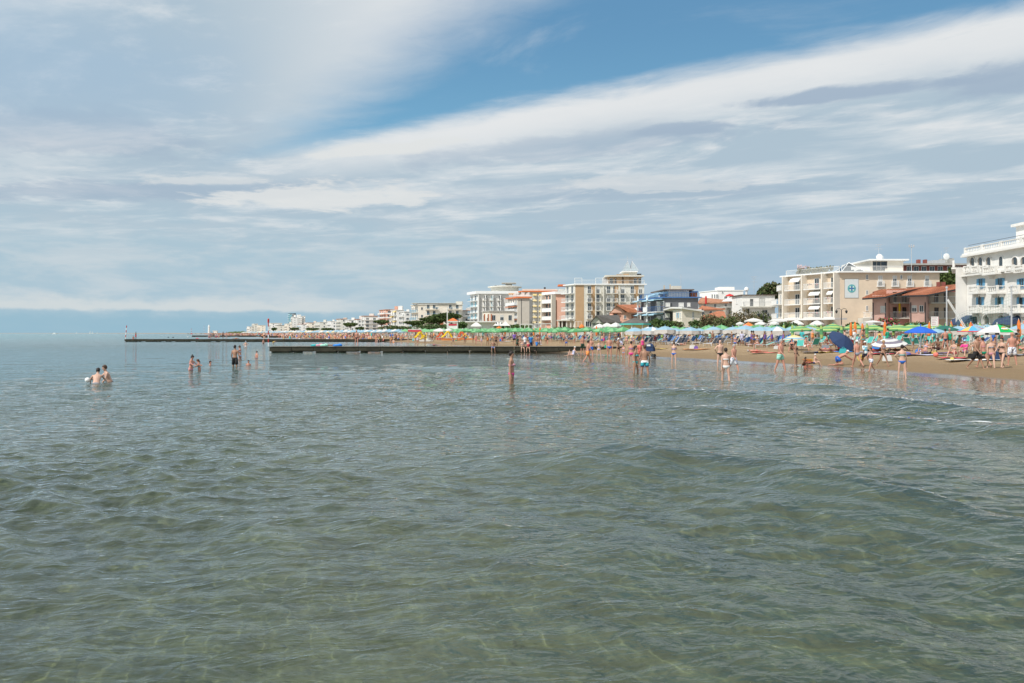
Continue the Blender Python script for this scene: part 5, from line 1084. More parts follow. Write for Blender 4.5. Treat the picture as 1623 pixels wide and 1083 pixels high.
# far coast: spit of land with trees, long stone mole and lighthouse
b = MB(); q = random.Random(9)
for i in range(60): px = q.uniform(363, 396); Y_ = 2100+q.uniform(-60, 60); b.ball((at(px, Y_), Y_, q.uniform(1, 3.5)), q.uniform(6, 10), q.uniform(5, 8), q.uniform(2.5, 4.5)*min(1, (px-360)/12), 6, 4)
b.obj('coastal_woodland', leaf_pine, None, kind='stuff')
Ym = 1500.0
b = MB(); x_ = at(292, Ym)
while x_ < at(352, Ym): w_ = random.uniform(1.5, 3); b.box(x_, x_+w_, Ym+random.uniform(-2, 0), Ym+2, -.5, random.uniform(1.2, 2.0)); x_ += w_*.95
thing('stone_mole', 'long low rock mole running out to the lighthouse on the horizon', 'mole', me=b.me('stone_mole', grey_concrete))
r = thing('lighthouse', 'slim white lighthouse at the end of the distant mole', 'lighthouse', (at(331.3, Ym), Ym, 1.6))
MB().lathe([(2.0, 0), (1.7, 11.5), (2.1, 11.8), (2.1, 13.0), (1.3, 13.2), (1.2, 14.8), (.3, 15.8)], 8).obj('tower', white_paint, r); MB().box(8, 16, -2, 2, 0, 4.5).box(7.5, 16.5, -2.5, 2.5, 4.5, 5).obj('keeper_house', plaster_white, r)
def light_pole(px, pt, pb, Y, label, lamp=True):
    o_ = thing('beacon_pole', label, 'beacon pole', (at(px, Y), Y, zat(pb, Y))); h = zat(pt, Y)-zat(pb, Y); red = mat('red_paint', (.50, .045, .03), .5, .06)
    n = 6
    for i in range(n): MB().lathe([(.055 if Y < 100 else .09, h*i/n), (.055 if Y < 100 else .09, h*(i+1)/n)], 6).obj('pole_band', (white_paint, red)[i % 2], o_)
    if lamp: MB().lathe([(.10 if Y < 100 else .22, h), (.10 if Y < 100 else .22, h+.38), (.05, h+.45)], 8).obj('lantern', red, o_)
    return o_

# ============================================================ jetties
moss = mat('mossy_concrete', (0.038, 0.036, 0.024), 0.9, 0.35, 1.6, bump=0.4); jtop = mat('jetty_deck', (0.13, 0.12, 0.095), 0.9, 0.2, 1.2)
def jetty(label, px0, x1, Y, ztop=.67, wid=2.4, seg=2.4, thick=.50, ystep=0.0):
    x0 = at(px0, Y); o_ = thing('jetty', label, 'jetty', (x0, Y, 0)); n = max(2, int((x1-x0)/seg)); seg = (x1-x0)/n
    def slab_me(k):
        q = random.Random(k); b = MB(); h = thick+q.uniform(-.06, .05)
        b.box(.0, seg-.04, 0, wid, ztop-h, ztop-.05-q.uniform(0, .03), 0); b.box(-.0, seg-.05, -.06, wid, ztop-.05, ztop+q.uniform(-.01, .015), 1); b.box(.2, seg-.3, .1, wid-.1, ztop-h-.12, ztop-h, 0); return b.me('deck_slab', [moss, jtop])
    for i in range(n):
        link('deck_slab', shared(('js', Y, i % 5), lambda: slab_me(i % 5)), o_, (i*seg, ystep*i, 0))
        if True: link('pile', shared(('jp', Y), lambda: MB().lathe([(.24, -1.6), (.24, ztop-thick)], 7, c=(.4, .35)).box(.16, .64, wid-.6, wid-.1, -1.6, ztop-thick).me('pile', moss)), o_, (i*seg, ystep*i, 0))
        if i > n*.35: link('skirt', shared(('jk', Y), lambda: MB().box(0, seg-.06, .25, .5, -.9, ztop-thick).me('skirt', moss)), o_, (i*seg, ystep*i, 0))
    return o_
jetty('nearest long concrete jetty, dark and mossy, with seated bathers on its right half', 427, at(990, 88), 87.2)
jetty('second jetty, reaching farthest left, behind the waders', 197.5, at(690, 196), 194.0, .68)
jetty('third jetty beyond the second one, starting right of the striped pole', 414, at(600, 360), 360.0, .8, 3, 5, .6)
jetty('thin far jetty left of the third one, near the lighthouse', 304, at(470, 440), 440.0, .8, 3, 6, .6)
jetty('very far thin jetty, second from the horizon', 372, at(440, 640), 640.0, 1.0, 4, 9, .8)
jetty('farthest thin jetty just under the horizon', 360, at(410, 860), 860.0, 1.3, 4, 12, 1.1)
light_pole(425.5, 511.5, 549.5, 87.6, 'red and white beacon pole with red lantern at the tip of the nearest jetty')
o_ = light_pole(199, 516, 538.5, 195, 'slightly leaning red and white pole at the tip of the second jetty', False); o_.rotation_euler = (0, R(5), 0)
o_ = light_pole(303.5, 521, 532, 441, 'small red and white post on the tip of a thin far jetty', False)
light_pole(323.5, 516.5, 528.5, 900, 'thin far post left of the lighthouse', False)

# ============================================================ umbrellas
cl = lambda n, c, **k: mat(n, c, .85, .06, 3, **k)
u_green, u_lime, u_teal = cl('green_canvas', (.09, .28, .12)), cl('lime_canvas', (.34, .45, .14)), cl('teal_canvas', (.07, .32, .24)); u_green2 = cl('pale_green_canvas', (.19, .41, .20))
u_blue, u_white = cl('sky_blue_canvas', (.25, .40, .50)), cl('white_canvas', (.62, .61, .58)); u_orange = cl('orange_canvas', (.72, .20, .045)); u_stripe = cl('blue_trim', (.13, .36, .62))
def umb_open(r_, h, drop, cols, valance, vm, tiltless=True, n=8, band=False):
    b = MB(); k = 4; rings = [(.02, h)] + [(r_*(j/k), h-drop*(j/k)**1.45) for j in range(1, k+1)]
    for j in range(k):
        for i in range(n):
            def P(rr, zz, ii): t_ = 2*math.pi*ii/n; return (rr*math.cos(t_), rr*math.sin(t_), zz)
            (r0, z0), (r1, z1) = rings[j], rings[j+1]
            m = (j if band else i) % len(cols)
            b.add([P(r0, z0, i), P(r1, z1, i), P(r1, z1, i+1), P(r0, z0, i+1)], [(0, 1, 2, 3)], m)
    b.lathe([(.03, h), (.04, h+.08), (.01, h+.16)], 5)
    V = MB()
    for i in range(n):
        t0, t1 = 2*math.pi*i/n, 2*math.pi*(i+1)/n; tm = (t0+t1)/2; rc = r_*math.cos(math.pi/n)
        V.add([(r_*math.cos(t0), r_*math.sin(t0), h-drop), (r_*math.cos(t1), r_*math.sin(t1), h-drop), (r_*1.01*math.cos(t1), r_*1.01*math.sin(t1), h-drop-valance*.85), (rc*1.03*math.cos(tm), rc*1.03*math.sin(tm), h-drop-valance*1.1), (r_*1.01*math.cos(t0), r_*1.01*math.sin(t0), h-drop-valance*.85)], [(0, 1, 2, 3, 4)], 0)
    return b.me('canopy', cols), V.me('valance', vm), MB().tube((0, 0, -.3), (0, 0, h), .028, n=5).me('pole', white_paint)
def umb_closed(h, cols):
    b = MB(); pr = [(.10, h-1.55), (.16, h-1.45), (.18, h-1.1), (.145, h-.75), (.17, h-.5), (.09, h-.15), (.02, h)]
    for j in range(len(pr)-1): b.lathe(pr[j:j+2], 7, m=j % len(cols), cap=False)
    return b.me('folded_canopy', cols), None, MB().tube((0, 0, -.3), (0, 0, h+.08), .028, n=5).me('pole', white_paint)
UK = dict(green=umb_open(1.35, 2.25, .50, [u_green2, u_green], .16, u_green), striped=umb_open(1.25, 2.2, .50, [u_teal, u_lime, u_green, u_lime], .17, u_green, band=True),
          blue=umb_open(1.32, 2.08, .46, [u_blue, u_blue, u_blue, u_white, u_blue], .46, cl('beige_valance', (.52, .49, .45))), folded_green=umb_closed(2.25, [u_green, u_lime, u_green]), folded_orange=umb_closed(2.4, [u_orange]), far_blue=umb_open(1.5, 2.45, .5, [u_blue, u_white], .2, u_blue))
UL = dict(green='open green beach umbrella', striped='open umbrella banded in green, teal and lime', blue='open sky blue umbrella with deep white valance', folded_green='folded umbrella in green and lime bands', folded_orange='folded orange umbrella', far_blue='open pale blue and white umbrella')
def where(px, Y):
    for a_, t_ in ((1500, 'before the white hotel'), (1370, 'before the pink house'), (1235, 'before the beige hotel'), (1158, 'before the low white house'), (1085, 'before the tamarisk bushes'), (1020, 'before the grey house'), (975, 'near the kiosk'), (898, 'before the tan hotel'), (862, 'before the salmon hotel'), (805, 'before the orange edged hotels'), (742, 'before the white finned hotel'), (700, 'near the lifeguard tower'), (645, 'before the umbrella pines'), (600, 'below the pink apartment tower'), (0, 'on the distant beach')):
        if px >= a_: return t_
def put_umb(kind, x_, y_, label=None, group=None, tilt=None, kit=None, cat='beach umbrella', z_=None):
    can, val, pole = kit or UK[kind]; g0 = gz(x_, y_) if z_ is None else z_
    o_ = thing('folded_umbrella' if 'folded' in kind else 'beach_umbrella', label, cat, (x_, y_, g0), random.uniform(0, 6), group)
    c_ = link('canopy', can, o_); link('pole', pole, o_)
    if val: link('valance', val, c_)
    if tilt: o_.rotation_euler = (R(tilt[0]), R(tilt[1]), 0)
    return o_
# positions on rows parallel to the waterline
arc = SHORE[(SHORE[:, 1] > 25) & (SHORE[:, 1] < 2300)]; seg_ = np.linalg.norm(np.diff(arc, axis=0), axis=1); cum = np.concatenate([[0], np.cumsum(seg_)])
def shore_at(t_, s_):
    x_ = np.interp(t_, cum, arc[:, 0]); y_ = np.interp(t_, cum, arc[:, 1]); x2 = np.interp(t_+4, cum, arc[:, 0]); y2 = np.interp(t_+4, cum, arc[:, 1]); x0 = np.interp(t_-4, cum, arc[:, 0]); y0 = np.interp(t_-4, cum, arc[:, 1])
    d = np.array([x2-x0, y2-y0]); d /= np.linalg.norm(d); return float(x_+d[1]*s_), float(y_-d[0]*s_), math.atan2(d[1], d[0])
def px_of(x_, y_): return CX + FPX*x_/y_
cands = []
q = random.Random(12)
for row in range(9):
    t_ = -2.0 + (row % 2)*2.1
    while t_ < cum[-1]-20:
        s_ = 18 + row*4.6
        x_, y_, hd = shore_at(t_, s_); px = px_of(x_, y_); dens = 4.2
        s0 = np.interp(px, [0, 1000, 1230, 1400, 1500, 1620], [18, 18, 22, 28, 32, 35])
        if s_ >= s0-1 and 385 < px < 1665 and not (1150 > px > 1100 and s_ < s0+3): cands.append((y_, x_+q.uniform(-.25, .25), y_+q.uniform(-.3, .3), px, row, s_-s0, hd, s_))
        t_ += dens
cands.sort(); near_c, far_c = cands[:290], cands[290:]
def kind_of(px, ds, row):
    r_ = q.random()
    if px > 1480: return 'folded_orange' if r_ < .42 else ('striped' if r_ < .62 else ('folded_green' if r_ < .72 else 'blue'))
    if px > 1345: return 'blue' if ds > 22 else ('folded_orange' if r_ < .22 else ('folded_green' if r_ < .50 else 'striped'))
    if px > 1225: return ('folded_green' if r_ < .40 else ('striped' if r_ < .85 else 'blue')) if ds < 26 else 'folded_orange' if r_ < .3 else 'green'
    if px > 1000: return 'blue' if ds < 9 and r_ < .8 else ('green' if r_ < .86 else ('folded_orange' if r_ < .93 else 'folded_green'))
    if px > 640: return 'green' if r_ < .95 else 'folded_orange'
    return 'far_blue'
ORD = ['leftmost'] + [w_+' from left' for w_ in 'second third fourth fifth sixth seventh eighth ninth tenth'.split()] + [str(i)+('st' if i % 10 == 1 and i > 20 else 'nd' if i % 10 == 2 and i > 20 else 'rd' if i % 10 == 3 and i > 20 else 'th')+' from left' for i in range(11, 60)]
def number_off(things_):                 # things_: (object, short label, group, px): ordinals where a group is small enough to be told apart
    G = {}
    for t_ in things_: G.setdefault(t_[1], []).append(t_)
    for lab, L in G.items():
        L.sort(key=lambda a: a[3])
        for i, (o_, lb, gr, px) in enumerate(L):
            if len(L) == 1: o_['label'] = lb
            elif len(L) <= 50: o_['label'] = ('rightmost' if i == len(L)-1 and len(L) > 2 else ORD[i]) + ' ' + lb; o_['group'] = gr
            else: o_['label'] = lb; o_['group'] = gr
UL.update(striped='green teal banded umbrella', blue='pale blue umbrella with white valance', folded_green='folded green lime umbrella', green='open green umbrella', far_blue='pale blue and white umbrella')
pend = []
for (_, x_, y_, px, row, ds, hd, s_) in near_c:
    k = kind_of(px, ds, row); rw = ('front row', 'second row', 'middle rows', 'back rows')[0 if ds < 3.6 else 1 if ds < 8.2 else 2 if ds < 22 else 3]
    lab = f"{UL[k]}, {rw}, {where(px, y_)}"
    o_ = put_umb(k, x_, y_); o_.scale = (1, 1, q.uniform(.93, 1.10)); o_.rotation_euler = (R(q.uniform(-3, 3)), R(q.uniform(-3, 3)), q.uniform(0, 6)); pend.append((o_, lab, UL[k].replace('umbrella', 'umbrellas')+f' in the {rw} {where(px, y_)}', px))
number_off(pend)
# the rest of the umbrella field, far away: one mass
def far_umb(mname, items, mats_):
    V = []; F = []; M = []; n = 6
    for (x_, y_, zz, r_, m) in items:
        k = len(V); V.append((x_, y_, zz+2.5)); V += [(x_+r_*math.cos(2*math.pi*i/n), y_+r_*math.sin(2*math.pi*i/n), zz+1.9) for i in range(n)]; V += [(v[0], v[1], zz+1.7) for v in V[k+1:k+1+n]]
        F += [(k, k+1+i, k+1+(i+1) % n) for i in range(n)] + [(k+1+i, k+1+n+i, k+1+(i+1) % n) for i in range(n)] + [(k+1+(i+1) % n, k+1+n+i, k+1+n+(i+1) % n) for i in range(n)]; M += [m]*(3*n)
        F.append((k, k+1, k+1)) if False else None
    me = mesh_np(mname, V, F, mats_, mi=M); return me
items = []
for (_, x_, y_, px, row, ds, hd, s_) in far_c:
    k = kind_of(px, ds, row); m = {'green': 0, 'striped': 0, 'far_blue': 2 if q.random() < .7 else 3, 'blue': 2}.get(k, 1)
    if px < 560 and q.random() < .12: m = 4
    items.append((x_, y_, gz(x_, y_)+q.uniform(-.15, .25), 1.45, m))
link('far_umbrellas', far_umb('far_umbrellas', items, [u_green2, u_orange, u_blue, u_white, yellow_cloth]), kind='stuff')
link('far_umbrella_poles', mesh_np('far_umbrella_poles', [p for (x_, y_, zz, r_, m) in items for p in ((x_-.05, y_, zz-.2), (x_+.05, y_, zz-.2), (x_+.05, y_, zz+2.4), (x_-.05, y_, zz+2.4))], np.arange(4*len(items)).reshape(-1, 4), [white_paint]), kind='stuff')

# ---- the odd umbrellas brought by visitors
def zone(px, py): return hit(px, py)
def special(px, foot, kit_kind, label, R_=1.05, h=2.1, drop=.42, cols=None, val=.16, vm=None, tilt=None, n=8, band=False):
    x_, y_ = zone(px, foot); kit = umb_open(R_, h, drop, cols, val, vm or cols[0], n=n, band=band); return put_umb('x', x_, y_, label, None, tilt, kit)
navy = cl('navy_canvas', (.022, .045, .11)); royal = cl('royal_blue_canvas', (.02, .11, .52)); dkgreen = cl('bottle_green_canvas', (.02, .13, .10)); cream_c = cl('cream_canvas', (.62, .58, .40)); must = cl('mustard_canvas', (.62, .45, .12)); adgreen = cl('bright_green_canvas', (.0, .40, .09)); red_c = cl('red_canvas', (.55, .05, .08)); greyst = cl('grey_canvas', (.20, .18, .22)); cyan = cl('cyan_canvas', (.08, .35, .62)); black_c = cl('black_canvas', (.02, .02, .02))
special(1321, 557, '', 'big navy blue umbrella tilted low towards the sea in front of beige hotel', 1.15, 1.65, .42, [navy], .1, tilt=(38, 24))
special(1259, 556, '', 'low cream and yellow striped umbrella in front of beige hotel', .95, 1.35, .35, [cream_c, must, cream_c, u_blue], .08, band=True, n=10)
special(1459, 562, '', 'royal blue umbrella above bathers on blue towels', 1.08, 2.0, .42, [royal], .07)
special(1497, 554, '', 'dark bottle green umbrella behind standing man in trunks', 1.1, 2.0, .36, [dkgreen], .1)
special(1541, 556, '', 'multicoloured blue, red and yellow patterned umbrella next to white and green one', 1.05, 1.95, .40, [red_c, cyan, must, cyan, u_blue], .08, n=10)
special(1410, 560, '', 'grey and white zigzag striped umbrella tilted low on the sand', 1.25, 1.15, .45, [greyst, u_white, greyst, u_white], .06, band=True, n=12, tilt=(8, -6))
special(1483, 556, '', 'small pale blue umbrella between royal blue and bottle green ones', .9, 1.75, .3, [u_blue], .08)
# white umbrella with a green advertising panel
x_, y_ = zone(1580, 566); can, val, pole = umb_open(1.13, 2.05, .50, [u_white], .15, u_white)
o_ = put_umb('x', x_, y_, 'white umbrella with one bright green advertising panel behind the walking group', None, None, (can, val, pole)); o_.rotation_euler = (0, 0, math.pi/8)
k = 6; rr = [(1.13*j/k, 2.05-.50*(j/k)**1.45+.015) for j in range(k+1)]; b = MB(); V = []
for r0, z0 in rr:
    for a in (-1, 1): t_ = -math.pi/2-math.pi/8 + a*math.pi/8; V.append((r0*1.01*math.cos(t_), r0*1.01*math.sin(t_), z0))
b.add(V, [(2*i, 2*i+1, 2*i+3, 2*i+2) for i in range(k)]); ap_ = b.obj('advert_panel', adgreen, o_)
def on_panel(f0, f1, a0, a1, m, lift, nm):
    b = MB(); V = []
    for j in range(5):
        f_ = f0+(f1-f0)*j/4; r0 = 1.13*f_; z0 = 2.05-.50*f_**1.45+lift
        for a in (a0[0]+(a0[1]-a0[0])*j/4, a1[0]+(a1[1]-a1[0])*j/4): t_ = -math.pi/2-math.pi/8+a*math.pi/8; V.append((r0*1.01*math.cos(t_), r0*1.01*math.sin(t_), z0))
    b.add(V, [(2*i, 2*i+1, 2*i+3, 2*i+2) for i in range(4)]); b.obj(nm, m, ap_)
on_panel(.62, .74, (-.55, -.75), (.75, .55), u_white, .035, 'logo_band'); on_panel(.50, .60, (-.30, -.45), (.5, .45), u_orange, .035, 'logo_orange'); on_panel(.76, .80, (-.5, -.5), (.5, .45), must, .035, 'logo_underline')
for a in (-1, 1):
    b = MB(); V = []
    for j in range(5):
        t_ = -math.pi/2-math.pi/8 + a*math.pi/4 + (j-2)/2*math.pi/9; rc = 1.16
        V += [(rc*math.cos(t_), rc*math.sin(t_), 1.53), (rc*math.cos(t_), rc*math.sin(t_), 1.40)]
    b.add(V, [(2*i, 2*i+2, 2*i+3, 2*i+1) for i in range(4)]); vb = b.obj('valance_advert', black_c, o_)
    b = MB(); V = []
    for j in range(3): t_ = -math.pi/2-math.pi/8 + a*math.pi/4 + (j-1)/2*math.pi/11; V += [(1.175*math.cos(t_), 1.175*math.sin(t_), 1.49), (1.175*math.cos(t_), 1.175*math.sin(t_), 1.44)]
    b.add(V, [(2*i, 2*i+2, 2*i+3, 2*i+1) for i in range(2)]); b.obj('advert_text', u_white, vb)
# orange domed and white garden parasols near the promenade
def parasol(px, pt, pb, wpx, Y, m, label, group=None, n=8):
    x_ = at(px, Y); g0 = gz(x_, Y); h = zat(pt, Y)-g0; dr = zat(pt, Y)-zat(pb, Y); kit = umb_open(wpx/2/FPX*Y, h, dr, [m], .2, m, n=n); return put_umb('x', x_, Y, label, group, None, kit, 'parasol')
parasol(1186, 511.5, 516.5, 18, 108, u_orange, 'orange domed parasol standing above the blue umbrellas, before the white parasols')
parasol(922, 514, 518, 9, 130, u_orange, 'orange domed parasol in front of the tan hotel')
parasol(791, 517.5, 519.5, 8, 200, u_orange, 'small orange parasol below the white peaked tents')
for i, (px, pt, pb, w_, Y, lab) in enumerate(((1194, 504.5, 508.5, 34, 126, 'large white square parasol left of the street lamp'), (1173, 510.5, 513, 14, 124, 'small white parasol, leftmost by the tamarisks'), (1206, 510, 513.5, 22, 122, 'white parasol low in front of the large square one'), (1227, 509.5, 513, 16, 123, 'white parasol just left of the beige hotel canopy'), (1232, 506, 508.5, 36, 130, 'wide flat white parasol at the left corner of beige hotel'),
                                              (950, 513.5, 518.5, 20, 138, 'white pointed parasol, left of two before the dark cabin'), (962, 512, 518, 24, 139, 'white pointed parasol, taller one before the dark cabin'), (976, 511.5, 517, 22, 138, 'white parasol with red print next to the beach kiosk'), (1295, 508, 514, 26, 138, 'white canvas parasol in front of the beige hotel doors'), (1262, 507.5, 513.5, 26, 138, 'white canvas parasol left of the beige hotel doors'),
                                              (755, 511, 517, 24, 240, 'white gazebo tent in front of the finned hotel'), (697, 520.5, 524.5, 24, 190, 'wide white parasol between red canopy and lifeguard tower'), (612, 519, 523, 14, 330, 'pale beige parasol before the white blocks'), (658, 516.5, 520, 12, 300, 'white parasol under the umbrella pines'), (711, 521, 524, 14, 192, 'white parasol partly behind the lifeguard tower'))):
    parasol(px, pt, pb, w_, Y, u_white, lab, None, 4 if w_ > 20 else 8)

# ============================================================ sun loungers and deck chairs
f_blue, f_teal, f_navy = cl('lounger_blue_fabric', (.05, .17, .42)), cl('lounger_teal_fabric', (.07, .38, .33)), cl('lounger_navy_fabric', (.03, .07, .20)); alu = mat('white_tube', (.74, .75, .76), .4, .03)
def lounger_kit(fab, back=50, striped=None):
    c_, s_ = math.cos(R(back)), math.sin(R(back))
    fr = MB()
    for y_ in (-.3, .3): fr.tube((0, y_, .32), (1.25, y_, .32), .02, n=4); fr.tube((0, y_, .32), (-.75*c_, y_, .32+.75*s_), .02, n=4)
    for x_ in (1.25, 0, ): fr.tube((x_, -.3, .32), (x_, .3, .32), .02, n=4)
    fr.tube((-.75*c_, -.3, .32+.75*s_), (-.75*c_, .3, .32+.75*s_), .02, n=4)
    fb = MB(); fb.add([(0, -.28, .33), (1.25, -.28, .33), (1.25, .28, .33), (0, .28, .33), (0, -.28, .30), (1.25, -.28, .30), (1.25, .28, .30), (0, .28, .30)], [(0, 1, 2, 3), (7, 6, 5, 4), (0, 4, 5, 1), (2, 6, 7, 3)], 0)
    fb.add([(0, -.28, .33), (0, .28, .33), (-.75*c_, .28, .34+.75*s_), (-.75*c_, -.28, .34+.75*s_), (0.03, -.28, .30), (.03, .28, .30), (-.75*c_+.03, .28, .31+.75*s_), (-.75*c_+.03, -.28, .31+.75*s_)], [(0, 1, 2, 3), (7, 6, 5, 4), (0, 3, 7, 4), (1, 5, 6, 2), (3, 2, 6, 7)], 0)
    if striped:
        for y_ in (-.17, .0, .17): fb.add([(-.01, y_-.035, .335), (-.01, y_+.035, .335), (-.75*c_-.012, y_+.035, .345+.75*s_), (-.75*c_-.012, y_-.035, .345+.75*s_)], [(0, 1, 2, 3), (3, 2, 1, 0)], 1)
    lg = MB().tube((0, 0, 0), (0, 0, .32), .02, n=4)
    return fr.me('frame', alu), fb.me('fabric', [fab] + ([striped] if striped else [])), lg.me('leg', alu)
LK = [(lounger_kit(f_blue, 52, u_white), 'blue white striped sun lounger'), (lounger_kit(f_teal, 55), 'upright teal sun lounger'), (lounger_kit(f_navy, 35), 'half raised navy sun lounger'), (lounger_kit(f_teal, 20), 'nearly flat teal sun lounger'), (lounger_kit(f_blue, 8), 'flat blue sun lounger')]
LAST = [None]
def put_lounger(k, x_, y_, rz_, label, group, legs=True):
    (fr, fb, lg), _ = LK[k]; o_ = thing('sun_lounger', label, 'sun lounger', (x_, y_, gz(x_, y_)+.0), rz_, group); link('frame', fr, o_); link('fabric', fb, o_); LAST[0] = o_
    if legs:
        for a, b_ in ((.05, .3), (.05, -.3), (1.15, .3), (1.15, -.3)): link('leg', lg, o_, (a, b_, 0))
lp = []
for (_, x_, y_, px, row, ds, hd, s_) in near_c:
    if ds > 30 or y_ > 200 or len(lp) > 275: continue
    for sgn in ((-1, 1) if ds < 13 else (q.choice((-1, 1)),)):
        k = q.choice((1, 1, 3, 2)) if px > 1240 else (q.choice((0, 0, 4, 0, 2)) if px > 1030 else q.choice((1, 3, 2, 0)))
        rw = 'front row' if ds < 3.6 else ('second row' if ds < 8.2 else 'among the umbrellas')
        ax, ay = x_+math.cos(hd)*sgn*.95, y_+math.sin(hd)*sgn*.95
        put_lounger(k, ax - math.sin(hd)*-.9, ay - math.cos(hd)*.9, hd+math.pi/2+q.uniform(-.25, .25) if px > 1000 else hd+math.pi/2, None, None, y_ < 110); lp.append((LAST[0], k, rw, px, y_))
for i, (px, py, k, rz_) in enumerate(((1075, 548.5, 0, 2.2), (1080, 548, 0, 2.2), (1085, 547.5, 0, 2.2), (1112, 547.5, 0, 2.2), (1131, 549.5, 0, 2.2), (1137, 548.8, 0, 2.25), (1143, 548.2, 0, 2.2), (1170, 547.5, 0, 2.3), (1022, 546.5, 0, 2.2), (1030, 546, 0, 2.2), (1037, 545.5, 0, 2.2), (1205, 551, 1, 3.0), (1215, 552, 3, 3.1), (1292, 552, 1, 1.7), (1268, 554, 1, 4.2), (1440, 552, 1, .6), (1452, 551, 1, .7))):
    x_, y_ = hit(px, py); put_lounger(k, x_, y_, rz_, None, None); lp.append((LAST[0], k, 'ahead of the umbrellas', px, y_))
number_off([(o_, f"{LK[k][1]}, {rw}, {where(px, y_)}", f"{LK[k][1].replace('lounger', 'loungers')} {rw} {where(px, y_)}", px) for (o_, k, rw, px, y_) in lp])

# dark hedges added to darken the bright background behind the umbrella poles
for i, (px0, px1, Y_, w_) in enumerate(((1275, 1340, 112, 'beige hotel doors'), (1420, 1470, 104, 'pink house'), (1480, 1560, 98, 'white hotel, left part'), (1090, 1160, 128, 'tamarisk bushes'), (1165, 1235, 122, 'white parasols'), (1005, 1085, 140, 'grey house'), (880, 950, 165, 'tan hotel porch'))):
    plant('hedge', f'added low hedge darkening the view behind the umbrellas, before the {w_}', 'hedge', px0, px1, 516.5 if px0 > 1000 else 518, 524, Y_, [leaf_green, leaf_olive], 1100, .2, 9, 90+i, False)

# ============================================================ people
def skinm(n, c): return mat(n, c, .55, .06, 6, spec=.35)
SK = [skinm('skin_fair', (.57, .355, .265)), skinm('skin_tanned', (.37, .205, .135)), skinm('skin_sunburnt', (.51, .25, .18)), skinm('skin_brown', (.22, .108, .065))]
HR = dict(dark=mat('dark_hair', (.022, .015, .012), .6, .2, 9), brown=mat('brown_hair', (.075, .04, .022), .6, .2, 9), grey=mat('grey_hair', (.35, .34, .33), .7, .15, 9), blond=mat('blond_hair', (.38, .26, .12), .6, .15, 9), white=mat('white_cap', (.75, .75, .74), .8, .03), lightblue=cl('light_blue_cap', (.35, .60, .75)))
CLO = dict(black=black_c, white=cl('white_swimwear', (.80, .80, .79)), blue=cl('blue_swimwear', (.03, .13, .48)), navy=navy, teal=cl('teal_swimwear', (.05, .40, .42)), mint=cl('mint_swimwear', (.34, .66, .54)), orange=cl('orange_swimwear', (.75, .28, .08)), pink=cl('pink_swimwear', (.68, .06, .26)), red=red_c, green=cl('green_swimwear', (.02, .34, .20)), lavender=cl('lavender_swimwear', (.50, .50, .66)), grey=cl('grey_swimwear', (.25, .27, .31)), purple=cl('purple_swimwear', (.18, .10, .38)), coral=cl('coral_shirt', (.75, .20, .16)), yellow=must, dkgreen=cl('dark_green_swimwear', (.03, .07, .045)), brightblue=cl('bright_blue_shirt', (.04, .22, .62)), rose=cl('rose_swimwear', (.62, .30, .36)))
pm = bpy.data.materials.new('patterned_cloth'); pm.use_nodes = True; N = NT(pm.node_tree); b_ = pm.node_tree.nodes['Principled BSDF']; tcn = N.node('ShaderNodeTexCoord'); vn = N.node('ShaderNodeTexVoronoi'); pm.node_tree.links.new(tcn.outputs['Object'], vn.inputs['Vector']); vn.inputs['Scale'].default_value = 13
N.put(b_.inputs['Base Color'], N.mix(N.ss(X(N, vn.outputs['Distance']), .32, .45), (.09, .13, .28), (.70, .71, .74))); b_.inputs['Roughness'].default_value = .85; CLO['floral'] = pm
pm = bpy.data.materials.new('blue_white_print'); pm.use_nodes = True; N = NT(pm.node_tree); b_ = pm.node_tree.nodes['Principled BSDF']; tcn = N.node('ShaderNodeTexCoord'); sp = N.node('ShaderNodeSeparateXYZ'); pm.node_tree.links.new(tcn.outputs['Object'], sp.inputs[0]); vn = N.node('ShaderNodeTexVoronoi'); pm.node_tree.links.new(tcn.outputs['Object'], vn.inputs['Vector']); vn.inputs['Scale'].default_value = 9
N.put(b_.inputs['Base Color'], N.mix(N.ss(X(N, vn.outputs['Distance']), .35, .5), (.10, .42, .55), (.74, .78, .78))); CLO['print'] = pm
pm = bpy.data.materials.new('white_teal_trunks'); pm.use_nodes = True; N = NT(pm.node_tree); b_ = pm.node_tree.nodes['Principled BSDF']; tcn = N.node('ShaderNodeTexCoord'); sp = N.node('ShaderNodeSeparateXYZ'); pm.node_tree.links.new(tcn.outputs['Generated'], sp.inputs[0]); zz = X(N, sp.outputs[2])
N.put(b_.inputs['Base Color'], N.mix(N.ss(zz, .18, .22), (.02, .07, .25), N.mix(N.ss(zz, .60, .78), (.03, .36, .42), (.78, .79, .78)))); CLO['whiteteal'] = pm

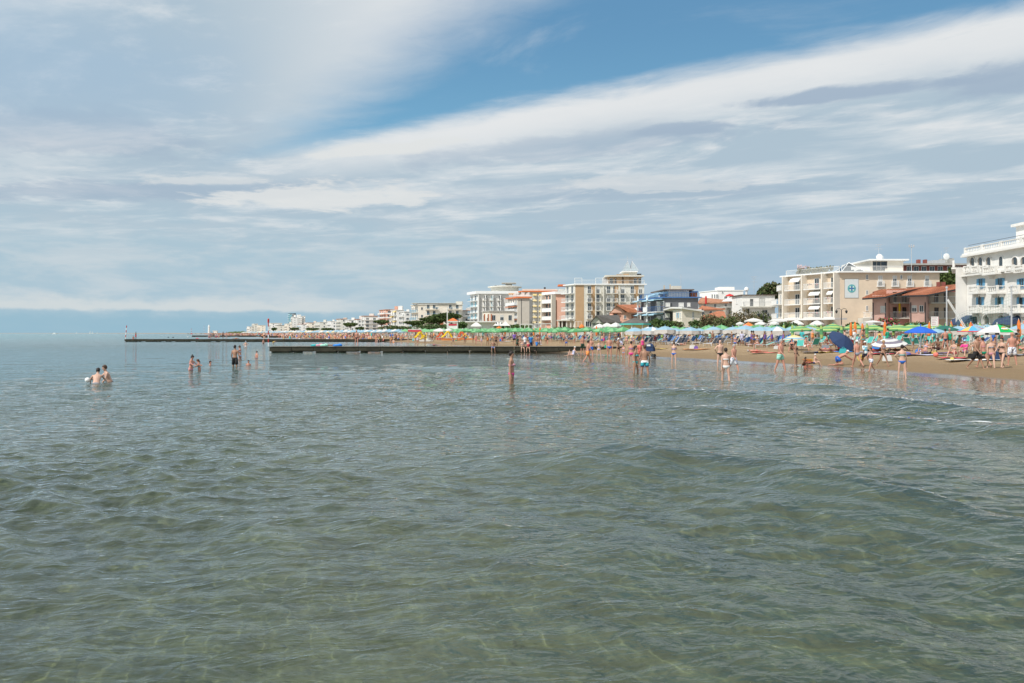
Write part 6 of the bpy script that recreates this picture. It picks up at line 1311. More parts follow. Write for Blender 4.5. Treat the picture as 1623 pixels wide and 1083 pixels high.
V3 = Vector
def loft(b, rings, n=10, m=0):             # rings: (centre, side, front, rx, ry)
    V = []; F = []
    for c, s_, f_, rx, ry in rings:
        for i in range(n): t_ = 2*math.pi*i/n; V.append(c + s_*(rx*math.cos(t_)) + f_*(ry*math.sin(t_)))
    k = len(rings)
    for j in range(k-1): F += [(j*n+i, j*n+(i+1) % n, (j+1)*n+(i+1) % n, (j+1)*n+i) for i in range(n)]
    F += [tuple(range(n))[::-1], tuple(range((k-1)*n, k*n))]; b.add(V, F, m)
def limb(b, a, c, r0, r1, n=8, m=0, bulge=1.0, ends=True):
    a, c = V3(a), V3(c); d = (c-a); L = d.length; d = d.normalized() if L > 1e-5 else V3((0, 0, 1)); u = d.orthogonal().normalized(); w_ = d.cross(u)
    R_ = []
    if ends: R_.append((a-d*r0*.85, u, w_, r0*.45, r0*.45))
    for t_ in (0, .3, .6, 1): rr = r0+(r1-r0)*t_; R_.append((a+d*L*t_, u, w_, rr*(bulge if t_ == .3 else 1), rr*(bulge if t_ == .3 else 1)))
    if ends: R_.append((c+d*r1*.85, u, w_, r1*.45, r1*.45))
    loft(b, R_, n, m)
POSE = dict(
 stand=dict(L=(3, 5, 4), R=(-2, 5, 2), aL=(6, 9, 12, 0), aR=(0, 9, 14, 0)), stand2=dict(L=(8, 8, 10), R=(-4, 4, 0), aL=(20, 10, 60, 25), aR=(2, 12, 10, 0)),
 walk=dict(L=(24, 3, 6), R=(-20, 3, 22), aL=(-18, 8, 12, 0), aR=(22, 8, 25, 0), lean=4), akimbo=dict(L=(4, 9, 3), R=(-3, 9, 2), aL=(-12, 42, 62, 85), aR=(-12, 42, 62, 85)),
 oneakimbo=dict(L=(2, 7, 3), R=(-3, 6, 2), aL=(-12, 42, 62, 85), aR=(10, 10, 15, 0)), carry=dict(L=(14, 4, 8), R=(-12, 4, 12), aL=(35, 14, 60, 40), aR=(40, 12, 55, 40), lean=3),
 phone=dict(L=(3, 5, 3), R=(-3, 5, 3), aL=(25, 8, 95, 25), aR=(25, 8, 95, 25), nod=18), bend=dict(L=(12, 8, 14), R=(10, 8, 14), aL=(70, 14, 8, 0), aR=(60, 14, 10, 0), lean=72, nod=25),
 reach=dict(L=(20, 14, 30), R=(5, 14, 15), aL=(50, 40, 25, 0), aR=(75, 12, 12, 0), lean=38), hold=dict(L=(3, 5, 3), R=(-3, 5, 3), aL=(45, 10, 35, 0), aR=(42, 8, 40, 0), lean=6, nod=20),
 sitedge=dict(L=(78, 9, 82), R=(82, 8, 80), aL=(-25, 26, 8, 0), aR=(-22, 26, 8, 0), lean=6), sit=dict(L=(112, 9, 92), R=(104, 14, 80), aL=(52, 10, 25, 30), aR=(50, 10, 25, 30), lean=8), sit2=dict(L=(88, 12, 8), R=(115, 8, 100), aL=(-35, 20, 5, 0), aR=(-35, 20, 5, 0), lean=-18),
 kneel=dict(L=(12, 10, 102), R=(40, 10, 125), aL=(52, 10, 10, 0), aR=(48, 10, 12, 0), lean=62, nod=10), crouch=dict(L=(115, 20, 140), R=(112, 20, 140), aL=(60, 14, 30, 0), aR=(60, 14, 30, 0), lean=35, nod=15),
 lie=dict(L=(2, 6, 4), R=(0, 7, 5), aL=(0, 22, 10, 0), aR=(0, 24, 10, 0), tilt=-88), lieknee=dict(L=(2, 6, 4), R=(48, 5, 92), aL=(170, 18, 70, 40), aR=(0, 20, 10, 0), tilt=-88), prone=dict(L=(2, 6, 4), R=(0, 7, 5), aL=(160, 22, 90, 70), aR=(160, 24, 90, 70), tilt=88),
 wave=dict(L=(4, 6, 3), R=(-3, 6, 2), aL=(165, 15, 30, 0), aR=(4, 9, 10, 0)), armsout=dict(L=(4, 6, 3), R=(-3, 6, 2), aL=(20, 60, 20, 0), aR=(30, 45, 20, 0)), back=dict(L=(6, 7, 5), R=(-6, 7, 4), aL=(8, 16, 18, 0), aR=(4, 16, 30, 0)))
def skeleton(h, P, fem):
    k = h; lean = R(P.get('lean', 0)); J = {}
    pel = V3((0, 0, .52*k)); up = V3((0, -math.sin(lean), math.cos(lean))); fr = V3((0, -math.cos(lean), -math.sin(lean))); sd = V3((1, 0, 0))
    J.update(pel=pel, up=up, fr=fr, sd=sd, T=.30*k)
    sh = pel+up*.30*k; J['neck'] = sh; nod = R(P.get('nod', 0)); hu = V3((0, -math.sin(lean*.45+nod), math.cos(lean*.45+nod))); hf = V3((0, -math.cos(lean*.45+nod), -math.sin(lean*.45+nod)))
    J['hu'], J['hf'] = hu, hf; J['head'] = sh+up*.045*k+hu*.075*k
    for nm, s_ in (('L', 1), ('R', -1)):
        fx, ab, kn = P[nm]; fx, ab, kn = R(fx), R(ab), R(kn); hip = pel+sd*s_*(.052 if not fem else .055)*k
        d1 = V3((s_*math.sin(ab), -math.sin(fx)*math.cos(ab), -math.cos(fx)*math.cos(ab))); g = fx-kn; d2 = V3((s_*math.sin(ab)*.5, -math.sin(g), -math.cos(g))).normalized()
        kn_ = hip+d1*.245*k; an = kn_+d2*.235*k; fd = V3((s_*.15, -math.cos(g), math.sin(g))).normalized() if abs(g) < 1.2 else V3((s_*.1, -math.cos(g)*.5, math.sin(g)*.5))-d2*-.5
        if P.get('tilt') or abs(g) > 1.2: fd = (fd+d2*1.2).normalized() if abs(g) > 1.2 or P.get('tilt') == 88 else fd
        J['hip'+nm], J['kn'+nm], J['an'+nm], J['toe'+nm] = hip, kn_, an, an+fd*.085*k-d2*-.022*k
        J['heel'+nm] = an-fd*.02*k+d2*.022*k
        fx, ab, el_, inn = P['a'+nm]; fx, ab, el_, inn = R(fx), R(ab), R(el_), R(inn); shd = sh+sd*s_*(.098 if not fem else .088)*k-up*.018*k
        d1 = V3((s_*math.sin(ab), -math.sin(fx)*math.cos(ab), -math.cos(fx)*math.cos(ab))); g = fx+el_; d2 = V3((s_*(math.sin(ab)*.4)-s_*math.sin(inn), -math.sin(g), -math.cos(g))).normalized()
        J['sh'+nm], J['el'+nm] = shd, shd+d1*.17*k; J['wr'+nm] = J['el'+nm]+d2*.145*k; J['hd'+nm] = J['wr'+nm]+d2*.045*k; J['hdd'+nm] = d2
    return J
def torso_rings(J, k, fem, fat, g=0.0, t0=-.16, t1=1.12, front=0):
    pel, up, sd, fr, T = J['pel'], J['up'], J['sd'], J['fr'], J['T']
    tab = [(-.16, .052, .05, 0), (-.02, .094 if not fem else .098, .062, 0), (.14, .088 if not fem else .092, .062, .2), (.38, .074 if not fem else .063, .055, .6), (.60, .086 if not fem else .074, .062, .3), (.80, .098 if not fem else .082, .062, .1), (.93, .094 if not fem else .080, .050, 0), (1.02, .06, .040, 0), (1.12, .034, .032, 0)]
    out = []
    for t_, rx, ry, fb in tab:
        if t0-1e-6 <= t_ <= t1+1e-6: out.append((pel+up*(t_*T)+fr*(fat-1)*fb*.055*k, sd, fr, (rx*(1+(fat-1)*.6)+g)*k, (ry*(1+(fat-1)*(.3+fb))+g)*k))
    return out
def person_prims(h, P, fem, fat, J, lo=False):
    k = h; b = MB(); n = 10; loft(b, torso_rings(J, k, fem, fat), n)
    lf = .9 if fem else 1.0; lf *= (1+(fat-1)*.4)
    limb(b, J['neck']-J['up']*.01*k, J['head']-J['hu']*.03*k, .033*k, .031*k)
    hc, hu, hf = J['head'], J['hu'], J['hf']
    loft(b, [(hc+hu*z_*k+hf*fo*k, J['sd'], hf, rx*k, ry*k) for z_, rx, ry, fo in ((-.068, .014, .014, .022), (-.055, .030, .034, .012), (-.025, .038, .047, .004), (.012, .043, .055, 0), (.040, .040, .050, 0), (.058, .026, .034, -.002), (.066, .008, .010, -.002))], n)
    limb(b, hc+hf*.050*k+hu*.010*k, hc+hf*.061*k-hu*.010*k, .007*k, .010*k, 6)
    for s_ in ('L', 'R'):
        sg = 1 if s_ == 'L' else -1
        limb(b, J['hip'+s_], J['kn'+s_], .050*k*lf*(1.08 if fem else 1), .032*k*lf, bulge=1.02); limb(b, J['kn'+s_], J['an'+s_], .031*k*lf, .019*k, bulge=1.10)
        limb(b, J['heel'+s_], J['toe'+s_], .019*k, .014*k, 7); limb(b, J['sh'+s_], J['el'+s_], .027*k*(.82 if fem else 1)*(1+(fat-1)*.4), .021*k*(.85 if fem else 1)); limb(b, J['el'+s_], J['wr'+s_], .021*k*(.85 if fem else 1), .014*k, bulge=1.05)
        w_, d = J['wr'+s_], J['hdd'+s_]; c_ = J['sd']*sg
        limb(b, w_, J['hd'+s_], .014*k, .019*k, 6); 
        if fem: limb(b, J['pel']+J['up']*.66*J['T']+J['fr']*.045*k+J['sd']*sg*.036*k, J['pel']+J['up']*.64*J['T']+J['fr']*.060*k+J['sd']*sg*.037*k, .026*k, .020*k)
    return b
def fingers(b, J, k):
    for s_, sg in (('L', 1), ('R', -1)):
        d = J['hdd'+s_]; pr = J['fr']; sd = d.cross(pr); sd = sd.normalized() if sd.length > .1 else J['sd']; pr = sd.cross(d).normalized(); o_ = J['hd'+s_]
        for i, L in enumerate((.038, .045, .042, .033)):
            a = o_+pr*((i-1.5)*.0105*k)+d*.006*k; m_ = a+(d*.9-sd*sg*.25).normalized()*L*.55*k; e_ = m_+(d*.7-sd*sg*.6).normalized()*L*.5*k; b.tube(a, m_, .0056*k, .005*k, 5); b.tube(m_, e_, .005*k, .0038*k, 5)
        a = J['wr'+s_]+d*.012*k+pr*.012*k; m_ = a+(d*.6+pr*.8).normalized()*.024*k; b.tube(a, m_, .0065*k, .0056*k, 5); b.tube(m_, m_+(d*.9+pr*.3).normalized()*.02*k, .0055*k, .0042*k, 5)
def clothes(kind, h, fem, fat, J):
    k = h; b = MB(); T = J['T']
    if kind in ('briefs', 'bikini_bottom'):
        rr = torso_rings(J, k, fem, fat, .0055, -.16, .14); a, c_ = rr[-1], rr[-2]; rr[-1] = (c_[0].lerp(a[0], .9 if kind == 'briefs' else .55), a[1], a[2], c_[3]*.985, c_[4]*.99); rr[0] = (rr[0][0]-J['up']*.02*k, *rr[0][1:3], .030*k, .042*k)
        mid = rr[0][0].lerp(rr[1][0], .45); rr.insert(1, (mid, rr[0][1], rr[0][2], .085*k*(1+(fat-1)*.5), .060*k*(1+(fat-1)*.5))); loft(b, rr, 12)
    elif kind in ('shorts', 'long_shorts'):
        rr = torso_rings(J, k, fem, fat, .009, -.16, .14); loft(b, rr, 12); q_ = .52 if kind == 'shorts' else .85
        for s_ in ('L', 'R'): limb(b, J['hip'+s_]+(J['kn'+s_]-J['hip'+s_])*.02, J['hip'+s_].lerp(J['kn'+s_], q_), .060*k*(1+(fat-1)*.3), .056*k, 10, ends=False)
    elif kind == 'bikini_top':
        pel, up, fr, sd = J['pel'], J['up'], J['fr'], J['sd']; c0 = pel+up*.62*T; loft(b, [(c0+up*dz*k, sd, fr, (.0835 if dz else .084)*k*(1+(fat-1)*.6), .067*k*(1+(fat-1)*.4)) for dz in (-.013, .0, .013)], 14)
        for sg in (1, -1): c1 = pel+up*.65*T+fr*.050*k+sd*sg*.036*k; limb(b, c1, c1+fr*.016*k, .031*k, .024*k, 8); b.tube(c1+fr*.01*k, J['neck']+sd*sg*.02*k+up*.012*k, .003*k, n=4)
    elif kind == 'swimsuit':
        loft(b, torso_rings(J, k, fem, fat, .006, -.16, .80), 12)
        for sg in (1, -1): c1 = J['pel']+J['up']*.65*T+J['fr']*.050*k+J['sd']*sg*.036*k; limb(b, c1, c1+J['fr']*.016*k, .031*k, .024*k, 8); b.tube(c1, J['neck']+J['sd']*sg*.045*k, .006*k, n=4)
    elif kind in ('shirt', 'dress'):
        loft(b, torso_rings(J, k, fem, fat, .012, -.16 if kind == 'dress' else -.02, 1.02), 12)
        if kind == 'dress' : loft(b, [(J['pel']-J['up']*.02*k, J['sd'], J['fr'], .11*k, .078*k), (J['pel']-V3((0, 0, .17*k)), J['sd'], J['fr'], .125*k, .10*k)], 12)
        for s_ in ('L', 'R'): limb(b, J['sh'+s_], J['sh'+s_].lerp(J['el'+s_], .75), .036*k, .034*k, 8, ends=True)
    return b
def hairmesh(kind, h, J):
    k = h; b = MB(); c, hu, hf, sd = J['head'], J['hu'], J['hf'], J['sd']
    z = [(-.032, .038, .036, -.018), (-.005, .0455, .050, -.012), (.025, .0465, .058, -.005), (.048, .040, .051, -.002), (.066, .022, .030, -.002), (.0715, .004, .005, -.002)]
    if kind == 'bald': return None
    if kind in ('cap', 'hat', 'swimcap'): z = [(.014, .046, .058, -.002), (.040, .043, .054, -.002), (.060, .030, .038, -.002), (.0725, .006, .007, -.002)]
    loft(b, [(c+hu*a*k+hf*fo*k, sd, hf, rx*k, ry*k) for a, rx, ry, fo in z], 12)
    if kind == 'cap': loft(b, [(c+hu*.018*k+hf*(.04+.03*t_)*k, sd, hf, (.036-.006*t_)*k, .03*k) for t_ in (0, 1)], 10)
    if kind == 'hat': loft(b, [(c+hu*.010*k, sd, hf, .078*k, .085*k), (c+hu*.018*k, sd, hf, .05*k, .06*k)], 14)
    if kind == 'bun': limb(b, c+hu*.062*k-hf*.028*k, c+hu*.080*k-hf*.036*k, .020*k, .018*k)
    if kind in ('long', 'tail'):
        w_ = .036 if kind == 'long' else .016
        loft(b, [(c+hu*.0*k-hf*.040*k, sd, hf, w_*k, .020*k), (c-hu*.05*k-hf*.046*k, sd, hf, w_*1.1*k, .020*k), (c-hu*.105*k-hf*.052*k, sd, hf, w_*.6*k, .012*k)], 8)
    return b
BODY = []        # (object, local min z handled) waiting for the remesh step
def settle(obs, tilt, base):
    pass
def person(label, x_, y_, h, pose, yaw, skin=0, wear=(), hair=('short', 'dark'), fem=False, fat=1.0, z_=None, group=None, P=None, near=True, head_tilt=0):
    P = dict(POSE[pose], **(P or {})); J = skeleton(h, P, fem); pr = person_prims(h, P, fem, fat, J)
    M = Matrix.Rotation(R(P.get('tilt', 0)), 4, 'X')
    def tr(b):
        b.v = [tuple(M @ V3(v)) for v in b.v]; return b
    tr(pr); mz = min(v[2] for v in pr.v)
    g0 = gz(x_, y_) if z_ is None else z_
    r = thing('person', label, 'person', (x_, y_, g0), R(yaw), group)
    fb = MB(); 
    if near: fingers(fb, J, h); tr(fb)
    bo = pr.obj('body', SK[skin], r, (0, 0, -mz)); md = bo.modifiers.new('r', 'REMESH'); md.mode = 'VOXEL'; md.voxel_size = .021 if near else .032
    BODY.append((bo, fb, SK[skin]))
    for kd, cn in wear:
        c_ = clothes(kd, h, fem, fat, J); tr(c_); c_.obj(kd, CLO[cn], r, (0, 0, -mz), smooth=True)
    if hair[0] != 'bald': hm = hairmesh(hair[0], h, J); tr(hm); hm.obj('cap' if hair[0] in ('cap', 'hat', 'swimcap') else 'hair', HR[hair[1]], r, (0, 0, -mz), smooth=True)
    if near:
        e_ = MB()
        for sg in (1, -1): c_ = J['head']+J['hf']*.052*h+J['sd']*sg*.016*h+J['hu']*.006*h; e_.ball(c_, .005*h, n=5, k=4)
        tr(e_); e_.obj('eyes', HR['dark'], r, (0, 0, -mz))
        e_ = MB(); limb(e_, J['head']+J['hf']*.047*h-J['sd']*.012*h-J['hu']*.032*h, J['head']+J['hf']*.047*h+J['sd']*.012*h-J['hu']*.032*h, .004*h, .004*h, 5); tr(e_); e_.obj('mouth', mat('lips', (.42, .16, .13), .5, .05), r, (0, 0, -mz))
    r['_J'] = 0; del r['_J']
    return r
def P_(label, px, foot, head, pose, yaw, skin=0, wear=(), hair=('short', 'dark'), fem=False, fat=1.0, h=None, Y=None, z_=None, **k):
    """foot: row where feet meet sand, or where the legs enter the water"""
    if Y is None: x_, y_ = hit(px, foot)
    else: x_, y_ = at(px, Y), Y
    g0 = gz(x_, y_) if z_ is None else z_
    hh = h or min(max(zat(head, y_)-g0, 1.0), 1.92)
    return person(label, x_, y_, hh, pose, yaw, skin, wear, hair, fem, fat, z_=g0, **k)
bik = lambda a, b_=None: (('bikini_bottom', a), ('bikini_top', b_ or a))
def pair(a, c): return ()
# --- in the water, left
P_('man in dark grey trunks leaning to a white ball, seen from behind', 152, 608, 584.5, 'reach', 195, 0, (('briefs', 'grey'),), ('short', 'dark'), h=1.78, z_=-1.0, P=dict(aL=(45, 30, 20, 0), aR=(60, 6, 10, 0)))
P_('broad man bending in the water right of the ball player', 176, 605, 582, 'reach', -50, 0, (('shorts', 'navy'),), ('short', 'brown'), h=1.8, z_=-1.02, P=dict(lean=22, aL=(20, 6, 25, 10), aR=(45, 6, 40, 25)))
P_('woman with high bun and pink bikini bottom wading, hands forward', 302.5, 587, 563, 'hold', 75, 2, (('bikini_bottom', 'rose'), ('bikini_top', 'rose')), ('bun', 'dark'), True, h=1.66, z_=-.80)
P_('girl in blue bikini top facing the woman with bun', 316.5, 586.5, 569.5, 'hold', -80, 2, bik('teal'), ('tail', 'brown'), True, h=1.42, z_=-.79)
P_('swimmer with only head and shoulders above water right of the girl', 333.5, 579, 572.5, 'stand', 60, 2, (('briefs', 'navy'),), ('short', 'dark'), h=1.6, z_=-1.32)
P_('tall man in black shorts standing in the sea, seen from behind', 372.5, 581, 548, 'back', 170, 1, (('long_shorts', 'black'),), ('short', 'dark'), h=1.80, z_=-.44)
P_('woman with tied hair just right of the tall man in black shorts', 380.5, 569.5, 548.5, 'phone', -100, 2, bik('lavender'), ('bun', 'brown'), True, h=1.66, z_=-.56)
P_('child with head above water right of the tall man', 394, 579, 572, 'stand', 20, 2, (('briefs', 'blue'),), ('short', 'dark'), h=1.3, z_=-.98)
P_('boy standing waist deep below the striped pole', 407, 567.8, 557, 'stand', -30, 2, (('briefs', 'navy'),), ('short', 'dark'), h=1.3, z_=-.70)
P_('bather with light blue cap and hands on hips, in front of the second jetty', 389.5, 551.5, 541.5, 'akimbo', 10, 0, (('briefs', 'white'),), ('swimcap', 'lightblue'), h=1.66, z_=-.66)
P_('bather standing in the water left of the striped pole', 417.5, 545.5, 539.5, 'stand', 40, 2, (('briefs', 'dkgreen'),), h=1.65, z_=-.70, near=False)
P_('bather in yellow top between striped pole and jetty', 433, 545.5, 538.5, 'bend', 60, 1, (('swimsuit', 'yellow'),), ('short', 'brown'), True, h=1.65, z_=-.5, near=False)
b = MB(); b.ball((0, 0, 0), .11, n=14, k=10); x_, y_ = at(139, 34.2), 34.2; o_ = b.obj('ball', white_paint, None, (x_, y_, .13), smooth=True); o_['label'] = 'white ball held on the water by the man in grey trunks'; o_['category'] = 'ball'
# --- hero girl
P_('girl in pink bikini standing alone in the water, looking right', 810.5, 611.5, 557.5, 'stand', 80, 1, (('bikini_bottom', 'pink'), ('bikini_top', 'rose')), ('bun', 'dark'), True, P=dict(aL=(-6, 7, 8, 0), aR=(-4, 7, 10, 0), L=(3, 2, 3), R=(-3, 2, 2)))
# --- on the nearest jetty
P_('man standing on the nearest jetty, seen from behind', 565.2, 550, 535.3, 'back', 175, 2, (('briefs', 'black'),), ('bald', 'dark'), Y=88.6, z_=.68, h=1.78)
P_('sunbather lying on the nearest jetty between coloured towels', 528, 549, 0, 'lie', 80, 3, (('briefs', 'red'),), Y=88.5, z_=.68, h=1.7)
P_('man in bright blue shorts sitting on the jetty edge', 781.5, 549, 0, 'sitedge', 4, 1, (('shorts', 'brightblue'),), ('short', 'brown'), Y=87.3, z_=.02, h=1.74)
P_('woman in grey striped bikini sitting on the jetty edge, left of two', 827.8, 549, 0, 'sitedge', 8, 0, bik('grey'), ('tail', 'brown'), True, fat=1.15, Y=87.3, z_=.03, h=1.66)
P_('woman in red swimsuit sitting on the jetty edge, right of two', 837.2, 549, 0, 'sitedge', -4, 0, (('swimsuit', 'red'),), ('short', 'dark'), True, fat=1.15, Y=87.3, z_=.03, h=1.62)
P_('woman in dark top walking behind the sitting women', 819.8, 549, 531, 'walk', 60, 3, (('shirt', 'dkgreen'),), ('long', 'brown'), True, Y=92); P_('person in white shirt behind the two sitting women', 832, 545.5, 531, 'stand', 20, 2, (('shirt', 'white'), ('shorts', 'grey')), ('short', 'brown'), True, Y=97)
P_('man in bright blue shirt and dark trousers behind the jetty', 841.3, 549, 528.3, 'stand', 30, 1, (('shirt', 'brightblue'), ('long_shorts', 'navy')), ('short', 'dark'), Y=94); P_('man with blue shorts and blue towel right of the blue shirt', 850.5, 549, 531, 'carry', -60, 1, (('long_shorts', 'brightblue'),), ('short', 'dark'), Y=93)
P_('bare chested man with hands raised, right of the blue shorts man', 854, 549, 531, 'armsout', 200, 1, (('shorts', 'grey'),), ('short', 'brown'), Y=94); P_('woman in purple backpack straps seen from behind near the jetty', 815, 541.5, 527, 'back', 170, 1, (('shirt', 'purple'), ('shorts', 'black')), ('short', 'dark'), Y=118)
P_('woman in orange bikini holding something, right of the jetty group', 865.2, 547.5, 530.5, 'phone', 30, 1, bik('orange'), ('long', 'dark'), True); P_('man with black shorts walking, between jetty group and tan hotel', 894, 546.5, 528.5, 'walk', 10, 2, (('shorts', 'navy'),), ('short', 'brown'))
P_('man with white cap and navy shorts right of the walking man', 905.8, 544.8, 528.5, 'back', 160, 1, (('shorts', 'navy'),), ('cap', 'white')); P_('dark tanned man in the distance left of the jetty group', 786, 541.3, 527.5, 'back', 20, 3, (('briefs', 'black'),), Y=112)
# --- along the waterline, centre right
P_('woman with white cap sitting in the shallow water with a child', 908, 565.5, 0, 'sit2', -75, 0, (('swimsuit', 'lavender'),), ('cap', 'white'), True, h=1.62); P_('small child beside the sitting woman with white cap', 902, 563.5, 0, 'sit', 60, 0, (('briefs', 'navy'),), ('short', 'brown'), h=.95)
P_('man in dark green shorts with tattooed arm on the wet sand', 923.2, 561, 532, 'stand', 20, 2, (('long_shorts', 'dkgreen'),), ('short', 'brown')); P_('man in orange shorts walking in the shallows', 931.5, 573, 538.5, 'walk', 100, 2, (('shorts', 'orange'),), ('short', 'dark'))
P_('man in blue shorts partly behind the orange shorts man', 936.6, 566.5, 535.5, 'back', 175, 2, (('shorts', 'blue'),), ('bald', 'dark')); P_('woman in lavender bikini with hands on hips, seen from behind', 949.3, 567, 539.8, 'akimbo', 175, 0, bik('lavender'), ('bun', 'blond'), True)
P_('man in royal blue briefs facing the sea', 965.8, 567.5, 532.5, 'stand', 5, 2, (('briefs', 'blue'),), ('bald', 'dark'), fat=1.15); P_('woman in black bikini and white headscarf holding a pale bag', 979.8, 567.5, 536, 'phone', 30, 1, bik('black'), ('long', 'white'), True)
P_('girl in pale bikini looking down beside the headscarf woman', 988.3, 570.5, 545.5, 'phone', -50, 2, bik('lavender'), ('short', 'dark'), True); P_('woman in pink bikini farther up the beach', 993.2, 549.5, 529.8, 'stand', 5, 0, bik('rose'), ('cap', 'white'), True)
P_('woman in purple bikini next to the pink bikini woman', 1004.2, 548.5, 532, 'stand2', 10, 0, bik('purple'), ('short', 'dark'), True); P_('woman in bright pink swimsuit behind the dark pushchair', 1018.3, 560, 534, 'stand', 5, 2, (('swimsuit', 'pink'),), ('tail', 'dark'), True)
P_('person with magenta bottoms standing left of the couple', 1000.5, 577.5, 541, 'back', 170, 2, (('briefs', 'pink'), ('bikini_top', 'purple')), ('short', 'dark'), True); P_('woman in turquoise bikini standing knee deep beside her partner', 1007.3, 592, 548.3, 'stand2', 60, 1, bik('teal'), ('tail', 'dark'), True, fat=1.05)
P_('man in white, teal and navy trunks seen from behind', 1021.8, 593.5, 547.2, 'back', 185, 1, (('shorts', 'whiteteal'),), ('short', 'brown')); P_('person in coral shirt between the couple', 1013.6, 572, 542, 'stand', 30, 2, (('shirt', 'coral'), ('shorts', 'coral')), ('short', 'dark'))
P_('woman in royal blue bikini standing alone at the water edge', 1068, 577.5, 542, 'phone', 150, 0, bik('blue'), ('bun', 'brown'), True); P_('bare chested man walking with a woman, below the pale blue umbrellas', 1129.2, 547.5, 523.8, 'walk', 20, 1, (('briefs', 'navy'),), ('bald', 'dark')); P_('woman with green towel round her shoulders, left of the walking man', 1125, 546.5, 525.5, 'walk', 20, 3, (('shirt', 'mint'),), ('short', 'brown'), True)
P_('bald man in black briefs seen from behind', 1141.3, 581.5, 539.5, 'oneakimbo', 190, 0, (('briefs', 'black'),), ('bald', 'dark'), fat=1.15); P_('woman in white bikini wading, seen from behind', 1150.2, 603, 552, 'walk', 175, 0, bik('white'), ('short', 'dark'), True, P=dict(L=(8, 5, 5), R=(-5, 5, 8), lean=0))
P_('sunburnt man in patterned shorts facing the white bikini woman', 1162.5, 587.5, 544.5, 'walk', 30, 2, (('long_shorts', 'floral'),), ('short', 'grey'), fat=1.15); P_('child bending over the sand between the walkers', 1194.5, 556.5, 0, 'bend', 70, 2, (('briefs', 'navy'),), ('short', 'dark'), h=1.15)
P_('big bellied man in mint green shorts at the water edge', 1236.5, 588, 538.3, 'walk', 40, 2, (('shorts', 'mint'),), ('short', 'grey'), fat=1.4, P=dict(L=(16, 7, 4), R=(-12, 7, 6))); P_('slim woman in black bikini standing sideways', 1261.3, 582, 541, 'stand', 60, 1, bik('black'), ('tail', 'dark'), True, P=dict(L=(4, 2, 3), R=(-2, 2, 2)))
P_('small dark haired child crawling at the water edge', 1273.5, 583.5, 0, 'crouch', 5, 3, (('briefs', 'black'),), ('long', 'dark'), True, h=1.15); P_('child with white cap sitting and digging', 1290.5, 581, 0, 'sit', 85, 0, (('briefs', 'navy'),), ('cap', 'white'), h=1.15)
P_('kneeling man in blue trunks and white cap digging in the sand', 1327, 580.5, 0, 'kneel', 88, 2, (('shorts', 'blue'),), ('cap', 'white'), h=1.76); P_('man in white hat and grey briefs seen from behind', 1358.5, 583.3, 538, 'walk', 190, 2, (('briefs', 'grey'),), ('hat', 'white'), fat=1.12)
P_('person in blue and white print shirt carrying a straw hat', 1371.5, 581, 540, 'walk', 200, 3, (('shirt', 'print'), ('shorts', 'navy')), ('cap', 'white')); P_('boy in blue and white shorts walking at the waterline', 1380.5, 590, 550, 'walk', -70, 2, (('shorts', 'floral'),), ('short', 'dark'), P=dict(aL=(60, 20, 100, 0)))
P_('elderly woman in black and grey bikini carrying a white bag', 1399.5, 582, 538.3, 'walk', 15, 1, bik('black', 'grey'), ('short', 'blond'), True, fat=1.08); P_('woman in blue bikini with hand on hip, seen from behind', 1429.7, 599.8, 546.8, 'oneakimbo', 165, 0, (('bikini_bottom', 'blue'), ('bikini_top', 'teal')), ('short', 'dark'), True)
P_('toddler standing behind the blue bikini woman', 1434, 598, 0, 'stand', 30, 0, (('briefs', 'teal'),), ('short', 'brown'), h=.8)
P_('man in navy trunks standing with hand on hip among sunbathers', 1498, 556.5, 521.5, 'oneakimbo', 180, 2, (('briefs', 'navy'),), ('short', 'dark'), P=dict(L=(5, 12, 5), R=(-5, 10, 3)))
# --- walking group far right
P_('man in black shorts carrying a camera, leading the walking group', 1547.5, 586, 531.3, 'walk', 20, 1, (('long_shorts', 'black'),), ('short', 'dark')); P_('woman with green bikini bottom, second in the walking group', 1558.5, 583.5, 533.5, 'walk', 190, 2, (('bikini_bottom', 'green'), ('bikini_top', 'rose')), ('short', 'dark'), True)
P_('woman in grey top and pink bottom in the middle of the walking group', 1570.5, 585, 534.5, 'walk', -25, 0, bik('rose', 'grey'), ('short', 'blond'), True, fat=1.1); P_('woman in black bikini striding, fourth in the walking group', 1588, 584.5, 534, 'walk', -60, 0, bik('black'), ('long', 'dark'), True)
P_('broad man in white floral shorts seen from behind at right edge', 1603.8, 580.5, 527.3, 'back', 180, 2, (('long_shorts', 'floral'),), ('bald', 'dark'), fat=1.15)
